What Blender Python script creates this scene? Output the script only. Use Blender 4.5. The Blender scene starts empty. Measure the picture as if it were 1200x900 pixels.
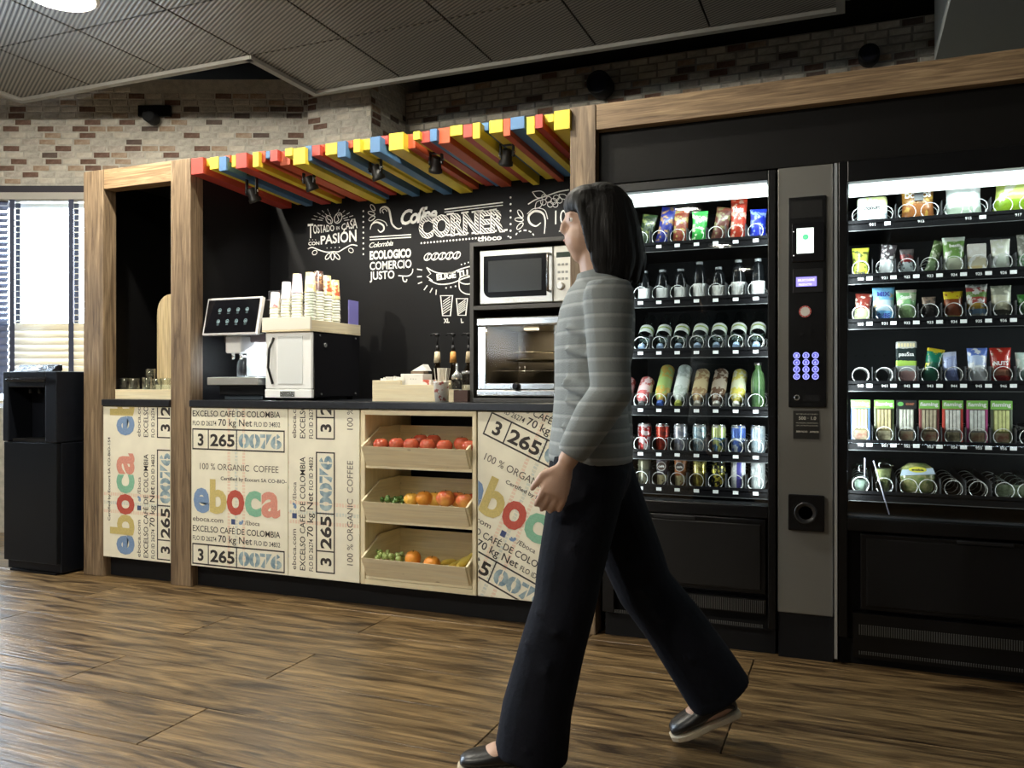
import bpy, bmesh, math, random
from mathutils import Vector, Matrix
random.seed(7)
S = bpy.context.scene
C = S.collection
PI = math.pi
R = math.radians
TH = R(22.3)
ct, st = math.cos(TH), math.sin(TH)
CAMH = 1.01

# ---------------------------------------------------------------- camera
cam_d = bpy.data.cameras.new('camera')
cam_d.sensor_width = 36.0
cam_d.lens = 974.0 / 1200.0 * 36.0
cam_d.clip_start = 0.05
cam = bpy.data.objects.new('camera', cam_d)
C.objects.link(cam)
cam.location = (0, 0, CAMH)
cam.rotation_euler = (R(90), 0, TH)
S.camera = cam

# ---------------------------------------------------------------- view and world
S.view_settings.view_transform = 'Standard'
S.view_settings.look = 'None'
S.view_settings.gamma = 1.0
S.view_settings.exposure = 0.35
S.view_settings.use_curve_mapping = False
W = bpy.data.worlds.new('world')
S.world = W
W.use_nodes = True
bg = W.node_tree.nodes['Background']
bg.inputs[0].default_value = (0.80, 0.90, 1.0, 1)
bg.inputs[1].default_value = 16.0


def area(name, loc, target, sx, sy, power, col=(1, 1, 1), shape='RECTANGLE', spread=180):
    l = bpy.data.lights.new(name, 'AREA')
    l.shape = shape
    l.size = sx
    l.size_y = sy
    l.energy = power
    l.color = col
    l.spread = R(spread)
    o = bpy.data.objects.new(name, l)
    C.objects.link(o)
    o.location = loc
    d = Vector(target) - Vector(loc)
    o.rotation_euler = d.to_track_quat('-Z', 'Y').to_euler()
    return o


def spot(name, loc, target, power, angle, blend=0.6, col=(1, 1, 1), size=0.05):
    l = bpy.data.lights.new(name, 'SPOT')
    l.energy = power
    l.color = col
    l.spot_size = R(angle)
    l.spot_blend = blend
    l.shadow_soft_size = size
    o = bpy.data.objects.new(name, l)
    C.objects.link(o)
    o.location = loc
    d = Vector(target) - Vector(loc)
    o.rotation_euler = d.to_track_quat('-Z', 'Y').to_euler()
    return o


def L2W(x, y, z=0.0):          # frame of the slanted window wall -> room
    return Vector((ct * x - st * y, st * x + ct * y, z))


# daylight entering by the two windows of the slanted wall (the second one is left of the frame)
area('window_daylight', L2W(-3.8, 6.25, 1.9), L2W(-2.4, 1.5, 0.4), 2.6, 1.8, 160, (0.66, 0.82, 1.0))
area('window_daylight_side', L2W(-5.85, 6.1, 1.7), L2W(-3.4, 2.3, -0.4), 1.9, 1.5, 330, (0.66, 0.82, 1.0), spread=120)
# downlights of the suspended ceiling
LAMPS = [(-3.37, 2.75), (-1.57, 2.75), (-3.37, 0.35), (-1.57, 0.35), (-3.37, -2.05), (-1.57, -2.05),
         (-3.37, -4.45), (-1.57, -4.45), (-3.37, -6.85), (-1.57, -6.85)]
LAMP_POWER = [115, 50, 185, 34, 8, 4, 4, 4, 4, 4]
CEIL = 2.82
for (x, y), p in zip(LAMPS, LAMP_POWER):
    l = bpy.data.lights.new('downlight', 'POINT')
    l.energy = p
    l.color = (1.0, 0.94, 0.80)
    l.shadow_soft_size = 0.03
    a = bpy.data.objects.new('downlight', l)
    C.objects.link(a)
    a.location = (x, y, CEIL - 0.024)


def P(px, py, Y):               # where the plane y = Y is met when surveying the photograph
    a = (px - 600) / 974.0
    d = Y / (ct + a * st)
    return Vector((ct * a * d - st * d, Y, CAMH + (451 - py) / 974.0 * d))


def PX(px, Y):
    return P(px, 451, Y).x


def PZ(px, py, Y):
    return P(px, py, Y).z


# ---------------------------------------------------------------- materials
def nodes(m):
    m.use_nodes = True
    nt = m.node_tree
    b = nt.nodes.get('Principled BSDF')
    return nt, b


MC = {}


def mat(name, col, rough=0.5, metal=0.0, noise=0.0, nscale=20, bump=0.0, bscale=60, emit=None, es=0.0, coat=0.0, spec=None, col2=None):
    if name in MC:
        return MC[name]
    m = bpy.data.materials.new(name)
    nt, b = nodes(m)
    c4 = (*col, 1)
    b.inputs['Base Color'].default_value = c4
    b.inputs['Roughness'].default_value = rough
    b.inputs['Metallic'].default_value = metal
    if coat:
        b.inputs['Coat Weight'].default_value = coat
    if spec is not None:
        b.inputs['Specular IOR Level'].default_value = spec
    if noise or bump or col2:
        tc = nt.nodes.new('ShaderNodeTexCoord')
        n = nt.nodes.new('ShaderNodeTexNoise')
        n.inputs['Scale'].default_value = nscale
        n.inputs['Detail'].default_value = 4
        nt.links.new(tc.outputs['Object'], n.inputs['Vector'])
        if noise or col2:
            mx = nt.nodes.new('ShaderNodeMix')
            mx.data_type = 'RGBA'
            mx.inputs['A'].default_value = c4
            k = 1 - noise
            c2 = col2 if col2 else (col[0] * k, col[1] * k, col[2] * k)
            mx.inputs['B'].default_value = (*c2, 1)
            rp = nt.nodes.new('ShaderNodeValToRGB')
            rp.color_ramp.elements[0].position = 0.35
            rp.color_ramp.elements[1].position = 0.65
            nt.links.new(n.outputs['Fac'], rp.inputs[0])
            nt.links.new(rp.outputs[0], mx.inputs['Factor'])
            nt.links.new(mx.outputs['Result'], b.inputs['Base Color'])
        if bump:
            n2 = nt.nodes.new('ShaderNodeTexNoise')
            n2.inputs['Scale'].default_value = bscale
            n2.inputs['Detail'].default_value = 4
            nt.links.new(tc.outputs['Object'], n2.inputs['Vector'])
            bp = nt.nodes.new('ShaderNodeBump')
            bp.inputs['Strength'].default_value = bump
            bp.inputs['Distance'].default_value = 0.01
            nt.links.new(n2.outputs['Fac'], bp.inputs['Height'])
            nt.links.new(bp.outputs[0], b.inputs['Normal'])
    if emit:
        b.inputs['Emission Color'].default_value = (*emit, 1)
        b.inputs['Emission Strength'].default_value = es
    MC[name] = m
    return m


def wood(name, dark, light, axis='X', rough=0.5, scale=3.0, stretch=9.0, bump=0.15, streak=0.5, knots=False, sheen_var=0.0, pore=0.8):
    if name in MC:
        return MC[name]
    m = bpy.data.materials.new(name)
    nt, b = nodes(m)
    tc = nt.nodes.new('ShaderNodeTexCoord')
    oi = nt.nodes.new('ShaderNodeObjectInfo')
    add = nt.nodes.new('ShaderNodeVectorMath')
    add.operation = 'ADD'
    mul = nt.nodes.new('ShaderNodeVectorMath')
    mul.operation = 'SCALE'
    cmb = nt.nodes.new('ShaderNodeCombineXYZ')
    for i in range(3):
        nt.links.new(oi.outputs['Random'], cmb.inputs[i])
    nt.links.new(cmb.outputs[0], mul.inputs[0])
    mul.inputs['Scale'].default_value = 37.0
    nt.links.new(tc.outputs['Object'], add.inputs[0])
    nt.links.new(mul.outputs[0], add.inputs[1])
    mp = nt.nodes.new('ShaderNodeMapping')
    sc = [scale * stretch] * 3
    sc['XYZ'.index(axis)] = scale
    mp.inputs['Scale'].default_value = sc
    nt.links.new(add.outputs[0], mp.inputs[0])
    n = nt.nodes.new('ShaderNodeTexNoise')
    n.inputs['Scale'].default_value = 1.0
    n.inputs['Detail'].default_value = 8
    n.inputs['Roughness'].default_value = 0.62
    n.inputs['Distortion'].default_value = 1.3
    nt.links.new(mp.outputs[0], n.inputs['Vector'])
    rp = nt.nodes.new('ShaderNodeValToRGB')
    e = rp.color_ramp.elements
    e[0].position = 0.5 - streak * 0.28
    e[0].color = (*dark, 1)
    e[1].position = 0.5 + streak * 0.28
    e[1].color = (*light, 1)
    nt.links.new(n.outputs['Fac'], rp.inputs[0])
    out = rp.outputs[0]
    # fine pores
    mp2 = nt.nodes.new('ShaderNodeMapping')
    sc = [scale * stretch * 5] * 3
    sc['XYZ'.index(axis)] = scale * 1.8
    mp2.inputs['Scale'].default_value = sc
    nt.links.new(add.outputs[0], mp2.inputs[0])
    n2 = nt.nodes.new('ShaderNodeTexNoise')
    n2.inputs['Scale'].default_value = 1.0
    n2.inputs['Detail'].default_value = 4
    nt.links.new(mp2.outputs[0], n2.inputs['Vector'])
    mx = nt.nodes.new('ShaderNodeMix')
    mx.data_type = 'RGBA'
    mx.blend_type = 'MULTIPLY'
    rp2 = nt.nodes.new('ShaderNodeValToRGB')
    rp2.color_ramp.elements[0].position = 0.3
    rp2.color_ramp.elements[0].color = (0.45, 0.42, 0.4, 1)
    rp2.color_ramp.elements[1].position = 0.62
    nt.links.new(n2.outputs['Fac'], rp2.inputs[0])
    mx.inputs['Factor'].default_value = pore
    nt.links.new(out, mx.inputs['A'])
    nt.links.new(rp2.outputs[0], mx.inputs['B'])
    out = mx.outputs['Result']
    if knots:
        v = nt.nodes.new('ShaderNodeTexVoronoi')
        v.inputs['Scale'].default_value = 1.0
        mp3 = nt.nodes.new('ShaderNodeMapping')
        s3 = [14.0] * 3
        s3['XYZ'.index(axis)] = 7.0
        mp3.inputs['Scale'].default_value = s3
        nt.links.new(add.outputs[0], mp3.inputs[0])
        nt.links.new(mp3.outputs[0], v.inputs['Vector'])
        rp3 = nt.nodes.new('ShaderNodeValToRGB')
        rp3.color_ramp.elements[0].position = 0.05
        rp3.color_ramp.elements[0].color = (0.22, 0.12, 0.06, 1)
        rp3.color_ramp.elements[1].position = 0.12
        nt.links.new(v.outputs['Distance'], rp3.inputs[0])
        mk = nt.nodes.new('ShaderNodeMix')
        mk.data_type = 'RGBA'
        mk.blend_type = 'MULTIPLY'
        mk.inputs['Factor'].default_value = 0.7
        nt.links.new(out, mk.inputs['A'])
        nt.links.new(rp3.outputs[0], mk.inputs['B'])
        out = mk.outputs['Result']
    nt.links.new(out, b.inputs['Base Color'])
    b.inputs['Roughness'].default_value = rough
    if sheen_var:
        mr = nt.nodes.new('ShaderNodeMapRange')
        mr.inputs['To Min'].default_value = rough - sheen_var
        mr.inputs['To Max'].default_value = rough + sheen_var
        nt.links.new(n.outputs['Fac'], mr.inputs['Value'])
        nt.links.new(mr.outputs[0], b.inputs['Roughness'])
    if bump:
        bp = nt.nodes.new('ShaderNodeBump')
        bp.inputs['Strength'].default_value = bump
        bp.inputs['Distance'].default_value = 0.004
        am = nt.nodes.new('ShaderNodeMath')
        nt.links.new(n.outputs['Fac'], am.inputs[0])
        nt.links.new(n2.outputs['Fac'], am.inputs[1])
        nt.links.new(am.outputs[0], bp.inputs['Height'])
        nt.links.new(bp.outputs[0], b.inputs['Normal'])
    MC[name] = m
    return m


def glass(name, tint=(0.9, 0.95, 0.95), refl=1.0, rough=0.02):
    """thin pane: clear with a Fresnel reflection"""
    if name in MC:
        return MC[name]
    m = bpy.data.materials.new(name)
    m.use_nodes = True
    nt = m.node_tree
    nt.nodes.clear()
    o = nt.nodes.new('ShaderNodeOutputMaterial')
    mx = nt.nodes.new('ShaderNodeMixShader')
    t = nt.nodes.new('ShaderNodeBsdfTransparent')
    t.inputs[0].default_value = (*tint, 1)
    g = nt.nodes.new('ShaderNodeBsdfGlossy')
    g.inputs['Roughness'].default_value = rough
    fr = nt.nodes.new('ShaderNodeFresnel')
    gm = nt.nodes.new('ShaderNodeNewGeometry')
    io = nt.nodes.new('ShaderNodeMapRange')
    io.inputs['To Min'].default_value = 1.45
    io.inputs['To Max'].default_value = 1 / 1.45
    nt.links.new(gm.outputs['Backfacing'], io.inputs['Value'])
    nt.links.new(io.outputs[0], fr.inputs['IOR'])
    mu = nt.nodes.new('ShaderNodeMath')
    mu.operation = 'MULTIPLY'
    mu.inputs[1].default_value = refl
    mu.use_clamp = True
    nt.links.new(fr.outputs[0], mu.inputs[0])
    nt.links.new(mu.outputs[0], mx.inputs[0])
    nt.links.new(t.outputs[0], mx.inputs[1])
    nt.links.new(g.outputs[0], mx.inputs[2])
    nt.links.new(mx.outputs[0], o.inputs[0])
    MC[name] = m
    return m


def print_mat(name, stops, noise_col=None, amount=0.0, nscale=30, rough=0.35, axis=2, metal=0.0, coat=0.0):
    """printed wrapper: bands over the height of the piece plus blotches of a second colour"""
    if name in MC:
        return MC[name]
    m = bpy.data.materials.new(name)
    nt, b = nodes(m)
    tc = nt.nodes.new('ShaderNodeTexCoord')
    sp = nt.nodes.new('ShaderNodeSeparateXYZ')
    nt.links.new(tc.outputs['Generated'], sp.inputs[0])
    rp = nt.nodes.new('ShaderNodeValToRGB')
    cr = rp.color_ramp
    cr.interpolation = 'CONSTANT'
    for i, (p, c) in enumerate(stops):
        if i < 2:
            e = cr.elements[i]
            e.position = p
        else:
            e = cr.elements.new(p)
        e.color = (*c, 1)
    if len(stops) == 1:
        cr.elements[1].position = 1.0
        cr.elements[1].color = (*stops[0][1], 1)
    n = nt.nodes.new('ShaderNodeTexNoise')
    n.inputs['Scale'].default_value = nscale
    n.inputs['Detail'].default_value = 3
    nt.links.new(tc.outputs['Object'], n.inputs['Vector'])
    ma = nt.nodes.new('ShaderNodeMath')
    ma.operation = 'MULTIPLY_ADD'
    ma.inputs[1].default_value = 0.12
    nt.links.new(n.outputs['Fac'], ma.inputs[0])
    su = nt.nodes.new('ShaderNodeMath')
    su.operation = 'SUBTRACT'
    su.inputs[1].default_value = 0.06
    nt.links.new(sp.outputs[axis], su.inputs[0])
    nt.links.new(su.outputs[0], ma.inputs[2])
    nt.links.new(ma.outputs[0], rp.inputs[0])
    out = rp.outputs[0]
    if noise_col is not None:
        mx = nt.nodes.new('ShaderNodeMix')
        mx.data_type = 'RGBA'
        r2 = nt.nodes.new('ShaderNodeValToRGB')
        r2.color_ramp.elements[0].position = 0.62 - amount * 0.3
        r2.color_ramp.elements[1].position = 0.66 - amount * 0.3
        nt.links.new(n.outputs['Fac'], r2.inputs[0])
        nt.links.new(r2.outputs[0], mx.inputs['Factor'])
        nt.links.new(out, mx.inputs['A'])
        mx.inputs['B'].default_value = (*noise_col, 1)
        out = mx.outputs['Result']
    nt.links.new(out, b.inputs['Base Color'])
    b.inputs['Roughness'].default_value = rough
    b.inputs['Metallic'].default_value = metal
    if coat:
        b.inputs['Coat Weight'].default_value = coat
    MC[name] = m
    return m


# ---------------------------------------------------------------- mesh builder
class MB:
    def __init__(s):
        s.v, s.f, s.m, s.sm = [], [], [], []
        s.mi = 0
        s.smooth = False
        s.M = None

    def addv(s, pts):
        n = len(s.v)
        if s.M is not None:
            pts = [s.M @ Vector(p) for p in pts]
        s.v.extend([tuple(p) for p in pts])
        return n

    def addf(s, fs, smooth=None):
        for f in fs:
            s.f.append(tuple(f))
            s.m.append(s.mi)
            s.sm.append(s.smooth if smooth is None else smooth)

    def box(s, x0, x1, y0, y1, z0, z1):
        if x0 > x1: x0, x1 = x1, x0
        if y0 > y1: y0, y1 = y1, y0
        if z0 > z1: z0, z1 = z1, z0
        n = s.addv([(x0, y0, z0), (x1, y0, z0), (x1, y1, z0), (x0, y1, z0), (x0, y0, z1), (x1, y0, z1), (x1, y1, z1), (x0, y1, z1)])
        s.addf([[n + i for i in q] for q in ((0, 3, 2, 1), (4, 5, 6, 7), (0, 1, 5, 4), (1, 2, 6, 5), (2, 3, 7, 6), (3, 0, 4, 7))], False)
        return s

    def ring(s, rings, cap=True, smooth=True, closed=False):
        k = len(rings[0])
        st_ = s.addv([p for r in rings for p in r])
        n = len(rings)
        for i in range(n if closed else n - 1):
            a = st_ + i * k
            b = st_ + ((i + 1) % n) * k
            s.addf([(a + j, a + (j + 1) % k, b + (j + 1) % k, b + j) for j in range(k)], smooth)
        if cap and not closed:
            s.addf([tuple(st_ + j for j in reversed(range(k))), tuple(st_ + (n - 1) * k + j for j in range(k))], False)
        return s

    def lathe(s, prof, c=(0, 0, 0), n=16, axis='Z', cap=True, smooth=True):
        rings = []
        for r, h in prof:
            rg = []
            for j in range(n):
                a = 2 * PI * j / n
                u, v = r * math.cos(a), r * math.sin(a)
                if axis == 'Z': p = (c[0] + u, c[1] + v, c[2] + h)
                elif axis == 'Y': p = (c[0] + v, c[1] + h, c[2] + u)
                else: p = (c[0] + h, c[1] + u, c[2] + v)
                rg.append(p)
            rings.append(rg)
        return s.ring(rings, cap, smooth)

    def cyl(s, c, r, h, axis='Z', n=16, r2=None):
        s.lathe([(r, 0), (r if r2 is None else r2, h)], c, n, axis, True, True)
        return s

    def tube(s, pts, r, n=8, closed=False, cap=True):
        pts = [Vector(p) for p in pts]
        rings = []
        N = len(pts)
        up = Vector((0.013, 0.021, 1)).normalized()
        rr = r if isinstance(r, (list, tuple)) else [r] * N
        prev = None
        for i in range(N):
            a = pts[(i - 1) % N] if (closed or i > 0) else pts[i]
            b = pts[(i + 1) % N] if (closed or i < N - 1) else pts[i]
            t = (b - a).normalized()
            if prev is None:
                x = t.cross(up)
                if x.length < 1e-3: x = t.cross(Vector((1, 0, 0)))
            else:
                x = prev - t * prev.dot(t)
            x.normalize()
            prev = x
            y = t.cross(x)
            rings.append([pts[i] + (x * math.cos(2 * PI * j / n) + y * math.sin(2 * PI * j / n)) * rr[i] for j in range(n)])
        return s.ring(rings, cap, True, closed)

    def ell(s, c, rx, ry, rz, n=16, m=10):
        prof = []
        rings = []
        for i in range(m + 1):
            a = -PI / 2 + PI * i / m
            q = max(math.cos(a), 0.02)
            rings.append([(c[0] + rx * q * math.cos(2 * PI * j / n), c[1] + ry * q * math.sin(2 * PI * j / n), c[2] + rz * math.sin(a)) for j in range(n)])
        return s.ring(rings, True, True)

    def prism(s, poly, y0, y1, plane='XZ'):
        """extrude a 2d outline; XZ: along y, YZ: along x, XY: along z"""
        def q(p, t):
            return {'XZ': (p[0], t, p[1]), 'YZ': (t, p[0], p[1]), 'XY': (p[0], p[1], t)}[plane]
        return s.ring([[q(p, y0) for p in poly], [q(p, y1) for p in poly]], True, False)

    def ribbon(s, pts, w, y, closed=False):
        """flat stroke in a plane of constant y"""
        n = len(pts)
        A, B = [], []
        for i in range(n):
            a = pts[(i - 1) % n] if (closed or i > 0) else pts[i]
            b = pts[(i + 1) % n] if (closed or i < n - 1) else pts[i]
            dx, dz = b[0] - a[0], b[1] - a[1]
            l = math.hypot(dx, dz) or 1
            ww = w[i] if isinstance(w, (list, tuple)) else w
            nx, nz = -dz / l * ww / 2, dx / l * ww / 2
            A.append((pts[i][0] + nx, y, pts[i][1] + nz))
            B.append((pts[i][0] - nx, y, pts[i][1] - nz))
        k = s.addv(A + B)
        for i in range(n if closed else n - 1):
            j = (i + 1) % n
            s.addf([(k + i, k + n + i, k + n + j, k + j)], False)
        return s

    def quad(s, x0, x1, z0, z1, y):
        k = s.addv([(x0, y, z0), (x1, y, z0), (x1, y, z1), (x0, y, z1)])
        s.addf([(k, k + 1, k + 2, k + 3)], False)
        return s

    def disc(s, cx, cz, rx, rz, y, n=14):
        k = s.addv([(cx + rx * math.cos(2 * PI * i / n), y, cz + rz * math.sin(2 * PI * i / n)) for i in range(n)])
        s.addf([tuple(k + i for i in range(n))], False)
        return s

    def build(s, name, mats, parent=None, bev=0.0, seg=2, subs=0, fix=False, local=False):
        me = bpy.data.meshes.new(name)
        off = Vector((0, 0, 0))
        if parent is not None and not local:
            off = parent_base(parent)
        vs = [(p[0] - off.x, p[1] - off.y, p[2] - off.z) for p in s.v] if off.length > 0 else s.v
        me.from_pydata(vs, [], s.f)
        if not isinstance(mats, (list, tuple)):
            mats = [mats]
        for m in mats:
            me.materials.append(m)
        me.polygons.foreach_set('material_index', s.m)
        me.polygons.foreach_set('use_smooth', s.sm)
        me.update()
        if fix:
            bm = bmesh.new(); bm.from_mesh(me)
            bmesh.ops.recalc_face_normals(bm, faces=bm.faces)
            bm.to_mesh(me); bm.free()
        o = bpy.data.objects.new(name, me)
        C.objects.link(o)
        if parent is not None:
            o.parent = parent
        if bev:
            b = o.modifiers.new('bevel', 'BEVEL')
            b.width = bev
            b.segments = seg
            b.limit_method = 'ANGLE'
            b.angle_limit = R(40)
        if subs:
            q = o.modifiers.new('subsurf', 'SUBSURF')
            q.levels = subs
            q.render_levels = subs
        return o


def parent_base(p):
    v = Vector((0, 0, 0))
    while p is not None:
        v += p.location
        p = p.parent
    return v


def tag(o, label=None, cat=None, group=None, kind=None):
    if label: o['label'] = label
    if cat: o['category'] = cat
    if group: o['group'] = group
    if kind: o['kind'] = kind
    return o


def thing(name, loc, label, cat, group=None, rz=0.0):
    o = bpy.data.objects.new(name, None)
    o.empty_display_size = 0.1
    C.objects.link(o)
    o.location = loc
    o.rotation_euler = (0, 0, rz)
    return tag(o, label, cat, group)


def struct(name, mb, m, parent=None, **k):
    o = mb.build(name, m, parent, **k)
    if parent is None:
        o['kind'] = 'structure'
    return o


def copy_tree(o, parent=None):
    c = o.copy()
    C.objects.link(c)
    if parent is not None:
        c.parent = parent
    for ch in list(o.children):
        copy_tree(ch, c)
    return c


def Box(*a):
    return MB().box(*a)


# ---------------------------------------------------------------- lettering
TC = {}


def glyphs(body, bold=0.0, shear=0.0, space=1.0, res=3):
    key = (body, bold, shear, space)
    if key in TC:
        return TC[key]
    cu = bpy.data.curves.new('t', 'FONT')
    cu.body = body
    cu.offset = bold
    cu.shear = shear
    cu.space_character = space
    cu.resolution_u = res
    cu.fill_mode = 'FRONT'
    ob = bpy.data.objects.new('t', cu)
    C.objects.link(ob)
    dg = bpy.context.evaluated_depsgraph_get()
    me = bpy.data.meshes.new_from_object(ob.evaluated_get(dg))
    vs = [(v.co.x, v.co.y) for v in me.vertices]
    fs = [tuple(p.vertices) for p in me.polygons]
    bpy.data.objects.remove(ob)
    bpy.data.meshes.remove(me)
    bpy.data.curves.remove(cu)
    x0 = min(v[0] for v in vs); x1 = max(v[0] for v in vs)
    vs = [(v[0] - x0, v[1]) for v in vs]
    TC[key] = (vs, fs, x1 - x0)
    return TC[key]


CAP = 0.72


def write(mb, body, x, z, h, w=None, y=0.0, ang=0.0, bold=0.0, shear=0.0, space=1.0, arc=None, taper=None):
    """letters of cap height h from the point (x, z) in the plane y; w fits the line to a width"""
    vs, fs, W0 = glyphs(body, bold, shear, space)
    sy = h / CAP
    sx = sy if w is None else w / W0
    ca, sa = math.cos(ang), math.sin(ang)
    pts = []
    for u, v in vs:
        t = u / W0
        k = 1.0
        if taper: k = taper(t)
        uu, vv = u * sx, v * sy * k
        if arc: vv += arc(t)
        pts.append((x + uu * ca - vv * sa, y, z + uu * sa + vv * ca))
    n = mb.addv(pts)
    mb.addf([tuple(n + i for i in f) for f in fs], False)
    return W0 * sx


def clip(mb, planes):
    bm = bmesh.new()
    vs = [bm.verts.new(v) for v in mb.v]
    for f in mb.f:
        try: bm.faces.new([vs[i] for i in f])
        except ValueError: pass
    for co, no in planes:
        bmesh.ops.bisect_plane(bm, geom=bm.verts[:] + bm.edges[:] + bm.faces[:], plane_co=co, plane_no=no, clear_outer=True)
    out = MB()
    bm.verts.index_update()
    out.addv([v.co[:] for v in bm.verts])
    out.addf([[v.index for v in f.verts] for f in bm.faces])
    bm.free()
    return out
# ================================================================ the room
M_black = mat('matt_black', (0.006, 0.006, 0.007), 0.6, spec=0.2)
M_wallblack = mat('black_board', (0.0045, 0.0045, 0.005), 0.6, noise=0.2, nscale=3, spec=0.25)
M_plenum = mat('dark_void', (0.010, 0.010, 0.010), 0.9)
M_floor = wood('floor_wood', (0.034, 0.019, 0.009), (0.30, 0.195, 0.088), 'X', 0.32, 2.3, 8.0, 0.55, 0.50, sheen_var=0.10, pore=1.0)
M_oakZ = wood('oak_upright', (0.12, 0.078, 0.045), (0.36, 0.26, 0.16), 'Z', 0.5, 2.6, 14, 0.15, 0.6)
M_oakX = wood('oak_beam', (0.17, 0.105, 0.055), (0.46, 0.32, 0.18), 'X', 0.5, 2.6, 14, 0.15, 0.6)
M_pine = wood('pine', (0.80, 0.67, 0.42), (0.92, 0.84, 0.61), 'X', 0.5, 2.5, 9, 0.05, 0.9, knots=True, pore=.25)
M_pineY = wood('pine_side', (0.80, 0.67, 0.42), (0.92, 0.84, 0.61), 'Y', 0.5, 2.5, 9, 0.05, 0.9, pore=.25)
M_pineZ = wood('pine_upright', (0.80, 0.67, 0.42), (0.92, 0.84, 0.61), 'Z', 0.5, 2.5, 9, 0.05, 0.9, pore=.25)

floor = struct('floor', Box(-8.5, 3.5, -9, 7.5, -0.12, -0.012), mat('floor_joint', (0.02, 0.012, 0.008), 0.8))
PLK = [0]
k = -4
while True:
    y0 = 1.757 + 0.2805 * k
    if y0 > 6.2: break
    xo = -1.86 if k % 2 == 0 else -2.50
    for i in range(-4, 4):
        x0 = xo + 1.525 * i
        if x0 + 1.525 < -7.2 or x0 > 2.4: continue
        q = MB().box(-0.7605, 0.7605, -0.1385, 0.1385, -0.012, 0.0)
        if PLK[0] == 0:
            first = q.build('plank', M_floor, floor, bev=0.0012, seg=1)
            o = first
        else:
            o = first.copy(); C.objects.link(o)
        o.location = (x0 + 0.7625, y0 + 0.14, random.uniform(-0.0004, 0.0))
        PLK[0] += 1
    k += 1
# planks behind the camera are not seen one by one
o = Box(-8.4, 3.4, -8.9, 0.63, -0.012, -0.001).build('plank_field', M_floor, floor)
o['kind'] = 'stuff'

# outer shell of the hall, all round
M_plaster = mat('grey_plaster', (0.20, 0.20, 0.19), 0.9, noise=0.15, nscale=4)
M_hall = mat('hall_wall', (0.075, 0.07, 0.065), 0.9, noise=0.2, nscale=3)
struct('wall_right', Box(2.6, 2.75, -9, 7.5, 0, 3.4), M_hall)
struct('wall_rear', MB().box(-8.5, -8.2, -9.1, -8.95, 0, 3.4).box(-6.1, 2.6, -9.1, -8.95, 0, 3.4).box(-8.2, -6.1, -9.1, -8.95, 0, 1.5).box(-8.2, -6.1, -9.1, -8.95, 2.3, 3.4), M_hall)
q = MB()
for a in (-8.2, -7.15, -6.16): q.box(a, a + 0.06, -9.06, -9.0, 1.5, 2.3)
q.box(-8.2, -6.1, -9.06, -9.0, 1.5, 1.56).box(-8.2, -6.1, -9.06, -9.0, 2.24, 2.3)
struct('window_3', q, mat('window_frame', (0.5, 0.5, 0.5)))
struct('ceiling', Box(-8.5, 2.75, -9.1, 7.5, 3.4, 3.5), M_plenum)
# far end of the hall left of the slanted wall
struct('wall_end', Box(-8.6, -8.45, -9, 3.4, 0, 3.4), M_hall)


# ---- bricks
def brick_mat(name, a, b, sc=35):
    return mat(name, a, 0.85, noise=0.0, nscale=sc, bump=0.5, bscale=90, col2=b)


BR = [brick_mat('brick_whitewash', (0.56, 0.53, 0.46), (0.40, 0.37, 0.32)),
      brick_mat('brick_pale', (0.50, 0.45, 0.37), (0.62, 0.58, 0.50)),
      brick_mat('brick_greyed', (0.36, 0.32, 0.27), (0.55, 0.50, 0.44)),
      brick_mat('brick_brown', (0.115, 0.060, 0.040), (0.19, 0.115, 0.085)),
      brick_mat('brick_tan', (0.30, 0.20, 0.13), (0.44, 0.34, 0.25)),
      brick_mat('brick_dark', (0.09, 0.065, 0.055), (0.14, 0.10, 0.08))]
M_mortar = mat('mortar', (0.54, 0.51, 0.44), 0.95, noise=0.25, nscale=25, bump=0.4, bscale=120)


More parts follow.
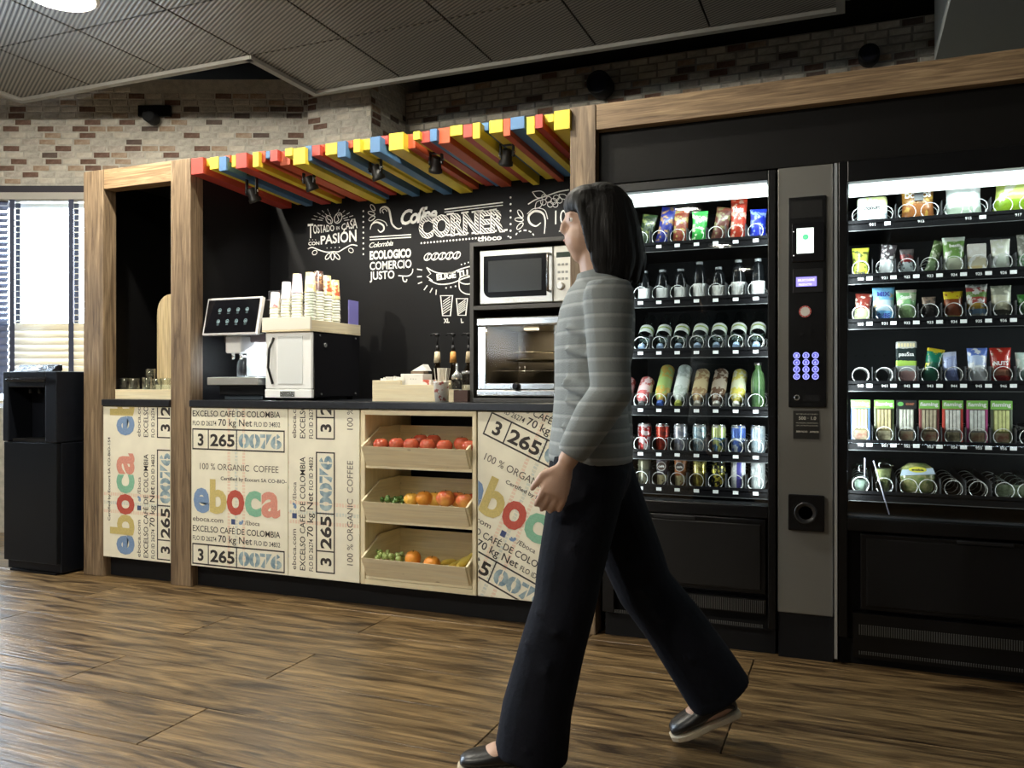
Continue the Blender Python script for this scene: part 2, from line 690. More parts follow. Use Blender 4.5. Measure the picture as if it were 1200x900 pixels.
def bricks(parent, x0, x1, z0, z1, y, course=0.0445, blen=0.118, seed=1, axis='x', limit=290):
    rnd = random.Random(seed)
    protos = []
    for mi in BR:
        for _ in range(2):
            L = blen - 0.012 + rnd.uniform(-0.004, 0.004)
            h = course - 0.010
            q = MB()
            e = [rnd.uniform(-0.002, 0.002) for _ in range(6)]
            if axis == 'x':
                q.ring([[(-L / 2, 0.0, -h / 2 + e[0]), (L / 2, 0.0, -h / 2 + e[1]), (L / 2, 0.0, h / 2 + e[2]), (-L / 2, 0.0, h / 2 + e[3])],
                        [(-L / 2 + .003, -0.004, -h / 2 + .003 + e[0]), (L / 2 - .003, -0.004, -h / 2 + .003 + e[1]), (L / 2 - .003, -0.0035, h / 2 - .003 + e[2]), (-L / 2 + .003, -0.004, h / 2 - .003 + e[3])]], True, False)
            else:
                q.ring([[(0, -L / 2, -h / 2), (0, L / 2, -h / 2), (0, L / 2, h / 2), (0, -L / 2, h / 2)],
                        [(0.004, -L / 2 + .003, -h / 2 + .003), (0.004, L / 2 - .003, -h / 2 + .003), (0.004, L / 2 - .003, h / 2 - .003), (0.004, -L / 2 + .003, h / 2 - .003)]], True, False)
            protos.append((q, mi))
    meshes = {}
    n = 0
    rows = int((z1 - z0) / course)
    z0 = z1 - rows * course
    nb = parent_base(parent) if parent is not None else Vector()
    last3 = -9
    for r in range(rows):
        zc = z0 + course * (r + 0.5)
        off = rnd.uniform(0, blen)
        xx = x0 + (off % blen) - blen
        while xx < x1 and n < limit:
            xc = xx + blen / 2
            xx += blen
            a_, b_x = max(xc - blen / 2, x0), min(xc + blen / 2, x1)
            if b_x - a_ < 0.03: continue
            sc1 = (b_x - a_) / blen
            xc = (a_ + b_x) / 2
            u = rnd.random()
            ki = 0 if u < .38 else 1 if u < .60 else 2 if u < .74 else 3 if u < .87 else 4 if u < .94 else 5
            if ki in (3, 5) and last3 in (3, 5) and rnd.random() < 0.75: ki = 0
            last3 = ki
            j = ki * 2 + rnd.randint(0, 1)
            q, mi = protos[j]
            if j not in meshes:
                o = q.build('brick', mi, None, fix=True)
                meshes[j] = o.data
            else:
                o = bpy.data.objects.new('brick', meshes[j])
                C.objects.link(o)
            o.parent = parent
            o.location = (xc, y, zc) if axis == 'x' else (y, xc, zc)
            o.scale = (sc1, 1, 1) if axis == 'x' else (1, sc1, 1)
            n += 1
    return n


# slanted window wall, built in its own frame (x along the wall, y away from the camera)
D = 5.65
wl = MB()
wr0, wr1, wz0, wz1 = -4.72, -2.62, 0.85, 2.285
wl.box(-9.0, -6.7, D, D + 0.2, 0, 3.08)
wl.box(-5.0, wr0, D, D + 0.2, 0, 3.08)
wl.box(-6.7, -5.0, D, D + 0.2, 0, wz0)
wl.box(-6.7, -5.0, D, D + 0.2, wz1, 3.08)
wl.box(wr1, -1.30, D, D + 0.2, 0, 3.08)
wl.box(wr0, wr1, D, D + 0.2, 0, wz0)
wl.box(wr0, wr1, D, D + 0.2, wz1, 3.08)
wall_left = struct('wall_left', wl, M_mortar)
wall_left.rotation_euler = (0, 0, TH)
bricks(wall_left, -3.62, -1.31, 2.345, 3.078, D, seed=4)
v = Box(-9.5, -1.3, D + 0.25, D + 0.4, 3.08, 3.4)
o = struct('wall_left_upper', v, M_plenum); o.rotation_euler = (0, 0, TH)

# window frame and pane
wf = MB()
for a, b in ((wr0, wr0 + 0.05), (-3.70, -3.65), (wr1 - 0.05, wr1)):
    wf.box(a, b, D + 0.12, D + 0.17, wz0, wz1)
wf.box(wr0, wr1, D + 0.12, D + 0.17, wz0, wz0 + 0.05)
wf.box(wr0, wr1, D + 0.12, D + 0.17, wz1 - 0.05, wz1)
wn = struct('window_1', wf, mat('window_frame', (0.55, 0.55, 0.56), 0.5)); wn.rotation_euler = (0, 0, TH)
w2 = MB()
for a, b in ((-6.7, -6.65), (-5.88, -5.82), (-5.05, -5.0)):
    w2.box(a, b, D + 0.12, D + 0.17, wz0, wz1)
w2.box(-6.7, -5.0, D + 0.12, D + 0.17, wz0, wz0 + 0.05)
w2.box(-6.7, -5.0, D + 0.12, D + 0.17, wz1 - 0.05, wz1)
w2 = struct('window_2', w2, mat('window_frame', (0.5, 0.5, 0.5))); w2.rotation_euler = (0, 0, TH)
pn = MB().box(wr0 + 0.05, -3.70, D + 0.14, D + 0.146, wz0 + 0.05, wz1 - 0.05).build('pane', glass('window_glass', (0.97, 0.99, 1.0)), wn)
pn = MB().box(-3.65, wr1 - 0.05, D + 0.14, D + 0.146, wz0 + 0.05, wz1 - 0.05).build('pane', glass('window_glass'), wn)
tr = MB().box(-5.0, -1.5, D - 0.055, D - 0.002, 2.30, 2.345)
trim = struct('trim_1', tr, mat('dark_trim', (0.035, 0.032, 0.04), 0.6)); trim.rotation_euler = (0, 0, TH)
tr = MB().box(-5.0, -1.5, D - 0.07, D - 0.002, 2.25, 2.297)
trim = struct('trim_2', tr, mat('pelmet', (0.42, 0.40, 0.36), 0.6)); trim.rotation_euler = (0, 0, TH)

# blinds: flat open slats above, closed cream slats below, dark ladder tapes
M_slat = mat('blind_slat', (0.74, 0.66, 0.50), 0.55)
nt, b_ = nodes(M_slat)
b_.inputs['Transmission Weight'].default_value = 0.0
M_slatd = mat('blind_slat_dark', (0.10, 0.12, 0.20), 0.5)
M_tape = mat('ladder_tape', (0.055, 0.065, 0.11), 0.8)


def blind(x0, x1, label, dark):
    b = thing('venetian_blind', L2W((x0 + x1) / 2, D - 0.03, 0.88), label, 'blind', rz=TH)
    cx, h0 = (x0 + x1) / 2, 0.88
    z = 2.235
    i = 0
    meshes = {}
    while z > 0.93:
        closed = z < 1.42
        a = R((66 if dark else 64) if closed else (46 if dark else 6))
        pt = 0.047 if closed else 0.040
        wd = 0.030 if closed else 0.024
        key = closed
        if key not in meshes:
            q = MB()
            n = 5
            prof = []
            for k in range(n + 1):
                t = k / n * 2 - 1
                u, w = t * wd, 0.003 * (1 - t * t)
                prof.append((u * math.cos(a) - w * math.sin(a), u * math.sin(a) + w * math.cos(a)))
            top = [(p[0], p[1] + 0.0006) for p in prof]
            bot = [(p[0], p[1] - 0.0006) for p in reversed(prof)]
            poly = top + bot
            q.ring([[(x0 - cx, p[0], p[1]) for p in poly], [(x1 - cx, p[0], p[1]) for p in poly]], True, True)
            o = q.build('slat', M_slatd if dark else M_slat, None, fix=True)
            meshes[key] = o.data
        else:
            o = bpy.data.objects.new('slat', meshes[key]); C.objects.link(o)
        o.parent = b
        o.location = (0, 0, z - h0)
        z -= pt
        i += 1
    for tx in ([x0 + 0.04, x0 + 0.437, x0 + 0.83] if not dark else [x1 - 0.10, x0 + .2]):
        if tx > x1: continue
        q = MB()
        for yy in (-0.034, 0.034):
            q.box(tx - cx - 0.017, tx - cx + 0.017, yy - 0.0006, yy + 0.0006, 0.03, 1.37)
        q.build('ladder_tape', M_tape, b, local=True)
    MB().box(x0 - cx, x1 - cx, -0.025, 0.025, 1.365, 1.395).build('head_rail', mat('pelmet', (0.4, 0.4, 0.4)), b, local=True)
    MB().box(x0 - cx, x1 - cx, -0.02, 0.02, 0.0, 0.02).build('bottom_rail', M_slat, b, local=True)
    return b


blind(-3.40, -2.60, 'cream venetian blind in the bright window between water cooler and oak post', False)
blind(-4.70, -3.405, 'dark slatted blind cut by the left edge of the picture', True)

# brick pier and brick wall behind the kiosk
pier = struct('wall_pier', Box(-3.37, -2.88, 4.62, 5.3, 0, 3.4), M_mortar)
bricks(pier, -3.37, -2.88, 2.60, 3.14, 4.62, seed=8)
bricks(pier, 4.62, 5.07, 2.60, 3.14, -2.88, seed=9, axis='y')
wall_back = struct('wall_back', Box(-2.9, 3.5, 5.07, 5.25, 0, 3.03), mat('mortar_grey', (0.30, 0.285, 0.25), 0.95, noise=0.25, nscale=25))
bricks(wall_back, -2.88, 0.43, 2.76, 3.028, 5.07, seed=10, limit=290)
struct('wall_upper', Box(-4.2, 3.5, 5.27, 5.4, 0, 3.4), M_plenum)

# dark fittings on the brick walls
def wall_speaker(name, px, py, Y, r, label, depth=0.10):
    p = P(px, py, Y)
    t = thing(name, (p.x, Y, p.z), label, 'wall light')
    MB().lathe([(r * .5, 0), (r * .55, -0.02), (r, -0.03), (r, -depth), (r * .8, -depth - 0.01), (r * .75, -depth + 0.01)], (p.x, Y, p.z), 20, 'Y').build('housing', M_black, t, fix=True)
    MB().cyl((p.x, Y - 0.02, p.z), r * 0.5, 0.018, 'Y', 12).build('mount', M_black, t)
    MB().cyl((p.x, Y - depth - 0.002, p.z), r * .72, 0.004, 'Y', 16).build('lens', mat('dark_lens', (0.02, 0.02, 0.03), 0.15), t)


wall_speaker('round_wall_light', 1018, 71, 5.06, 0.055, 'small round black light fitting on the dark brick wall above the vending machines')
wall_speaker('round_wall_light', 708, 106, 5.06, 0.075, 'round black light fitting on the brick wall just above the middle oak post', 0.14)
fx = L2W(-2.42, D - 0.004, 2.82)
t = thing('wall_spotlight', fx, 'black bracket spotlight on the pale brick wall over the leftmost oak frame', 'wall light', rz=TH)
q = MB().box(-0.11, 0.11, -0.03, 0, -0.0, 0.075); q.build('bracket', M_black, t, bev=0.004, local=True)
q = MB().lathe([(0.032, 0), (0.042, -0.02), (0.042, -0.11), (0.036, -0.115)], (0.01, -0.03, -0.03), 16, 'Y'); q.build('spot_head', M_black, t, fix=True, local=True)

# ---- suspended ceiling raft of ribbed metal tiles
def tile_material():
    m = bpy.data.materials.new('ribbed_tile')
    nt, b = nodes(m)
    tc = nt.nodes.new('ShaderNodeNewGeometry')
    mp = nt.nodes.new('ShaderNodeMapping')
    mp.inputs['Rotation'].default_value = (0, 0, R(-60))
    nt.links.new(tc.outputs['Position'], mp.inputs[0])
    w = nt.nodes.new('ShaderNodeTexWave')
    w.inputs['Scale'].default_value = 15.0
    w.inputs['Distortion'].default_value = 0
    nt.links.new(mp.outputs[0], w.inputs[0])
    rp = nt.nodes.new('ShaderNodeValToRGB')
    rp.color_ramp.elements[0].position = 0.25
    rp.color_ramp.elements[0].color = (0.045, 0.042, 0.038, 1)
    rp.color_ramp.elements[1].position = 0.75
    rp.color_ramp.elements[1].color = (0.30, 0.28, 0.245, 1)
    nt.links.new(w.outputs['Fac'], rp.inputs[0])
    nt.links.new(rp.outputs[0], b.inputs['Base Color'])
    bp = nt.nodes.new('ShaderNodeBump')
    bp.inputs['Strength'].default_value = 0.5
    bp.inputs['Distance'].default_value = 0.006
    nt.links.new(w.outputs['Fac'], bp.inputs['Height'])
    nt.links.new(bp.outputs[0], b.inputs['Normal'])
    b.inputs['Roughness'].default_value = 0.4
    b.inputs['Metallic'].default_value = 0.3
    return m


M_tile = tile_material()
M_grid = mat('ceiling_grid', (0.03, 0.03, 0.028), 0.7)
raft = struct('ceiling_raft', MB().box(-4.86, -3.08, -8, 3.68, CEIL + 0.02, CEIL + 0.06).box(-3.08, -0.01, -8, 4.28, CEIL + 0.02, CEIL + 0.06), M_grid)
tmesh = None
for i in range(8):
    for j in range(7):
        x0 = -4.87 + 0.6 * i + 0.03 * 0
        ytop = 4.29 if x0 > -3.2 else 3.69
        x0 = -4.87 + 0.6 * i
        y1 = ytop - 0.6 * j
        if y1 < 0.2: continue
        x0 = -0.07 - 0.6 * (8 - i)
        if tmesh is None:
            o = MB().box(-0.2955, 0.2955, -0.2955, 0.2955, -0.0, 0.02).build('ceiling_tile', M_tile, raft, bev=0.002, seg=1)
            tmesh = o
        else:
            o = tmesh.copy(); C.objects.link(o)
        o.location = (x0 + 0.3, y1 - 0.3, CEIL)
o = MB().box(-4.87, -0.07, -7.95, 0.08, CEIL, CEIL + 0.02).build('ceiling_tile_field', M_tile, raft); o['kind'] = 'stuff'
rm = MB()
e, g = 0.035, 0.03
zb, zt = CEIL - 0.02, CEIL + 0.10
pts = [(-4.87, -8), (-4.87, 3.69), (-3.07, 3.69), (-3.07, 4.29), (-0.07, 4.29), (-0.07, -8)]
rm.box(-4.87 - e, -4.87 + .004, -8, 3.69 + e, zb, zt)
rm.box(-4.87, -3.07 - .004, 3.69 - .004, 3.69 + e, zb, zt)
rm.box(-3.07 - e, -3.07 + .004, 3.69, 4.29 + e, zb, zt)
rm.box(-3.07, -0.07 + e, 4.29 - .004, 4.29 + e, zb, zt)
rm.box(-0.07 - .004, -0.07 + e, -8, 4.29, zb, zt)
rm.build('edge_trim', mat('raft_edge', (0.30, 0.29, 0.26), 0.5), raft)

# grey soffit right of the raft
struct('ceiling_soffit', MB().box(0.41, 2.6, -8.9, 5.05, 2.75, 3.4), mat('soffit_plaster', (0.55, 0.58, 0.56), 0.9))
M_lamp = mat('lamp_diffuser', (1, 1, 1), 0.5, emit=(1.0, 0.95, 0.80), es=40.0)
ringm = mat('lamp_ring', (0.7, 0.69, 0.65), 0.4)
for i, (x, y) in enumerate(LAMPS):
    if i == 0: lab = 'round lit ceiling lamp at the top left corner of the photograph'
    elif i == 1: lab = 'round lit ceiling lamp in the tile raft just above the top of the picture'
    else: lab = 'round lit ceiling lamp behind the viewer, reflected in the glass'
    t = thing('ceiling_lamp', (x, y, CEIL), lab, 'lamp', None if i < 2 else 'ceiling lamps behind the viewer')
    MB().lathe([(0.160, 0.0), (0.160, -0.026), (0.150, -0.034), (0.140, -0.034), (0.135, -0.004)], (x, y, CEIL), 28).build('trim_ring', ringm, t, fix=True)
    MB().cyl((x, y, CEIL - 0.010), 0.13, 0.006, 'Z', 28).build('diffuser', M_lamp, t)
# ================================================================ the coffee kiosk
F = 3.22          # front plane of posts and cupboards
YB = 3.90         # chalkboard wall
TOPZ = 2.135
XP1a, XP1b = -3.779, -3.640
XP2a, XP2b = -3.178, -3.050
XP3a, XP3b = -1.065, -0.958

for (a, b, lab) in ((XP1a, XP1b, 'square oak post at the left end of the kiosk, beside the black water cooler'),
                    (XP2a, XP2b, 'square oak post between the glass nook and the coffee counter'),
                    (XP3a, XP3b, 'square oak post between the microwave and the first vending machine')):
    o = MB().box(a, b, F, F + 0.085, 0, TOPZ).build('oak_post', M_oakZ, None, bev=0.002)
    tag(o, lab, 'post')
o = MB().box(XP1b + .001, XP2a - .001, F + 0.004, F + 0.08, 2.033, TOPZ).build('oak_beam', M_oakX, None, bev=0.002)
tag(o, 'short oak beam over the dark nook left of the coffee counter', 'beam')
o = MB().box(XP3b + .001, 1.6, F + 0.004, F + 0.08, 2.033, TOPZ).build('oak_beam', M_oakX, None, bev=0.002)
tag(o, 'long oak beam running over both vending machines', 'beam')

# black shell
struct('wall_kiosk_back', Box(-3.70, 1.6, YB, YB + 0.03, 0, TOPZ), M_wallblack)
struct('wall_kiosk_divider', Box(-3.160, -3.105, F + 0.086, YB - .001, 0, TOPZ - 0.004), M_wallblack)
struct('wall_kiosk_end', Box(-3.76, -3.72, F + 0.086, YB, 0, TOPZ - 0.004), M_wallblack)
struct('wall_kiosk_middle', Box(-1.02, -0.985, F + 0.09, YB - .001, 0, TOPZ - 0.004), M_wallblack)
struct('wall_kiosk_fascia', Box(XP3b, 1.6, F + 0.05, F + 0.09, 1.822, 2.032), mat('fascia_black', (0.007, 0.0065, 0.006), 0.45, spec=0.15))
struct('wall_kiosk_roof', Box(-3.72, -3.11, F + 0.09, YB, 2.10, 2.13), M_wallblack)
struct('wall_kiosk_roof_side', Box(-0.98, 1.6, F + 0.10, YB, 2.10, 2.13), M_wallblack)
struct('trim_plinth', MB().box(XP1b, XP2a, F + 0.05, F + 0.09, 0, 0.108).box(XP2b, XP3a, F + 0.05, F + 0.09, 0, 0.108), M_black)

# canopy of painted battens
PAINT = {'R': mat('paint_red', (0.50, 0.065, 0.05), 0.5, noise=0.12, nscale=8), 'O': mat('paint_orange_red', (0.58, 0.10, 0.035), 0.5, noise=0.12, nscale=8),
         'Y': mat('paint_yellow', (0.80, 0.62, 0.05), 0.5, noise=0.10, nscale=8), 'B': mat('paint_blue', (0.085, 0.21, 0.42), 0.5, noise=0.12, nscale=8)}
canopy = thing('batten_canopy', ((XP2b + XP3a) / 2, F, 2.13), 'canopy of red, yellow and blue painted wooden battens over the coffee counter', 'canopy')
L1 = [('R', 20, 90, 330, 425, 0), ('Y', 105, 135, 335, 378, 1), ('Y', 128, 181, 325, 395, 0), ('B', 183, 226, 322, 405, 0), ('O', 217, 250, 315, 357, 1),
      ('Y', 257, 281, 315, 383, 0), ('R', 281, 345, 302, 390, 0), ('Y', 380, 416, 295, 383, 0), ('O', 417, 455, 290, 357, 1), ('B', 457, 482, 290, 332, 1),
      ('R', 482, 526, 283, 350, 0), ('O', 541, 600, 290, 373, 1), ('Y', 570, 613, 272, 320, -1), ('Y', 617, 688, 270, 368, -1), ('B', 688, 726, 258, 348, 0),
      ('R', 727, 775, 255, 318, 0), ('O', 776, 803, 252, 300, 1), ('Y', 806, 873, 243, 312, 0), ('B', 876, 926, 232, 325, 0), ('O', 935, 968, 228, 272, 1),
      ('Y', 970, 1010, 220, 297, 0), ('Y', 1011, 1065, 220, 285, 1), ('B', 1068, 1126, 205, 297, -1), ('R', 1130, 1173, 200, 252, 1)]
L2 = [('Y', 72, 150, 215, 308, -1), ('O', 165, 215, 222, 300, 1), ('Y', 203, 240, 207, 252, -1), ('R', 243, 293, 207, 268, 0), ('B', 294, 332, 193, 260, -1),
      ('O', 338, 402, 188, 272, 0), ('Y', 403, 470, 175, 230, 0), ('R', 474, 523, 170, 240, 0), ('Y', 525, 565, 160, 247, -1), ('B', 574, 612, 160, 205, 1),
      ('Y', 615, 688, 145, 215, 0), ('O', 691, 729, 138, 232, 0), ('B', 730, 806, 128, 195, 0), ('Y', 817, 862, 127, 222, 0), ('R', 863, 905, 115, 190, 0),
      ('Y', 913, 964, 115, 158, 1), ('Y', 965, 1052, 92, 197, 0)]
SL = [(c, 220 + a / 5, 220 + b / 5, 120 + t / 5, 120 + u / 5, l) for c, a, b, t, u, l in L1] + \
     [(c, 440 + a / 4.615, 440 + b / 4.615, 110 + t / 4.615, 110 + u / 4.615, l) for c, a, b, t, u, l in L2]
for c, a, b, t, u, l in SL:
    yf = F - 0.02 + l * 0.022
    x0, x1 = PX(a, yf), PX(b, yf)
    z0, z1 = PZ((a + b) / 2, u, yf), min(PZ((a + b) / 2, t, yf), 2.15)
    q = MB()
    yb = YB - 0.004
    dz = -0.05 * (yb - yf)
    q.ring([[(x0, yf, z0), (x1, yf, z0), (x1, yf, z1), (x0, yf, z1)], [(x0, yb, z0 + dz), (x1, yb, z0 + dz), (x1, yb, z1 + dz), (x0, yb, z1 + dz)]], True, False)
    q.build('batten', PAINT[c], canopy, bev=0.0015, seg=1, fix=True)
q = MB()
q.ring([[(XP2b, 3.30, 2.112), (XP3a, 3.30, 2.112), (XP3a, 3.30, 2.12), (XP2b, 3.30, 2.12)], [(XP2b, YB, 2.08), (XP3a, YB, 2.08), (XP3a, YB, 2.09), (XP2b, YB, 2.09)]], True, False)
q.build('top_board', M_wallblack, canopy, fix=True)  # black board added above so the gaps between battens look dark

# spotlights under the canopy
spots = [(295, 226, 'first'), (362, 212, 'second'), (440, 199, 'third'), (511, 190, 'fourth'), (594, 181, 'fifth')]
M_sp = mat('spot_black', (0.014, 0.014, 0.014), 0.45)
for px, py, nm in spots:
    Y = 3.36
    p = P(px, py, Y)
    t = thing('canopy_spotlight', (p.x, Y, 2.06), 'black spotlight under the batten canopy, %s of five from the left' % nm, 'spotlight', 'spotlights under the batten canopy')
    q = MB().box(-0.022, 0.022, -0.012, 0.012, -0.005, 0.01)
    q.M = None
    for sx in (-0.030, 0.030):
        q.box(sx - 0.0035, sx + 0.0035, -0.008, 0.008, p.z - 2.06 - 0.015, 0.0)
    q.box(-0.033, 0.033, -0.008, 0.008, -0.004, 0.003)
    q.v = [(a + p.x, b + Y, c + 2.06) for a, b, c in q.v]
    q.build('yoke', M_sp, t)
    tilt = R(24)
    hd = MB()
    hd.M = Matrix.Translation((p.x, Y, p.z)) @ Matrix.Rotation(tilt, 4, 'X') @ Matrix.Rotation(R(-10 if px < 500 else 16), 4, 'Y')
    hd.lathe([(0.016, 0.020), (0.022, 0.016), (0.026, -0.03), (0.031, -0.034), (0.032, -0.050), (0.028, -0.052), (0.024, -0.043)], (0, 0, 0), 20)
    hd.build('lamp_head', M_sp, t, fix=True)
    kb = MB()
    for sx in (-1, 1):
        kb.lathe([(0.006, 0), (0.006, 0.006)], (p.x + sx * 0.036 - 0.003, Y, p.z + 0.004), 8, 'X')
    kb.build('tilt_knob', mat('knob_steel', (0.7, 0.7, 0.7), 0.25, 1.0), t, fix=True)
    spot('canopy_spot_beam', (p.x, Y + 0.03, p.z - 0.065), (p.x + (0.0), YB - 0.05, 1.35), 9 if px > 400 else 7, 125, 0.8, (1.0, 0.96, 0.88), 0.02)

# counter
o = MB().box(XP2b + 0.001, XP3a + 0.02, F - 0.012, YB - 0.002, 0.897, 0.930).build('worktop', mat('worktop_slate', (0.022, 0.024, 0.030), 0.28, noise=0.3, nscale=60), None, bev=0.003)
tag(o, 'dark slate worktop of the coffee counter', 'countertop')
o = MB().box(XP1b + 0.001, XP2a - 0.001, F - 0.012, YB - 0.002, 0.897, 0.930).build('worktop', mat('worktop_slate', (0.02, 0.02, 0.03)), None, bev=0.003)
tag(o, 'dark slate shelf in the narrow nook left of the coffee counter', 'countertop')

# ---- printed cupboard fronts
M_sack = mat('sack_print_base', (0.93, 0.89, 0.73), 0.6, noise=0.10, nscale=7, bump=0.12, bscale=500)
INK = {'k': mat('ink_black', (0.035, 0.030, 0.028), 0.7), 'g': mat('ink_brown', (0.13, 0.11, 0.09), 0.7),
       'b': mat('ink_blue', (0.22, 0.34, 0.56), 0.7, noise=.15, nscale=120), 'y': mat('ink_gold', (0.66, 0.54, 0.20), 0.7, noise=.15, nscale=120),
       'r': mat('ink_red', (0.55, 0.10, 0.07), 0.7, noise=.15, nscale=120), 'n': mat('ink_green', (0.26, 0.55, 0.38), 0.7, noise=.15, nscale=120),
       'p': mat('ink_salmon', (0.78, 0.34, 0.26), 0.7, noise=.15, nscale=120), 's': mat('ink_stencil', (0.16, 0.26, 0.34), 0.7, nscale=26, col2=(0.45, 0.56, 0.58)),
       'P': mat('ink_pink_stripe', (0.86, 0.62, 0.50), 0.8, nscale=90, col2=(0.83, 0.74, 0.56)), 'B': mat('ink_blue_stripe', (0.60, 0.68, 0.66), 0.8, nscale=90, col2=(0.81, 0.76, 0.58)),
       'c': M_sack, 'f': mat('ink_navy', (0.05, 0.08, 0.20), 0.7)}
WD, PER, WID = 0.553, 0.569, 0.617


def sack(parent, x0, x1, z0, z1, y, org, ang, tiles, green=None):
    """the coffee sack print: black, brown and coloured inks, cut at the panel edges"""
    L = {k: MB() for k in INK}
    ca, sa = math.cos(ang), math.sin(ang)

    def at(u, v):   # u along the writing, v downwards
        return org[0] + u * ca + v * sa, org[1] + u * sa - v * ca

    def tx(k, body, u, v, h, w, dy=0.0, **kw):
        X, Z = at(u, v)
        write(L[k], body, X, Z, h, w, y - 0.0006 - dy, ang, **kw)

    def bar(k, u0, v0, u1, v1, wd, dy=0.0):
        L[k].ribbon([at(u0, v0), at(u1, v1)], wd, y - 0.0004 - dy)
    for i, j in tiles:
        U, V = i * WID, j * PER
        # box with the numbers (v measured from the box top)
        for vv in (0.0, 0.098):
            bar('k', U - 0.003, V + vv, U + WD + 0.003, V + vv, 0.007)
        for uu in (0.0, 0.098, 0.272, WD):
            bar('k', U + uu, V, U + uu, V + 0.098, 0.006)
        tx('k', '3', U + 0.032, V + 0.080, 0.058, 0.036, bold=0.030)
        tx('k', '265', U + 0.110, V + 0.080, 0.058, 0.150, bold=0.030)
        tx('s', '0076', U + 0.284, V + 0.082, 0.064, 0.255, bold=0.045)
        for u in (0.316, 0.380, 0.446, 0.506):
            bar('c', U + u, V + 0.012, U + u, V + 0.086, 0.006, dy=0.0005)
        tx('g', '100 % ORGANIC  COFFEE', U + 0.045, V + 0.198, 0.032, 0.475)
        tx('k', 'Certified by Ecocert SA CO-BIO-154', U + 0.175, V + 0.246, 0.017, 0.435, bold=0.012)
        # big letters
        for k, ch, u, w in (('b', 'e', 0.005, 0.100), ('y', 'b', 0.108, 0.105), ('r', 'o', 0.212, 0.107), ('n' if green is None else 'n', 'c', 0.322, 0.098), ('p', 'a', 0.420, 0.110)):
            tx(k, ch, U + u, V + 0.404, 0.160 if ch == 'b' else 0.166, w, bold=0.036, dy=0.0002)
        tx('g', 'eboca.com', U + 0.0, V + 0.455, 0.024, 0.190, bold=0.008)
        X, Z = at(U + 0.262, V + 0.458)
        L['f'].M = None
        for a, b, c, d in ((0.240, 0.433, 0.264, 0.459),):
            p = [at(U + a, V + b), at(U + c, V + b), at(U + c, V + d), at(U + a, V + d)]
            n = L['f'].addv([(q[0], y - .0005, q[1]) for q in p]); L['f'].addf([(n, n + 3, n + 2, n + 1)])
        # small bird mark
        bird = [(0, .012), (.008, .010), (.002, .004), (.010, .004), (.016, .008), (.018, .001), (.024, -.002), (.030, .002), (.028, .010), (.022, .019), (.010, .022), (.002, .019)]
        p = [at(U + 0.284 + a, V + 0.436 + b) for a, b in bird]
        n = L['b'].addv([(q[0], y - .0005, q[1]) for q in p]); L['b'].addf([tuple(n + t for t in range(len(bird)))])
        tx('g', '/Eboca', U + 0.322, V + 0.456, 0.021, 0.088, bold=0.006)
        tx('k', 'EXCELSO CAFÉ DE COLOMBIA', U + 0.0, V + 0.506, 0.030, 0.530, bold=0.006)
        tx('k', 'FLO ID 26274', U + 0.0, V + 0.550, 0.023, 0.148, bold=0.006)
        tx('k', '70 kg Net', U + 0.160, V + 0.550, 0.034, 0.205, bold=0.008)
        tx('k', 'FLO ID 34832', U + 0.378, V + 0.550, 0.023, 0.152, bold=0.006)
        # woven stripes of the sack
        for k, u in (('P', 0.225), ('B', 0.270), ('P', 0.315)):
            v = 0.0
            while v < PER:
                bar(k, U + u, V + v, U + u, V + v + 0.011, 0.017, dy=-0.0003)
                v += 0.0155
    pl = [((x0 + .001, 0, 0), (-1, 0, 0)), ((x1 - .001, 0, 0), (1, 0, 0)), ((0, 0, z0 + .001), (0, 0, -1)), ((0, 0, z1 - .001), (0, 0, 1))]
    for k, q in L.items():
        if not q.f: continue
        q = clip(q, pl)
        if q.f: q.build('print', INK[k], parent)


def panel(x0, x1, z0, z1, label, org, ang, tiles):
    t = thing('cupboard', ((x0 + x1) / 2, F, z0), label, 'cupboard')
    MB().box(x0 + 0.003, min(x1 - 0.003, -1.07), F + 0.091, YB - 0.01, z0 - 0.004, 0.895).build('carcass', M_black, t)
    d = MB().box(x0 + 0.002, x1 - 0.002, F, F + 0.018, z0, z1).build('door', M_sack, t, bev=0.001, seg=1)
    sack(d, x0 + 0.003, x1 - 0.003, z0 + 0.001, z1 - 0.001, F, org, ang, tiles)
    return t


XB0, XB1, XC1, XF1, XD1 = -3.047, -2.460, -2.066, -1.480, XP3a - 0.001
ZL, ZH = 0.108, 0.893
panel(XP1b, XP2a, ZL, ZH, 'sack-printed cupboard door in the nook between the two left oak posts, writing running upwards',
      (XP1b + 0.375, 0.122), R(90), [(0, 0), (1, 0), (0, -1), (1, -1)])
panel(XB0, XB1, ZL, ZH, 'wide sack-printed cupboard door with upright writing, right of the second oak post',
      (XB0 + 0.012, 0.787), 0, [(0, 0), (0, 1), (0, -1)])
panel(XB1, XC1, ZL, ZH, 'narrow sack-printed cupboard door with writing running upwards, left of the fruit shelf',
      (XB1 + 0.160, 0.140), R(90), [(0, 0), (1, 0), (0, -1), (1, -1)])
# right-hand one: print turned clockwise
a4 = R(-23.7)
p265 = P(615, 519, F)
ua, va = 0.185, 0.051
org4 = (p265.x - (ua * math.cos(a4) + va * math.sin(a4)), p265.z - (ua * math.sin(a4) - va * math.cos(a4)))
panel(XF1, XD1, ZL, ZH, 'sack-printed cupboard door with slanting writing, right of the fruit shelf, behind the walker',
      org4, a4, [(i, j) for i in (-1, 0, 1) for j in (-1, 0, 1)])

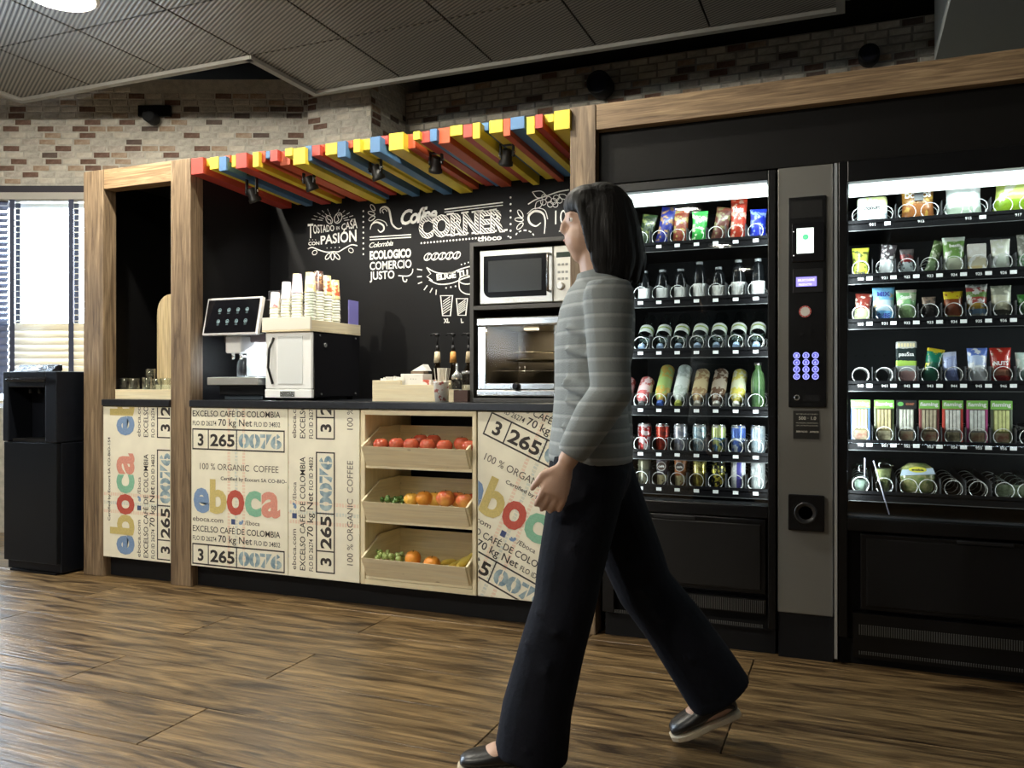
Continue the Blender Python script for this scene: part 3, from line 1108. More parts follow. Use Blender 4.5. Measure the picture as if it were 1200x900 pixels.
# ---- fruit shelf
fs = thing('fruit_shelf', ((XC1 + XF1) / 2, F, ZL), 'open pine shelf unit holding three tilted fruit crates', 'shelf')
q = MB()
x0, x1 = XC1 + 0.008, XF1 - 0.004
MB().box(x0, x0 + 0.022, F - 0.004, F + 0.42, ZL, 0.893).build('side_board', M_pineZ, fs, bev=0.001, seg=1)
MB().box(x1 - 0.018, x1, F - 0.004, F + 0.42, ZL, 0.893).build('side_board', M_pineZ, fs, bev=0.001, seg=1)
MB().box(x0 + 0.022, x1 - 0.018, F - 0.004, F + 0.42, 0.871, 0.893).build('top_board', M_pine, fs, bev=0.001, seg=1)
MB().box(x0 + 0.022, x1 - 0.018, F - 0.004, F + 0.42, ZL, ZL + 0.024).build('bottom_board', M_pine, fs, bev=0.001, seg=1)
MB().box(x0 + 0.022, x1 - 0.018, F + 0.42, F + 0.425, ZL + .0, 0.893).build('back_board', M_black, fs)
ci0, ci1 = x0 + 0.026, x1 - 0.021
crz = [(0.645, 'top'), (0.400, 'middle'), (0.148, 'bottom')]
CRATES = []
for zb_, nm in crz:
    t = thing('fruit_crate', ((ci0 + ci1) / 2, F, zb_), 'open pine crate with a sloping front, %s one in the fruit shelf' % nm, 'crate', 'pine crates in the fruit shelf')
    yf, yb_ = 3.175, 3.52
    hf, hb = 0.088, 0.168
    prof = [(3.222, zb_), (yb_, zb_), (yb_, zb_ + hb), (3.335, zb_ + hb), (3.175, zb_ + hf)]
    for xx in (ci0, ci1 - 0.010):
        MB().prism(prof, xx, xx + 0.010, 'YZ').build('side_panel', M_pineY, t, bev=0.001, seg=1, fix=True)
    q = MB().prism([(3.2155, zb_ - 0.001), (3.226, zb_ - 0.001), (3.181, zb_ + hf - 0.002), (3.1705, zb_ + hf)], ci0 + 0.010, ci1 - 0.010, 'YZ')
    q.build('front_panel', M_pine, t, bev=0.001, seg=1, fix=True)
    MB().box(ci0 + .010, ci1 - .010, yb_ - 0.01, yb_, zb_ + .01, zb_ + hb - .002).build('back_panel', M_pine, t)
    MB().box(ci0 + .010, ci1 - .010, 3.228, yb_ - .01, zb_, zb_ + 0.009).build('base_panel', M_pine, t)
    MB().box(ci0 + .0, ci1 - .0, 3.218, 3.23, zb_ - 0.013, zb_ - 0.001).build('rail', M_pine, t)

# fruit
M_tom = mat('tomato_skin', (0.42, 0.055, 0.030), 0.16, nscale=14, col2=(0.55, 0.15, 0.07))
M_orange = mat('orange_peel', (0.80, 0.27, 0.03), 0.4, bump=0.25, bscale=250, nscale=8, col2=(0.78, 0.35, 0.05))
M_apple = mat('apple_skin', (0.55, 0.08, 0.04), 0.2, nscale=16, col2=(0.80, 0.42, 0.10))
M_yapp = mat('mango_skin', (0.82, 0.42, 0.06), 0.25, nscale=16, col2=(0.86, 0.55, 0.12))
M_grape = mat('grape_skin', (0.30, 0.42, 0.12), 0.2, nscale=30, col2=(0.45, 0.56, 0.22))
M_leafg = mat('dark_lime', (0.06, 0.14, 0.03), 0.3, nscale=30, col2=(0.12, 0.22, 0.06))
M_ban = mat('banana_skin', (0.80, 0.58, 0.10), 0.4, nscale=14, col2=(0.72, 0.60, 0.16))
M_stem = mat('stem', (0.10, 0.10, 0.03), 0.8)


def fruit(name, cat, label, px, py, Y, r, m, group, stem=True, sq=0.88):
    p = P(px, py, Y)
    zc = p.z
    t = thing(name, (p.x, Y, zc - r * sq), label, cat, group)
    q = MB()
    prof = []
    for i in range(13):
        a = -PI / 2 + PI * i / 12
        rr = r * max(math.cos(a), 0.03)
        h = r * sq * math.sin(a)
        if i >= 11: h -= r * 0.10 * (i - 10)
        prof.append((rr, h))
    q.lathe(prof, (p.x, Y, zc), 20)
    q.build('flesh', m, t, fix=True)
    if stem:
        MB().tube([(p.x, Y, zc + r * sq * .78), (p.x + .002, Y, zc + r * sq * 1.02)], [0.002, 0.0015], 6).build('stem', M_stem, t)
    return t


ORD = ['first', 'second', 'third', 'fourth', 'fifth', 'sixth', 'seventh']
for i, (px, py) in enumerate([(446.5, 522), (465, 521.5), (482, 522), (501, 523), (521, 524)]):
    fruit('tomato', 'tomato', 'red tomato in the front row of the top fruit crate, %s from the left' % ORD[i], px, py, 3.24, 0.036, M_tom, 'tomatoes in the top crate')
for i, (px, py) in enumerate([(493, 517.5), (508, 518), (541, 521), (550, 524)]):
    Yq = 3.31 if i < 2 else 3.27 if i == 2 else 3.235
    fruit('tomato', 'tomato', ['red tomato half hidden behind the third front tomato of the top crate', 'red tomato peeking out behind the fourth front tomato of the top crate',
          'red tomato at the back right end of the top fruit crate', 'pale orange-red tomato in the right front corner of the top crate'][i], px, py, Yq, 0.036 if i < 3 else 0.032, M_tom, 'tomatoes in the top crate')
for i, (px, py, Y, r, m, nm, lab) in enumerate([
        (482, 586, 3.24, 0.034, M_yapp, 'mango', 'yellow-orange peach in the middle crate beside the green limes'),
        (497, 585, 3.25, 0.038, M_orange, 'orange', 'orange in the middle crate left of the red apples'),
        (510, 586, 3.29, 0.038, M_yapp, 'apple', 'yellowish apple behind the front red apple of the middle crate'),
        (522, 585, 3.235, 0.042, M_apple, 'apple', 'large glossy red apple in the centre of the middle crate'),
        (536, 586, 3.29, 0.038, M_apple, 'apple', 'dark red apple behind the gap of the two front apples in the middle crate'),
        (544, 588, 3.235, 0.038, M_apple, 'apple', 'red and yellow apple at the right front of the middle crate'),
        (554, 586, 3.27, 0.030, M_tom, 'apple', 'small red apple in the right back corner of the middle crate')]):
    fruit(nm if nm != 'mango' else 'peach', nm if nm != 'mango' else 'peach', lab, px, py, Y, r, m, 'fruit in the middle crate')
fruit('orange', 'orange', 'large round orange standing tall in the bottom crate next to the grapes', 484, 655.5, 3.24, 0.036, M_orange, 'oranges in the bottom crate', sq=1.02)
fruit('orange', 'orange', 'flatter orange in the bottom crate between the tall orange and the bananas', 506, 661, 3.235, 0.037, M_orange, 'oranges in the bottom crate', sq=0.85)
rg = random.Random(3)


def grapes(name, label, cat, pts, m, group=None):
    t = thing(name, pts[0][:3], label, cat, group)
    for (x, y, z, r) in pts:
        MB().ell((x, y, z), r, r, r * 1.05, 10, 7).build('berry', m, t)
    return t


pts = []
for i in range(34):
    px = rg.uniform(447, 474); Y = rg.uniform(3.225, 3.30)
    p = P(px, 0, Y); pts.append((p.x, Y, 0.497 - 0.014 + rg.uniform(-0.012, 0.016), rg.uniform(0.0085, 0.011)))
grapes('bunch_of_grapes', 'bunch of dark green grapes at the left end of the middle crate', 'grapes', pts, M_leafg)
pts = []
for i in range(44):
    px = rg.uniform(440, 474); Y = rg.uniform(3.22, 3.30)
    p = P(px, 0, Y); pts.append((p.x, Y, 0.242 - 0.010 + rg.uniform(-0.012, 0.014), rg.uniform(0.009, 0.0115)))
grapes('bunch_of_grapes', 'bunch of light green grapes at the left end of the bottom crate', 'grapes', pts, M_grape)


def banana(pa, pb, r, sag, label):
    a, b = Vector(pa), Vector(pb)
    t = thing('banana', a, label, 'banana', 'bananas in the bottom crate')
    n = 12
    pts, rr = [], []
    for i in range(n + 1):
        u = i / n
        p = a.lerp(b, u); p.z -= sag * 4 * u * (1 - u)
        pts.append(p); rr.append(r * (0.35 + 0.65 * min(1, 4.2 * min(u + 0.03, 1.03 - u))))
    MB().tube(pts, rr, 7).build('peel', M_ban, t)
    MB().tube([pts[-1], pts[-1] + (pts[-1] - pts[-2]).normalized() * 0.014], [r * .34, r * .3], 6).build('stem', M_stem, t)


banana(P(536, 664, 3.225), P(557, 649, 3.36), 0.017, 0.008, 'yellow banana lying on top at the right end of the bottom crate')
banana(P(526, 665, 3.23), P(549, 654, 3.40), 0.015, 0.008, 'shorter banana left of the top banana in the bottom crate')
banana(P(516, 662, 3.26), P(535, 659, 3.35), 0.013, -0.004, 'banana lying flat behind the flatter orange in the bottom crate')
banana(P(547, 668, 3.22), P(558, 656, 3.30), 0.013, 0.004, 'banana pressed into the right front corner of the bottom crate')

# ================================================================ chalk mural on the back wall
mural = thing('chalk_mural', (PX(520, YB), YB, 1.3), 'black chalkboard mural with white coffee lettering and drawings behind the counter', 'mural')
MU = MB()
M_chalk = mat('chalk_white', (0.80, 0.80, 0.74), 0.8)
ym = YB - 0.002


def mp(px, py):
    p = P(px, py, YB)
    return p.x, p.z


def mtext(body, x0, y0, x1, y1, hpx, mb=MU, **kw):
    a, b = mp(x0, y0), mp(x1, y1)
    ang = math.atan2(b[1] - a[1], b[0] - a[0])
    w = math.hypot(b[0] - a[0], b[1] - a[1])
    h = mp(x0, y0 - hpx)[1] - a[1]
    write(mb, body, a[0], a[1], h, w, ym, ang, **kw)


def mline(pts, w, closed=False):
    MU.ribbon([mp(*p) for p in pts], w, ym, closed)


def curve(pts, n=8):
    out = []
    P_ = [pts[0]] + list(pts) + [pts[-1]]
    for i in range(1, len(P_) - 2):
        p0, p1, p2, p3 = P_[i - 1:i + 3]
        for k in range(n):
            t = k / n
            out.append(tuple(0.5 * ((2 * p1[j]) + (-p0[j] + p2[j]) * t + (2 * p0[j] - 5 * p1[j] + 4 * p2[j] - p3[j]) * t * t + (-p0[j] + 3 * p1[j] - 3 * p2[j] + p3[j]) * t ** 3) for j in (0, 1)))
    out.append(pts[-1])
    return out


def moval(cx, cy, rx, ry, rot, w, n=18):
    mline([(cx + rx * math.cos(2 * PI * i / n) * math.cos(rot) - ry * math.sin(2 * PI * i / n) * math.sin(rot), cy + rx * math.cos(2 * PI * i / n) * math.sin(rot) + ry * math.sin(2 * PI * i / n) * math.cos(rot)) for i in range(n)], w, True)


def mdot(px, py, r=0.006):
    a = mp(px, py); MU.disc(a[0], a[1], r, r, ym, 8)


def bean(cx, cy, rx, ry, rot, w=0.005):
    moval(cx, cy, rx, ry, rot, w)
    c, s_ = math.cos(rot), math.sin(rot)
    mline([(cx + (a * c - b * s_), cy + (a * s_ + b * c)) for a, b in curve([(-rx * .8, 0), (-rx * .3, ry * .35), (rx * .3, -ry * .35), (rx * .8, 0)], 4)], w * .9)


# TOSTADO EN CASA CON PASION
mtext('T', 361, 280, 367.5, 279.4, 17, bold=0.01)
mtext('OSTADO', 367.5, 275, 392, 271.5, 9, bold=0.014, taper=lambda t: 1.25 - 0.5 * t)
mtext('EN', 394.5, 270.5, 398, 270, 4)
mtext('CASA', 400.5, 270.5, 419, 268, 8, bold=0.014, taper=lambda t: 0.8 + 0.75 * t)
mtext('CON', 361.5, 288.6, 374.5, 287.8, 4, bold=0.02)
mtext('PASIÓN', 376, 287.3, 418, 283.5, 13, bold=0.022, taper=lambda t: 0.75 + 0.3 * t)
bean(386, 258.5, 5.2, 3.4, 1.1); bean(396.5, 256.5, 6.4, 4.2, -1.2)
for k in range(11):
    a = R(180 + 12 + k * 15.6)
    if 80 < (k * 15.6 + 12) < 96: continue
    for r0, r1 in ((13, 19), (21, 26)):
        mline([(391 + r0 * math.cos(a), 261 + r0 * .75 * math.sin(a) * .8), (391 + r1 * math.cos(a), 261 + r1 * .75 * math.sin(a) * .8)], 0.0035)
mline(curve([(361, 293), (366, 291), (374, 294), (383, 296.5), (391, 296)]), 0.006)
mline(curve([(419, 289), (412, 288), (404, 292), (397, 296), (391, 296)]), 0.006)
moval(369, 297, 3, 2.4, -.7, .004); moval(411.5, 294.5, 3, 2.4, .7, .004)
for dx, rot in ((-5.5, -.9), (0, PI / 2), (5.5, .9)):
    moval(390 + dx, 301.5, 4.2, 2.0, rot + (PI if dx < 0 else 0), 0.005)
for i in range(4): mdot(383.5 + i * 4.8, 291.7 - i * .25, 0.003)
for i in range(3): mdot(363 + i * 3.5, 282.2, 0.0025)
# dotted columns
for i in range(9): mdot(426, 248.5 + i * 6.3, 0.0055)
for i in range(7): mdot(598.5, 232.5 + i * 7.8, 0.0055)
for i in range(22): mdot(494 + i * 3.75, 286 - i * 0.34, 0.0055)
# swirls left of the title
for (cx, cy, rot) in ((437, 244.5, 1.0), (435.5, 251, .3), (436, 257, -.6)):
    moval(cx, cy, 4.2, 2, rot, 0.004)
mline(curve([(446, 251), (446, 246), (451, 243.5), (456, 247), (458, 256), (460, 264), (466, 269), (471, 268)]), [0.004 + 0.008 * math.sin(PI * i / 56) for i in range(57)])
mline(curve([(450, 251), (448, 248), (451, 246), (454, 249)]), 0.005)
mline(curve([(434, 270), (436, 264), (442, 261.5), (449, 265), (450, 270), (446, 273), (443, 270)]), [0.004 + 0.006 * math.sin(PI * i / 48) for i in range(49)])
mline(curve([(437, 262), (443, 258.5), (451, 261), (454, 266)]), 0.004)
for o_ in (0, 3): mline([(433.5, 279 + o_), (482, 276 + o_)], 0.006 if o_ == 0 else 0.006)
for o_ in (0, 3.2): mline([(521, 246.5 + o_), (589.5, 238.3 + o_)], 0.006 if o_ == 0 else 0.004)
# title
mtext('Coffee', 470, 264.5, 513, 258.5, 17, bold=0.030, shear=0.35, space=0.86)
lo = mp(470, 264.5)
# slab serifs and hatched body of CORNER
MH = MB()
mtext('CORNER', 491, 279.5, 592, 271.2, 24, bold=0.050)
serif = MU
for fx0, fx1 in ((0.335, 0.36), (0.365, 0.385)): pass
ym2 = YB - 0.0032
a, b = mp(491, 279.5), mp(592, 271.2)
ang_ = math.atan2(b[1] - a[1], b[0] - a[0]); w_ = math.hypot(b[0] - a[0], b[1] - a[1]); h_ = mp(491, 255.5)[1] - a[1]
write(MH, 'CORNER', a[0] + 0.002, a[1], h_, w_ * 0.992, ym2, ang_, bold=0.022)


def slab(u, top):
    X = a[0] + u * w_ * math.cos(ang_); Z = a[1] + u * w_ * math.sin(ang_) + (h_ * 1.0 if top else 0.0)
    MU.ribbon([(X - 0.021, Z), (X + 0.021, Z + 0.003)], 0.009, ym)


for u in (0.375, 0.545, 0.665, 0.715, 0.865):
    slab(u, True)
for u in (0.375, 0.47, 0.545, 0.665, 0.715, 0.865, 0.985):
    slab(u, False)
hm = bpy.data.materials.new('chalk_hatching')
nt, b_ = nodes(hm)
tc = nt.nodes.new('ShaderNodeTexCoord'); mpn = nt.nodes.new('ShaderNodeMapping'); mpn.inputs['Rotation'].default_value = (0, R(45), 0)
wv = nt.nodes.new('ShaderNodeTexWave'); wv.inputs['Scale'].default_value = 26; wv.bands_direction = 'X'
rp = nt.nodes.new('ShaderNodeValToRGB'); rp.color_ramp.elements[0].position = 0.45; rp.color_ramp.elements[0].color = (0.01, 0.01, 0.012, 1); rp.color_ramp.elements[1].position = 0.55; rp.color_ramp.elements[1].color = (0.8, 0.8, 0.74, 1)
nt.links.new(tc.outputs['Object'], mpn.inputs[0]); nt.links.new(mpn.outputs[0], wv.inputs[0]); nt.links.new(wv.outputs['Fac'], rp.inputs[0]); nt.links.new(rp.outputs[0], b_.inputs['Base Color'])
b_.inputs['Roughness'].default_value = 0.8
MH.build('hatched_lettering', hm, mural)
mtext('choco  ·', 560, 284, 597, 281, 6, bold=0.035)
# right-hand drawing
mline(curve([(619, 240.5), (628, 235), (640, 231), (654, 226), (667, 223.5)]), 0.006)
for (cx, cy, r_) in ((637, 238, 3.4), (643, 235, 3.6), (649, 237, 3.6), (645, 240.5, 3.4), (652, 233, 3.4), (656, 236, 3.2), (651, 241, 3.0), (638, 232, 3.2)):
    moval(cx, cy, r_, r_, 0, 0.0035, 12)
for pts_ in ([(624, 226), (634, 225), (639, 230), (630, 233), (624, 226)], [(627, 246), (629, 238), (636, 236), (634, 243), (627, 246)], [(655, 229), (662, 229), (665, 234), (658, 234), (655, 229)]):
    mline(curve(pts_, 4), 0.004)
for (cx, cy, rot) in ((610, 251.5, 1.0), (608.5, 258.5, .1), (609.5, 266, -.8)): moval(cx, cy, 5, 2.2, rot, 0.004)
mline(curve([(634, 262), (628, 266), (621, 262), (620, 254), (627, 248.5), (636, 251), (639, 260), (638, 275)]), [0.004 + 0.008 * math.sin(PI * i / 56) for i in range(57)])
mline(curve([(618, 252), (626, 245.5), (638, 247), (642, 258)]), 0.004)
for k in range(5):
    a0 = R(200 + k * 32)
    mline([(615 + 11 * math.cos(a0 + t), 279 + 8 * math.sin(a0 + t)) for t in (0, .15, .3)], 0.006)
mtext('100', 650.5, 264, 673, 262.5, 17, bold=-0.002)
mtext('4s', 655, 275, 666, 274.5, 8, bold=0.01)
# text block
mtext('Colombia', 433, 291.5, 461, 288.5, 6, shear=0.35, space=0.88, bold=0.008)
mtext('ECOLOGICO', 433.5, 305, 482, 302, 9.5, bold=0.045)
mtext('COMERCIO', 433.5, 317.5, 482.5, 314.5, 9.5, bold=0.020)
mtext('JUSTO', 433.5, 329, 462.5, 327, 9.5, bold=0.020)
mline(curve([(484, 316), (483, 321), (478, 324.5), (467, 324)]), 0.006); mline(curve([(472, 325), (473, 330), (476, 331), (477, 328)]), 0.007)
# beans, ribbon with ELIGE TU
for cx in (501.5, 510, 518.5, 527, 535.5): bean(cx, 302 - (cx - 501) * .05, 5.0, 3.4, -0.8, 0.005)
up = curve([(500, 314.5), (512, 320.5), (527, 321), (541, 316), (552, 313)]); dn = curve([(503, 329), (514, 334), (529, 333), (543, 327.5), (552, 325)])
mline(up, 0.006); mline(dn, 0.006); mline([(500, 314.5), (505, 322), (500.5, 325), (507, 330)], 0.006)
q = [mp(*p) for p in up]; q2 = [mp(*p) for p in dn]
mtext('ELIGE TU', 512, 329.3, 549, 324, 7, bold=0.05)
for x0_, y0_, x1_, y1_ in ((489, 316.5, 495, 317.5), (489, 325.5, 494.5, 325), (490, 333.5, 495, 331.5), (497, 341, 501, 335.5), (504, 344, 507, 338.5), (511, 346.5, 511.5, 340.5)):
    mline([(x0_, y0_), (x1_, y1_)], 0.006)
moval(547, 329, 9, 5, 0, 0.006); mline(curve([(538, 330), (539, 340), (545, 345), (552, 346)]), 0.006)
for i in range(3): mdot(523 + i * 5.5, 338.5 - i, 0.005)
for i in range(3): mdot(541 + i * 4, 311 - i * 1.2, 0.004)
for (xa, xb, xc, xd, yt, yb2, nm, tx_) in ((516.5, 530.5, 528, 519, 347.5, 371, 'XL', (520, 527)), (535, 548, 546, 537, 351, 370.5, 'L', (540.5, 543.5))):
    mline([(xa, yt), (xb, yt), (xc, yb2), (xd, yb2)], 0.008, True)
    for k in range(6):
        t0 = k / 6
        yA = yt + 3 + (yb2 - yt - 6) * t0
        mline([(xd + 0.3, yA + 4), (xc - 0.2, yA - 2)], 0.0045)
    mtext(nm, tx_[0], 379.5, tx_[1], 379, 5, bold=0.05)
MU.build('lettering', M_chalk, mural)
# ================================================================ things on the counter
CT = 0.931
M_steel = mat('brushed_steel', (0.74, 0.74, 0.70), 0.30, 0.75, bump=0.03, bscale=300)
M_chrome = mat('chrome', (0.80, 0.82, 0.82), 0.16, 0.85)
M_whitegl = mat('white_gloss', (0.93, 0.95, 0.95), 0.2)
M_dgloss = mat('black_gloss', (0.010, 0.010, 0.012), 0.12)
M_dplas = mat('black_plastic', (0.010, 0.010, 0.011), 0.4, spec=.3)
M_mauve = mat('mauve_metal', (0.24, 0.19, 0.20), 0.35, 0.5)
M_glass = glass('clear_glass', (0.93, 0.96, 0.95), 1.6)

# ---- coffee machine with touch screen
cm = thing('coffee_machine', (-2.86, 3.45, CT), 'black coffee machine with a large silver-framed touch screen', 'coffee machine')
ax, bx = -3.018, -2.676
q = MB(); q.box(-3.0, -2.69, 3.40, 3.85, 1.22, 1.435); q.build('upper_body', M_mauve, cm, bev=0.008)
q = MB(); q.box(-3.0, -2.69, 3.62, 3.85, CT + .06, 1.22); q.build('rear_body', M_dplas, cm, bev=0.004)
sc_ = MB()
sc_.prism([(3.262, 1.252), (3.285, 1.250), (3.33, 1.436), (3.305, 1.442)], ax, bx, 'YZ')
scr = sc_.build('screen_frame', mat('screen_silver', (0.80, 0.78, 0.80), 0.3, 0.4), cm, bev=0.005, seg=3, fix=True)
MB().box(-2.99, -2.70, 3.30, 3.42, 1.26, 1.43).build('screen_housing', M_dplas, cm, bev=0.006)
nrm = Vector((0, -(1.442 - 1.252), 0.043)).normalized()


def scp(u, v, off=0.0012):     # point on the tilted screen
    y = 3.262 + 0.043 * v; z = 1.252 + 0.190 * v
    return (ax + (bx - ax) * u, y + nrm.y * off, z + nrm.z * off)


q = MB(); n = q.addv([scp(.035, .06), scp(.965, .06), scp(.965, .94), scp(.035, .94)]); q.addf([(n, n + 1, n + 2, n + 3)])
q.build('touch_screen', mat('screen_black', (0.006, 0.006, 0.008), 0.08), scr)
q = MB()
for i in range(4):
    for j in range(2):
        cx, cy = .27 + i * .165, .66 - j * .30
        ring_o = [scp(cx + .030 * math.cos(2 * PI * k / 14), cy + .055 * math.sin(2 * PI * k / 14), .002) for k in range(14)]
        ring_i = [scp(cx + .022 * math.cos(2 * PI * k / 14), cy + .040 * math.sin(2 * PI * k / 14), .002) for k in range(14)]
        n = q.addv(ring_o + ring_i)
        q.addf([(n + k, n + (k + 1) % 14, n + 14 + (k + 1) % 14, n + 14 + k) for k in range(14)])
        n = q.addv([scp(cx - .012, cy - .02, .002), scp(cx + .012, cy - .02, .002), scp(cx + .014, cy + .015, .002), scp(cx - .014, cy + .015, .002)]); q.addf([(n, n + 1, n + 2, n + 3)])
        n = q.addv([scp(cx - .022, cy - .095, .002), scp(cx + .022, cy - .095, .002), scp(cx + .022, cy - .085, .002), scp(cx - .022, cy - .085, .002)]); q.addf([(n, n + 1, n + 2, n + 3)])
q.build('icon', mat('icon_glow', (0.2, 0.3, 0.33), 0.5, emit=(0.45, 0.62, 0.66), es=0.06), scr)
MB().box(-2.93, -2.83, 3.33, 3.44, 1.165, 1.252).build('outlet_block', M_whitegl, cm, bev=0.008)
q = MB(); q.cyl((-2.905, 3.36, 1.135), 0.008, 0.03); q.cyl((-2.855, 3.36, 1.135), 0.008, 0.03); q.build('spout', M_chrome, cm)
MB().box(-2.99, -2.70, 3.56, 3.61, 1.05, 1.25).build('splash_plate', mat('bright_steel', (0.85, 0.87, 0.88), 0.35, 0.6), cm, bev=0.003)
led = MB().box(-2.97, -2.72, 3.50, 3.53, 1.212, 1.218).build('cup_light', mat('cup_light', (1, 1, 1), .5, emit=(.85, .93, 1.0), es=6), cm)
area('cup_light', (-2.845, 3.45, 1.21), (-2.80, 3.52, 1.0), .24, .04, 2.6, (.86, .93, 1.0))
q = MB().lathe([(0.052, 0), (0.058, 0.015), (0.056, 0.07), (0.040, 0.10), (0.038, 0.112), (0.034, .112), (0.034, .10)], (-2.86, 3.42, 1.045), 24); q.build('milk_jug', M_glass, cm, fix=True)
q = MB(); q.box(-3.0, -2.685, 3.28, 3.58, 1.005, 1.043); dt = q.build('drip_tray', M_steel, cm, bev=0.003)
q = MB()
for i in range(16): q.box(-2.985 + i * .0185, -2.976 + i * .0185, 3.29, 3.55, 1.0435, 1.046)
q.build('drip_grid', M_chrome, dt)
MB().box(-2.975, -2.70, 3.34, 3.82, 0.955, 1.004).build('pedestal', M_dplas, cm, bev=0.003)
MB().box(-2.96, -2.72, 3.36, 3.80, CT, 0.954).build('foot', mat('foot_slate', (0.06, 0.08, 0.10), 0.4), cm, bev=0.003)
MB().box(-2.76, -2.69, 3.45, 3.60, 1.436, 1.485).build('bean_hopper', mat('hopper_smoke', (0.05, 0.05, 0.055), 0.2), cm, bev=0.004)

# ---- milk fridge with glossy white door, black side
mf = thing('milk_fridge', (-2.52, 3.5, CT), 'black box fridge with a shining white front door, cup trays on its top', 'fridge')
fx0, fx1, fy0, fy1, fz1 = -2.655, -2.386, 3.30, 3.72, 1.262
MB().box(fx0, fx1, fy0 + .02, fy1, CT + .015, fz1).build('body', M_dgloss, mf, bev=0.004)
dr = MB().box(fx0, fx1, fy0, fy0 + 0.018, CT + .055, fz1).build('door', M_whitegl, mf, bev=0.004)
MB().box(fx0 + .075, fx1 - .05, fy0 - .003, fy0 - .0002, 1.01, 1.24).build('door_panel', mat('door_mirror', (0.90, 0.94, 0.95), 0.25, 0.2), dr, bev=0.002)
MB().tube([(fx0 + .05, fy0 - .001, 1.235), (fx0 + .035, fy0 - .016, 1.18), (fx0 + .030, fy0 - .018, 1.09), (fx0 + .045, fy0 - .003, 1.01)], 0.006, 8).build('handle', M_dplas, dr)
st_ = MB().box(fx0 - .003, fx1, fy0 - .002, fy0 + .02, CT + .012, CT + .053).build('front_strip', M_whitegl, mf, bev=0.003)
q = MB().box(fx0 + .09, fx0 + .175, fy0 - .006, fy0 - .002, CT + .018, CT + .045); q.build('pull_handle', M_chrome, st_, bev=0.003)
q = MB()
write(q, 'MILK', fx0 + .035, CT + .026, 0.010, 0.03, fy0 - .0028, shear=.3, bold=.01)
q = MB()
for y_, z_ in ((3.37, 1.245), (3.68, 1.245), (3.38, CT + .03), (3.68, CT + .03)): q.cyl((fx1, y_, z_), 0.005, 0.003, 'X', 10)
q.build('screw', M_chrome, mf)
MB().cyl((fx1 + 0.0, 3.41, 1.20), 0.011, 0.006, 'X', 16).build('lock', M_chrome, mf)
q = MB()
for x_ in (fx0 + .03, fx1 - .03):
    for y_ in (fy0 + .06, fy1 - .05): q.cyl((x_, y_, CT), 0.014, 0.016)
q.build('foot', M_dplas, mf)

# ---- tray with paper cups
ty = thing('cup_tray', (-2.52, 3.5, fz1), 'pale wooden tray full of stacked paper cups on top of the milk fridge', 'tray')
MB().box(fx0 - .01, fx1 + .004, fy0 - .015, fy1, fz1 + .001, fz1 + .008).build('base', M_pine, ty)
MB().box(fx0 - .01, fx1 + .004, fy0 - .015, fy0 - .003, fz1 + .008, fz1 + .070).build('front_board', mat('tray_white', (0.86, 0.82, 0.72), 0.4), ty, bev=0.002)
MB().box(fx1 - .004, fx1 + .004, fy0 - .003, fy1, fz1 + .008, fz1 + .055).build('side_board', M_pineY, ty, bev=0.001)
MB().box(fx0 - .01, fx0 - .002, fy0 - .003, fy1, fz1 + .008, fz1 + .055).build('side_board', M_pineY, ty, bev=0.001)
o = MB().box(fx1 - .012, fx1 - .008, fy1 - .09, fy1 + .0, fz1 + .01, fz1 + .18).build('end_shield', mat('lilac_acrylic', (0.30, 0.28, 0.72), .25), ty)
o = MB().box(fx1 - .012, fx1 - .0095, fy0 + .0, fy0 + .05, fz1 + .056, fz1 + .20).build('corner_shield', M_glass, ty)

cupP = MB()
cr_, ch = 0.0285, 0.020
M_cupw = mat('cup_paper', (0.90, 0.88, 0.80), 0.5, nscale=20, col2=(0.82, 0.84, 0.70))
# cups stand upside down, one nested over the other: a rim and a short visible wall


def cup_mesh(r, h, seed=0):
    q = MB()
    q.lathe([(r, 0), (r + .0022, .001), (r + .0022, .004), (r, .005), (r * .78, h), (r * .72, h), (r * .72, h - .003)], (0, 0, 0), 18)
    return q


cupm = {}


def cup(name, mat_, loc, label, group, h=0.078, r=0.0265):
    key = (mat_.name, h)
    if key not in cupm:
        o = cup_mesh(r, h).build(name, mat_, None, fix=True)
        cupm[key] = o.data
    else:
        o = bpy.data.objects.new(name, cupm[key]); C.objects.link(o)
    o.location = loc
    tag(o, label, 'cup', group)
    return o


M_bean = print_mat('cup_bean_print', [(0, (0.88, 0.86, 0.80)), (.16, (0.48, 0.10, 0.04)), (.72, (0.90, 0.88, 0.82))], (0.75, 0.60, 0.25), 0.5, 60)
M_beand = print_mat('cup_dark_bean_print', [(0, (0.86, 0.84, 0.78)), (.14, (0.16, 0.08, 0.05)), (.35, (0.50, 0.28, 0.12)), (.74, (0.90, 0.88, 0.82))], (0.10, 0.04, 0.03), 0.55, 60)
M_lilac = print_mat('cup_lilac_print', [(0, (0.80, 0.74, 0.86)), (.5, (0.88, 0.84, 0.88)), (.85, (0.85, 0.70, 0.42))], (0.62, 0.52, 0.72), 0.3, 30)
M_yel = print_mat('cup_yellow_print', [(0, (0.86, 0.72, 0.30)), (.4, (0.92, 0.86, 0.62)), (.8, (0.85, 0.68, 0.34))], (0.88, 0.86, 0.80), 0.3, 30)
M_plain = print_mat('cup_white_pale', [(0, (0.88, 0.87, 0.86)), (.5, (0.92, 0.90, 0.90))], (0.82, 0.72, 0.78), 0.1, 25)
M_red = print_mat('cup_red_lips_print', [(0, (0.92, 0.88, 0.75)), (.45, (0.94, 0.92, 0.90)), (.62, (0.90, 0.88, 0.86))], (0.75, 0.20, 0.22), 0.12, 28)
xs = [fx0 + .035, fx0 + .105, fx0 + .175]
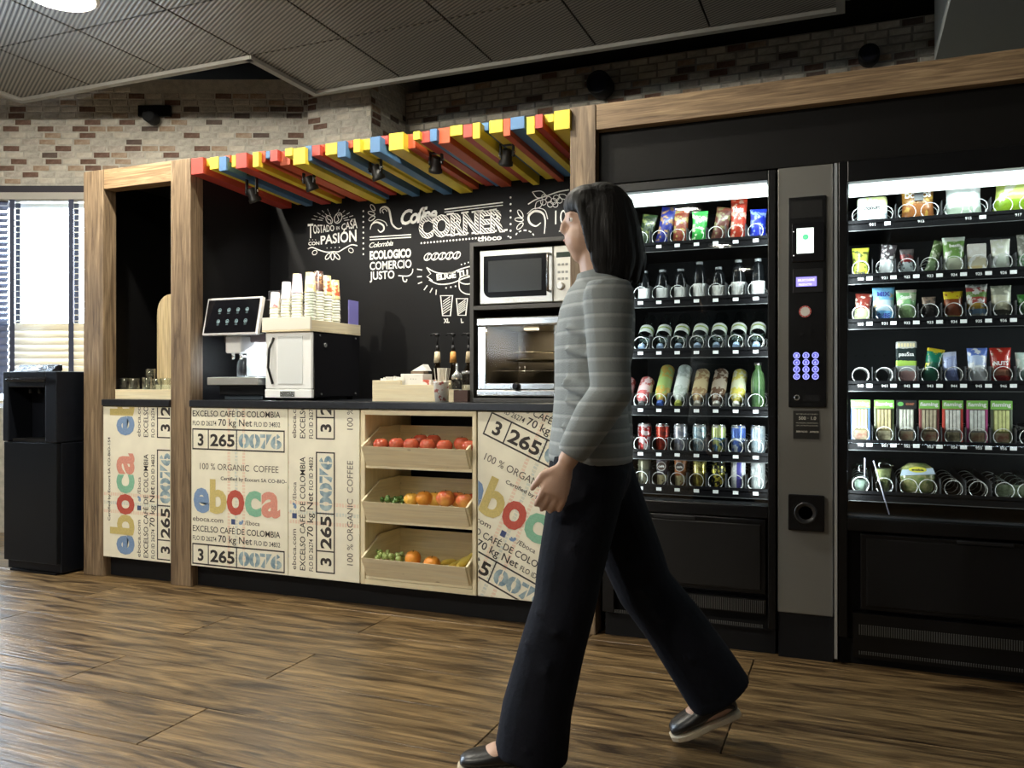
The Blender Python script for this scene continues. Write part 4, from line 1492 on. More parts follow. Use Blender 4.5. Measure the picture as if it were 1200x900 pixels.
stacks = [  # x, y, number of plain cups, top cup material, what
    (fx0 + .032, 3.335, 8, M_red, 'front left stack, white cup with a red mark', 0.078),
    (fx0 + .095, 3.340, 11, M_plain, 'second front stack, plain white cup', 0.085),
    (fx0 + .158, 3.340, 13, M_lilac, 'third front stack, lilac printed cup', 0.095),
    (fx1 - .036, 3.340, 13, M_yel, 'front right corner stack, yellow printed cup', 0.098),
    (fx1 - .036, 3.408, 14, M_beand, 'second right-hand stack, dark bean print cup', 0.098),
    (fx1 - .036, 3.476, 13, M_bean, 'third right-hand stack, red-brown print cup', 0.098),
    (fx1 - .036, 3.546, 12, M_bean, 'rearmost right-hand stack, brown print cup', 0.098)]
ORDS = ['first', 'second', 'third', 'fourth', 'fifth', 'sixth', 'seventh', 'eighth', 'ninth', 'tenth', 'eleventh', 'twelfth', 'thirteenth', 'fourteenth']
for x, y, n, m, lab, th_ in stacks:
    z = fz1 + .010
    place = lab.split(',')[0]
    for i in range(n):
        cup('paper_cup', M_cupw, (x + random.uniform(-.001, .001), y + random.uniform(-.001, .001), z), 'pale paper cup, %s from the bottom of the %s' % (ORDS[i], place), 'pale paper cups of the %s' % place)
        z += 0.0135
    z += 0.002
    cup('paper_cup', m, (x, y, z), lab.split(', ')[1] + ' on top of the ' + place, None, th_)

# ---- napkin and sugar box, stirrers, pumps
nb = thing('napkin_box', (PX(473, 3.36), 3.36, CT), 'long pale wooden box filled with napkins and sachets on the counter', 'box')
bx0, bx1 = PX(437, 3.30), PX(511, 3.30)
hz = 0.112
MB().box(bx0, bx1, 3.295, 3.307, CT, CT + .076).box(bx0, bx0 + (bx1 - bx0) * .46, 3.295, 3.307, CT + .076, CT + .096).build('front_board', M_pine, nb, bev=0.001, seg=1)
MB().box(bx0, bx1, 3.443, 3.455, CT, CT + .096).build('back_board', M_pine, nb)
MB().box(bx0, bx0 + .010, 3.307, 3.443, CT, CT + .096).build('end_board', M_pineY, nb)
MB().box(bx1 - .010, bx1, 3.307, 3.443, CT, CT + .076).build('end_board', M_pineY, nb)
MB().box(bx0 + .01, bx1 - .01, 3.307, 3.443, CT, CT + .008).build('base', M_pine, nb)
M_paper = mat('paper_white', (0.88, 0.87, 0.82), 0.7)
sx = bx0 + .02
for i in range(14):
    rgx = random.Random(40 + i)
    q = MB()
    q.M = Matrix.Translation((sx + i * .0095, 3.372, CT + .070)) @ Matrix.Rotation(R(rgx.uniform(-14, 14)), 4, 'Y') @ Matrix.Rotation(R(rgx.uniform(-8, 8)), 4, 'X')
    q.box(-.0025, .0025, -.05, .05, -.05, .035 + rgx.uniform(-.006, .010))
    o = q.build('napkin', M_paper, None)
    tag(o, 'white sugar sachet or napkin standing in the left part of the wooden box', 'napkin', 'white sachets standing in the wooden box')
o = MB().box(PX(472, 3.35), PX(498, 3.35), 3.33, 3.42, CT + .062, CT + .125).build('sachet_carton', M_paper, None, bev=0.002)
tag(o, 'white carton of sachets standing in the wooden box', 'carton')
q = MB(); write(q, '• • •', PX(481, 3.33), CT + .098, 0.008, 0.03, 3.3285)
q.build('print', INK['g'], o)
tri = MB().prism([(PX(484, 3.40), CT + .140), (PX(501, 3.40), CT + .140), (PX(497, 3.40), CT + .170)], 3.39, 3.44, 'XZ').build('folded_napkin', M_paper, None, fix=True)
tag(tri, 'folded white paper triangle poking up behind the sachet carton', 'napkin')
o = MB().box(PX(485, 3.42), PX(500, 3.42), 3.39, 3.438, CT + .009, CT + .139).build('tea_carton', mat('tea_brown', (0.16, 0.11, 0.07), .5), None, bev=.002)
tag(o, 'dark brown carton standing behind the white sachet carton in the wooden box', 'carton')
o = MB().box(PX(499, 3.35), PX(509, 3.35), 3.32, 3.38, CT + .03, CT + .098).build('tea_carton', print_mat('sachet_print', [(0, (0.8, 0.75, 0.6)), (.5, (0.85, .83, .78))], (0.6, 0.12, 0.08), .3, 60), None, bev=.002)
tag(o, 'small red and white packet at the right end of the wooden box', 'packet')

pc = P(517, 466, 3.29)
cupx = pc.x
t = thing('stirrer_cup', (cupx, 3.29, CT), 'white printed paper cup packed with wooden stirrers in front of the syrup pumps', 'cup')
MB().lathe([(0.026, 0), (0.036, 0.085), (0.038, 0.088), (0.036, 0.090), (0.033, 0.086), (0.025, 0.008)], (cupx, 3.29, CT), 24).build('cup_wall', print_mat('stir_cup_print', [(0, (0.88, 0.87, 0.82)), (.3, (0.90, .88, .84))], (0.45, 0.12, 0.10), .15, 40), t, fix=True)
M_stick = mat('stirrer_wood', (0.88, 0.84, 0.74), 0.6)
rs = random.Random(5)
for i in range(30):
    a, rr = rs.uniform(0, 2 * PI), 0.018 * math.sqrt(rs.random())
    bxx, by = cupx + rr * math.cos(a), 3.29 + rr * math.sin(a)
    k = 1.0
    txx, tyy = cupx + rr * math.cos(a) * 2.3, 3.29 + rr * math.sin(a) * 1.6
    tz = CT + .150 + rs.uniform(-.008, .008)
    q = MB()
    d = Vector((txx - bxx, tyy - by, tz - CT - .01)).normalized()
    q.M = Matrix.Translation((bxx, by, CT + .01)) @ d.to_track_quat('Z', 'Y').to_matrix().to_4x4()
    q.box(-.003, .003, -.0008, .0008, 0, .14)
    o = q.build('stirrer', M_stick, None)
    tag(o, 'thin pale wooden stirrer standing in the white paper cup', 'stirrer', 'wooden stirrers in the paper cup')

for px, col, lab in ((512.5, (0.72, 0.62, 0.42), 'syrup bottle with a black pump and a cream neck band'), (531, (0.72, 0.36, 0.10), 'syrup bottle with a black pump and an orange neck band'), (549.5, (0.40, 0.32, 0.20), 'syrup bottle half hidden behind the oven cabinet')):
    Y = 3.62
    p = P(px, 451, Y)
    t = thing('syrup_bottle', (p.x, Y, CT), lab, 'bottle', 'syrup bottles with pumps')
    zt = PZ(px, 426, Y)
    MB().lathe([(0.036, 0), (0.038, .01), (0.038, .10), (0.030, .135), (0.014, .165), (0.013, zt - CT)], (p.x, Y, CT), 20).build('glass_body', glass('brown_glass', (0.45, 0.33, 0.2), 1.5), t, fix=True)
    MB().lathe([(0.0175, 0), (0.013, .052), (0.006, .056)], (p.x, Y, zt), 16).build('neck_band', mat('band_%d' % px, col, 0.4), t)
    q = MB(); q.cyl((p.x, Y, zt + .054), 0.0085, 0.03); q.cyl((p.x, Y, zt + .084), 0.004, 0.05)
    q.lathe([(0.008, 0), (0.012, .004), (0.012, .012), (0.005, .016)], (p.x, Y, zt + .128), 12)
    q.tube([(p.x, Y, zt + .138), (p.x - .03, Y, zt + .141), (p.x - .038, Y, zt + .132)], 0.004, 8)
    q.build('pump', M_dplas, t)

pj = P(535.5, 466, 3.36)
t = thing('sugar_shaker', (pj.x, 3.36, CT), 'glass sugar shaker with a steel pouring spout beside the stirrers', 'shaker')
MB().lathe([(0.022, 0), (0.023, .10)], (pj.x, 3.36, CT), 18).build('glass_body', M_glass, t)
MB().lathe([(0.020, 0.003), (0.021, .055)], (pj.x, 3.36, CT), 14).build('sugar', M_paper, t)
MB().lathe([(0.024, .10), (0.024, .118), (0.012, .132), (0.006, .136), (0.006, .168), (0.004, .172)], (pj.x, 3.36, CT), 18).build('spout_lid', M_chrome, t)
pb = P(544, 466, 3.37)
t = thing('stirrer_jar', (pb.x, 3.40, CT), 'clear glass jar with a metal rim next to the oven cabinet', 'jar')
MB().lathe([(0.022, 0.0), (0.024, .01), (0.024, .125), (0.022, .13)], (pb.x, 3.40, CT), 18, cap=False).build('glass_body', M_glass, t)
MB().lathe([(0.020, .01), (0.021, .075)], (pb.x, 3.40, CT), 14).build('contents', mat('amber_tea', (0.45, 0.36, 0.2), .5, nscale=40, col2=(0.75, 0.7, 0.55)), t)
MB().lathe([(0.024, .125), (0.026, .127), (0.026, .135), (0.024, .137)], (pb.x, 3.40, CT), 18, cap=False).build('rim', M_chrome, t)
t = thing('small_wood_box', (PX(539, 3.30), 3.31, CT), 'small dark wooden box with a pale end, beside the paper cup of stirrers', 'box')
MB().box(PX(526.5, 3.28), PX(532, 3.28), 3.275, 3.33, CT, CT + .055).build('end_board', M_pine, t)
MB().box(PX(532.3, 3.28), PX(548.5, 3.28), 3.275, 3.33, CT, CT + .052).build('body', mat('walnut', (0.055, 0.022, 0.015), .5), t)

# ---- tall steel cabinet with microwave and oven
CY = 3.30
kx0, kx1 = PX(550.5, CY), -1.03
kz1 = PZ(550.5, 285.5, CY)
cb = thing('appliance_cabinet', ((kx0 + kx1) / 2, CY, CT), 'dark grey open cabinet holding the microwave above the mini oven', 'cabinet')
M_cab = mat('cabinet_grey', (0.065, 0.062, 0.058), 0.4)
zs = PZ(556, 362, CY)
MB().box(kx0, kx0 + .018, CY, 3.86, CT, kz1).build('side_board', M_cab, cb, bev=.001, seg=1)
MB().box(kx1 - .018, kx1, CY, 3.86, CT, kz1).build('side_board', M_cab, cb, bev=.001, seg=1)
MB().box(kx0 + .018, kx1 - .018, CY, 3.86, kz1 - .018, kz1).build('top_board', M_cab, cb, bev=.001, seg=1)
MB().box(kx0 + .018, kx1 - .018, CY, 3.86, zs - .009, zs + .009).build('shelf_board', M_cab, cb, bev=.001, seg=1)
MB().box(kx0 + .018, kx1 - .018, CY, 3.86, CT, CT + .018).build('bottom_board', M_cab, cb, bev=.001, seg=1)
MB().box(kx0 + .018, kx1 - .018, 3.85, 3.86, CT + .018, kz1 - .018).build('back_board', M_black, cb)

# microwave
MY = CY + 0.02
mx0, mx1 = PX(562, MY), -1.058
mz0, mz1 = zs + .016, PZ(562, 295, MY)
mw = thing('microwave', ((mx0 + mx1) / 2, MY, zs + .009), 'stainless steel microwave oven with a black window, upper shelf of the cabinet', 'microwave')
MB().box(mx0 + .004, mx1, MY + .02, 3.72, mz0 + .002, mz1 - .002).build('body', M_dplas, mw, bev=.003)
dx1 = PX(648, MY)
d = MB().box(mx0, dx1, MY, MY + .019, mz0, mz1).build('door', M_steel, mw, bev=.004)
# window with one big round lower left corner
wx0, wx1, wz0_, wz1_ = PX(567, MY), PX(640.5, MY), mz0 + .028, mz1 - .026
poly = [(wx1, wz0_), (wx1, wz1_), (wx0, wz1_)] + [(wx0 + .035 - .035 * math.cos(a), wz0_ + .035 - .035 * math.sin(a)) for a in [i * PI / 16 for i in range(9)]]
poly = [(wx1, wz0_), (wx1, wz1_), (wx0, wz1_)] + [(wx0 + .035 - .035 * math.cos(R(t_)), wz0_ + .035 - .035 * math.sin(R(t_))) for t_ in range(0, 91, 10)]
MB().prism(poly, MY - .0025, MY + .001).build('window_surround', mat('window_black', (0.008, 0.008, 0.009), 0.10), d, fix=True)
MB().box(wx0 + .022, wx1 - .022, MY - .0032, MY - .002, wz0_ + .024, wz1_ - .022).build('window_mesh', mat('window_mesh_grey', (0.035, 0.038, 0.038), 0.18), d)
q = MB(); hx = PX(644.5, MY)
q.tube([(hx, MY, mz0 + .045), (hx, MY - .028, mz0 + .047), (hx, MY - .030, mz0 + .07), (hx, MY - .030, mz1 - .07), (hx, MY - .028, mz1 - .035), (hx, MY, mz1 - .033)], 0.0065, 10)
q.build('handle', mat('handle_dark_steel', (0.25, 0.24, 0.22), .25, 1.0), d)
q = MB(); write(q, 'SILVER', PX(597, MY), mz0 + .009, .010, .055, MY - .0006, bold=.03); 
q.build('badge', M_whitegl, d)
cp = MB().box(dx1 + .0015, mx1, MY, MY + .019, mz0, mz1).build('control_panel', mat('panel_cream_steel', (0.74, 0.72, 0.64), 0.3, .6), mw, bev=.004)
px0 = PX(652, MY)
MB().box(px0, mx1 - .006, MY - .0015, MY, mz1 - .050, mz1 - .028).build('display', mat('display_green', (0.03, 0.045, 0.035), .2), cp)
for j, zz in enumerate((mz1 - .080, mz1 - .112, mz1 - .140)):
    for i in range(3):
        xx = px0 + .012 + i * .017
        MB().box(xx - .006, xx + .006, MY - .002, MY, zz - .005, zz + .005).build('button', mat('button_grey', (0.30, 0.30, 0.28), .4), cp, bev=.001, seg=1)
q = MB().lathe([(0.017, 0), (0.017, -.006), (0.014, -.016), (0.012, -.018)], (px0 + .020, MY, mz0 + .065), 20, 'Y'); q.build('knob', M_steel, cp, fix=True)
for xx in (mx0 + .04, mx1 - .04): MB().cyl((xx, MY + .06, zs + .009), .012, .008).build('foot', M_dplas, mw)

# mini oven
OY = CY + .012
ox0, ox1 = PX(558.5, OY), -1.055
oz0, oz1 = CT + .030, PZ(558.5, 374, OY)
ov = thing('mini_oven', ((ox0 + ox1) / 2, OY, CT + .018), 'polished mini oven with a glass door and lit racks, lower shelf of the cabinet', 'oven')
gx0, gx1 = PX(569, OY), PX(650, OY)
gz0, gz1 = oz0 + .036, oz1 - .042
bm_ = MB()
bm_.box(ox0 + .006, gx0 - .002, OY + .02, 3.72, oz0, oz1 - .004).box(gx1 + .002, ox1, OY + .02, 3.72, oz0, oz1 - .004)
bm_.box(gx0 - .002, gx1 + .002, OY + .02, 3.72, oz0, gz0 - .006).box(gx0 - .002, gx1 + .002, OY + .02, 3.72, gz1 + .004, oz1 - .004)
bm_.box(gx0 - .002, gx1 + .002, 3.70, 3.72, gz0 - .006, gz1 + .004)
bm_.build('body', mat('oven_inside', (0.13, 0.115, 0.09), .4, .4), ov)
MB().box(ox0, ox1, OY - .006, OY + .019, gz1 + .006, oz1).build('top_rail', M_chrome, ov, bev=.006, seg=3)
MB().box(ox0, ox1, OY - .006, OY + .019, oz0 - .004, gz0 - .012).build('bottom_rail', M_chrome, ov, bev=.006, seg=3)
od = MB().box(ox0 + .006, gx0, OY, OY + .018, gz0 - .010, gz1 + .004).box(gx1 - .003, gx1 + .002, OY, OY + .018, gz0 - .01, gz1 + .004).box(gx0, gx1, OY - .004, OY + .018, gz0 - .010, gz0 + .016).build('door_frame', M_chrome, ov, bev=.002)
MB().box(gx0, gx1 - .003, OY + .006, OY + .010, gz0 + .016, gz1 + .004).build('door_glass', glass('oven_glass', (.8, .78, .74), .25, .05), od)
q = MB().lathe([(.016, 0), (.016, -.012), (.011, -.02)], ((gx0 + gx1) / 2 - .012, OY - .004, gz0 + .003), 16, 'Y'); q.build('door_knob', M_dgloss, od, fix=True)
for zz in (gz0 + .07, gz0 + .155):
    q = MB()
    q.tube([(gx0 + .004, 3.40, zz), (gx1 - .004, 3.40, zz)], .0022, 6)
    q.tube([(gx0 + .004, 3.62, zz + .004), (gx1 - .004, 3.62, zz + .004)], .0022, 6)
    for i in range(15): q.tube([(gx0 + .02 + i * .021, 3.40, zz), (gx0 + .02 + i * .021, 3.62, zz + .004)], .0014, 5)
    q.build('wire_rack', M_chrome, ov)
    xm = (gx0 + gx1) / 2 - .012
    MB().tube([(xm - .012, 3.372, zz + .020), (xm - .012, 3.372, zz - .010), (xm + .014, 3.372, zz - .010), (xm + .014, 3.372, zz + .020)], .002, 6).tube([(xm - .012, 3.372, zz), (xm - .012, 3.40, zz)], .002, 6).build('rack_clip', M_chrome, ov)
MB().lathe([(.10, 0), (.135, .006), (.137, .010), (.13, .010)], ((gx0 + gx1) / 2, 3.52, gz0 + .112), 28).build('baking_plate', mat('plate_brass', (0.55, 0.48, 0.32), .25, 1.0), ov, fix=True)
cpn = MB().box(gx1 + .003, ox1, OY, OY + .018, gz0 - .010, gz1 + .004).build('control_panel', M_steel, ov, bev=.002)
kxx = gx1 + .030
for zz, rnd_ in ((gz1 - .035, 0), (gz1 - .090, 0), (gz0 + .07, 1), (gz0 + .02, 1)):
    if rnd_: MB().lathe([(.016, 0), (.015, -.014)], (kxx, OY, zz), 18, 'Y').build('knob', M_dplas, cpn, fix=True)
    else: MB().box(kxx - .012, kxx + .012, OY - .008, OY, zz - .013, zz + .013).build('switch', M_dplas, cpn, bev=.002)
l = area('oven_lamp', ((gx0 + gx1) / 2, 3.5, gz1 + .001), ((gx0 + gx1) / 2, 3.5, gz0), .18, .05, 1.1, (1, .88, .68))
bb = MB().box((gx0 + gx1) / 2 - .03, (gx0 + gx1) / 2 + .03, 3.44, 3.47, gz1 - .006, gz1 + .003).build('oven_bulb', mat('bulb', (1, .9, .7), .5, emit=(1, .85, .6), es=2), ov)

# ---- nook: round-ended board, tray and glasses
t = thing('serving_board', (-3.17 + 0, 3.5, CT), 'tall round-topped pale wooden board leaning in the nook beside the second oak post', 'board')
bxa, bxb = PX(184, 3.50), PX(184, 3.50) + .19
zc = PZ(190, 352, 3.5)
poly = []
rr = .095
ccx = (bxa + bxb) / 2
for i in range(13): a = PI * i / 12; poly.append((ccx + rr * math.cos(a), PZ(184, 372, 3.5) + .12 * math.sin(a) ** .8 if math.sin(a) > 0 else PZ(184, 372, 3.5)))
zlow = CT + .12
for i in range(13): a = PI + PI * i / 12; poly.append((ccx + rr * math.cos(a), zlow + .09 * math.sin(a)))
q = MB().prism(poly, 3.5, 3.516); q.build('board_face', wood('board_ash', (0.50, 0.38, 0.20), (0.66, 0.54, 0.34), 'Z', .5, 2.5, 9, .05, .8), t, fix=True)
MB().box(bxa, bxb, 3.490, 3.56, CT + .04, CT + .075).build('board_foot', M_pine, t, bev=.002)
t = thing('glass_tray', (PX(168, 3.33), 3.36, CT), 'low pale wooden tray with drinking glasses in the nook', 'tray')
gx_0, gx_1 = PX(136, 3.30), XP2a - .01
MB().box(gx_0, gx_1, 3.295, 3.303, CT, CT + .05).build('front_board', M_pine, t, bev=.001)
MB().box(gx_0, gx_1, 3.45, 3.458, CT, CT + .05).build('back_board', M_pine, t)
MB().box(gx_0, gx_0 + .008, 3.303, 3.45, CT, CT + .05).build('end_board', M_pineY, t)
MB().box(gx_1 - .008, gx_1, 3.303, 3.45, CT, CT + .05).build('end_board', M_pineY, t)
MB().box(gx_0 + .008, gx_1 - .008, 3.303, 3.45, CT, CT + .035).build('base', M_pine, t)
for i, (px, Y, h, r, lab) in enumerate(((146, 3.35, .075, .030, 'first glass from the left on the nook tray'), (157, 3.35, .074, .030, 'second glass from the left on the nook tray'), (172, 3.34, .078, .024, 'third glass from the left on the nook tray'),
                                        (176, 3.42, .125, .026, 'tall glass standing behind the others on the nook tray'), (184, 3.34, .070, .026, 'fourth short glass from the left on the nook tray'), (194, 3.34, .074, .026, 'short glass at the right end of the nook tray, beside the oak post'))):
    p = P(px, 451, Y)
    o = MB().lathe([(r * .86, 0), (r * .9, .003), (r, h), (r - .0018, h), (r * .86, .006)], (0, 0, 0), 18).build('drinking_glass', M_glass, None, fix=True)
    o.location = (p.x, Y, CT + .0355)
    tag(o, lab, 'glass', 'glasses on the nook tray')

# ================================================================ water cooler
wcx = L2W(-2.44, 4.65, 0)
WC = L2W((8 - 600) / 974 * 4.36, 4.36)
# front plane of the cooler is parallel to the kiosk
Yc = 3.12
cx0, cx1 = PX(3, Yc), PX(66, Yc)
wc = thing('water_cooler', ((cx0 + cx1) / 2, Yc + .15, 0), 'tall black water cooler with a raised control panel, left of the first oak post', 'water cooler')
M_cool = mat('cooler_black', (0.005, 0.006, 0.009), 0.40, spec=0.22)
hz1 = PZ(66, 436, Yc)
cb_ = MB()
cb_.box(cx0, cx1, Yc + .03, Yc + .36, 0.01, 0.70)
cb_.box(cx0, cx0 + .045, Yc + .0, Yc + .36, .70, hz1)
cb_.box(cx1 - .085, cx1, Yc + .0, Yc + .36, .70, hz1)
cb_.box(cx0 + .045, cx1 - .085, Yc + .14, Yc + .36, .70, hz1)
cb_.box(cx0 + .045, cx1 - .085, Yc + .0, Yc + .14, hz1 - .085, hz1)
cb_.build('body', M_cool, wc, bev=.006)
MB().box(cx0 + .004, cx1 - .004, Yc + .004, Yc + .029, .06, .698).build('lower_door', mat('cooler_door', (0.004, 0.005, 0.007), .35, spec=0.22), wc, bev=.004)
MB().box(cx0 + .03, cx1 - .03, Yc + .02, Yc + .34, .0, .0105).build('foot', M_black, wc)
pan = MB().prism([(Yc - .010, hz1 - .055), (Yc + .10, hz1 + .005), (Yc + .10, hz1 + .036), (Yc + .075, hz1 + .038), (Yc - .012, hz1 - .040)], cx0 + .035, cx1 - .075, 'YZ').build('control_panel', mat('cooler_panel', (0.01, 0.01, 0.012), .12, bump=.3, bscale=120), wc, bev=.003, fix=True)
q = MB()
for (u, w, s_) in ((.42, .05, .3), (.50, .04, .5), (.35, .09, .12)):
    x_ = cx0 + .035 + (cx1 - .11 - cx0) * u
    y_ = Yc + .030 + s_ * .05; z_ = hz1 - .040 + (y_ - Yc + .012) * .90 + .003
    n = q.addv([(x_, y_, z_), (x_ + w, y_, z_), (x_ + w, y_ + .010, z_ + .009), (x_, y_ + .010, z_ + .009)]); q.addf([(n, n + 1, n + 2, n + 3)])
q.build('display_marks', mat('cooler_led', (0.6, 0.65, 0.7), .5, emit=(.7, .8, .9), es=.8), pan)
q = MB()
for u in (.3, .55): q.lathe([(.012, 0), (.012, -.03), (.008, -.034)], (cx0 + .045 + (cx1 - cx0 - .13) * u, Yc + .07, hz1 - .085), 12, 'Z')
q.build('tap', M_dplas, wc, fix=True)
MB().box(cx0 + .05, cx1 - .09, Yc + .02, Yc + .135, .70, .716).build('drip_tray', M_dplas, wc)
# ================================================================ vending machines
M_vb = mat('machine_black', (0.004, 0.004, 0.0045), 0.30, spec=0.3)
M_vin = mat('machine_inside', (0.007, 0.007, 0.008), 0.6, spec=0.15)
M_vback = mat('machine_back_panel', (0.014, 0.015, 0.017), 0.6, spec=0.2)
M_tray = mat('tray_black', (0.004, 0.004, 0.005), 0.55, spec=0.12)
M_traye = mat('tray_edge', (0.10, 0.105, 0.105), 0.4, .3)
M_chip = mat('price_chip', (0.88, 0.90, 0.90), 0.5)
M_coil = mat('coil_wire', (0.70, 0.71, 0.70), 0.35)
M_tglass = glass('machine_glass', (0.95, 0.97, 0.97), 1.1, 0.0)
M_led = mat('led_strip', (1, 1, 1), .5, emit=(0.88, 1.0, 0.98), es=1.5)
GY = 3.245
TY = 3.335   # tray fronts


def coil_data():
    q = MB()
    n, turns = 20, 5
    pts = []
    r = .0290
    for i in range(n * turns + 1):
        a = 2 * PI * i / n + R(200)
        yy = .010 * i / n if i <= n else .010 + .41 * (i - n) / (n * (turns - 1))
        pts.append((r * math.cos(a), yy, r * math.sin(a) + r + .003))
    q.tube(pts, .0013, 5)
    o = q.build('coil', M_coil, None)
    d = o.data
    bpy.data.objects.remove(o)
    return d


COIL = coil_data()


def machine(root, x0, x1, zt, gx0, gx1, gz0, gz1):
    Yb = 3.86
    q = MB()
    q.box(x0, gx0 - .008, 3.262, Yb, .09, zt).box(gx1 + .008, x1, 3.262, Yb, .09, zt)
    q.box(gx0 - .008, gx1 + .008, 3.262, Yb, gz1 + .012, zt).box(gx0 - .008, gx1 + .008, 3.262, Yb, .09, gz0 - .004)
    q.box(gx0 - .008, gx1 + .008, Yb - .02, Yb, gz0 - .004, gz1 + .012)
    q.build('housing', M_vin, root)
    q = MB().box(gx0 - .007, gx1 + .007, Yb - .026, Yb - .0205, gz0, gz1)
    q.build('back_panel', M_vback, root)
    hl = MB()
    for i in range(int((gx1 - gx0) / .0735 * 2)):
        for z in (gz0 + .17, gz0 + .19, gz0 + .38, gz0 + .40, gz0 + .60):
            hl.disc(gx0 + .03 + i * .0367, z, .004, .004, Yb - .0265, 8)
    hl.build('panel_holes', M_black, root)['kind'] = 'stuff'
    # door: frame, glass, lower part
    f = MB()
    f.box(x0 + .002, gx0, 3.215, 3.26, .10, zt - .002).box(gx1, x1 - .002, 3.215, 3.26, .10, zt - .002)
    f.box(gx0, gx1, 3.215, 3.26, gz1, zt - .002).box(gx0, gx1, 3.215, 3.26, gz0 - .045, gz0)
    f.build('door_frame', M_vb, root, bev=.003)
    MB().box(gx0, gx1, GY, GY + .004, gz0, gz1).build('door_glass', M_tglass, root)


def shelf(root, gx0, gx1, z, cols, nums, chips, wide=()):
    t = MB().box(gx0 + .002, gx1 - .002, TY, 3.82, z - .012, z - .008).box(gx0 + .002, gx1 - .002, TY, TY + .004, z - .034, z + .004).build('tray', M_tray, root)
    q = MB().box(gx0 + .002, gx1 - .002, TY - .0015, TY - .0002, z - .036, z - .0335); q.build('tray_edge', M_traye, t)
    q = MB()
    for x in chips: q.box(x - .0105, x + .0105, TY - .0015, TY - .0002, z - .021, z - .008)
    q.build('price_chips', M_chip, t)
    if nums:
        q = MB()
        for x, s_ in nums: write(q, s_, x - .010, z - .020, .010, .020, TY - .0012, bold=.02)
        q.build('number', mat('number_white', (0.75, 0.76, 0.76), .5), t)
    nb_ = parent_base(t)
    for x in cols:
        c = bpy.data.objects.new('coil', COIL); C.objects.link(c); c.parent = t
        c.location = Vector((x, TY + .006, z - .008)) - nb_
    q = MB()
    for i in range(len(cols) - 1):
        if i in wide: continue
        xm = (cols[i] + cols[i + 1]) / 2
        q.box(xm - .0012, xm + .0012, TY + .004, 3.82, z - .008, z + .055)
    if q.f: q.build('divider', mat('divider_dark', (0.05, 0.052, 0.055), .3), t)


# ------------------------------------------------ product makers (origin at the base centre)
def pouch(w, h, th, seed=0, top=.012, skew=0.0):
    rnd = random.Random(seed)
    q = MB()
    nx, nz = 8, 12
    fr, bk = [], []
    wob = [rnd.uniform(-1, 1) for _ in range(40)]
    for side in (-1, 1):
        g = []
        for j in range(nz + 1):
            v = j / nz
            for i in range(nx + 1):
                u = i / nx * 2 - 1
                prof = max(0.0, 1 - abs(u) ** 3.0) * (max(0.0, math.sin(PI * min(max((v - .05) / .88, 0), 1))) ** .55)
                pinch = 1 - .10 * math.sin(PI * v)
                zz = top * 0 + h * v
                cr = .0025 * wob[(i * 3 + j * 5 + (7 if side > 0 else 0)) % 40] * prof
                g.append((u * w / 2 * pinch + skew * h * v, side * (th / 2 * prof + .0008) + cr, zz))
        k = q.addv(g)
        for j in range(nz):
            for i in range(nx):
                a = k + j * (nx + 1) + i
                f = (a, a + 1, a + nx + 2, a + nx + 1)
                q.addf([f if side < 0 else tuple(reversed(f))], True)
        (fr if side < 0 else bk).append(k)
    a, b = fr[0], bk[0]
    n1 = nx + 1
    for i in range(nx):
        q.addf([(a + i + 1, a + i, b + i, b + i + 1), (a + nz * n1 + i, a + nz * n1 + i + 1, b + nz * n1 + i + 1, b + nz * n1 + i)])
    for j in range(nz):
        q.addf([(a + j * n1, a + (j + 1) * n1, b + (j + 1) * n1, b + j * n1), (a + (j + 1) * n1 + nx, a + j * n1 + nx, b + j * n1 + nx, b + (j + 1) * n1 + nx)])
    return q


def ptext(t, body, w, zc, h, col, yoff, ang=0.0, bold=.03):
    q = MB()
    ww = glyphs(body, bold)[2]
    write(q, body, -w / 2 * math.cos(ang), zc - h / 2, h, w, yoff, ang, bold=bold)
    o = q.build('lettering', col, None)
    o.parent = t
    return o


WHT = mat('print_white', (0.85, 0.85, 0.84), .5)
DRK = mat('print_dark', (0.02, 0.02, 0.03), .5)
NAV = mat('print_navy', (0.03, 0.05, 0.25), .5)
M_prodglass = glass('bottle_plastic', (0.72, 0.80, 0.80), 2.2, .05)


def P_(*a, **k): return print_mat(*a, **k)


def prod(name, cat, label, x, z, y=TY + .028, tilt=0.0, yaw=0.0, group=None, roll=0.0):
    t = bpy.data.objects.new(name, None); C.objects.link(t)
    t.empty_display_size = .03
    t.location = (x, y + .014, z - .006)
    t.rotation_euler = (tilt, roll, yaw)
    return tag(t, label, cat, group)


def put(q, name, m, t, **k):
    o = q.build(name, m, None, **k)
    o.parent = t
    return o


def bag(label, x, z, w, h, m, txts=(), cat='snack bag', name='snack_bag', th=.035, tilt=-.12, roll=0.0, group=None, y=None, crimp=None):
    t = prod(name, cat, label, x, z, tilt=tilt, roll=roll, group=group, y=y or TY + .034)
    put(pouch(w, h, th, seed=int(x * 1000) & 255), 'wrapper', m, t, fix=True)
    for body, tw, zc, hh, col in txts:
        ptext(t, body, tw, zc, hh, col, -th / 2 - .0035)
    return t


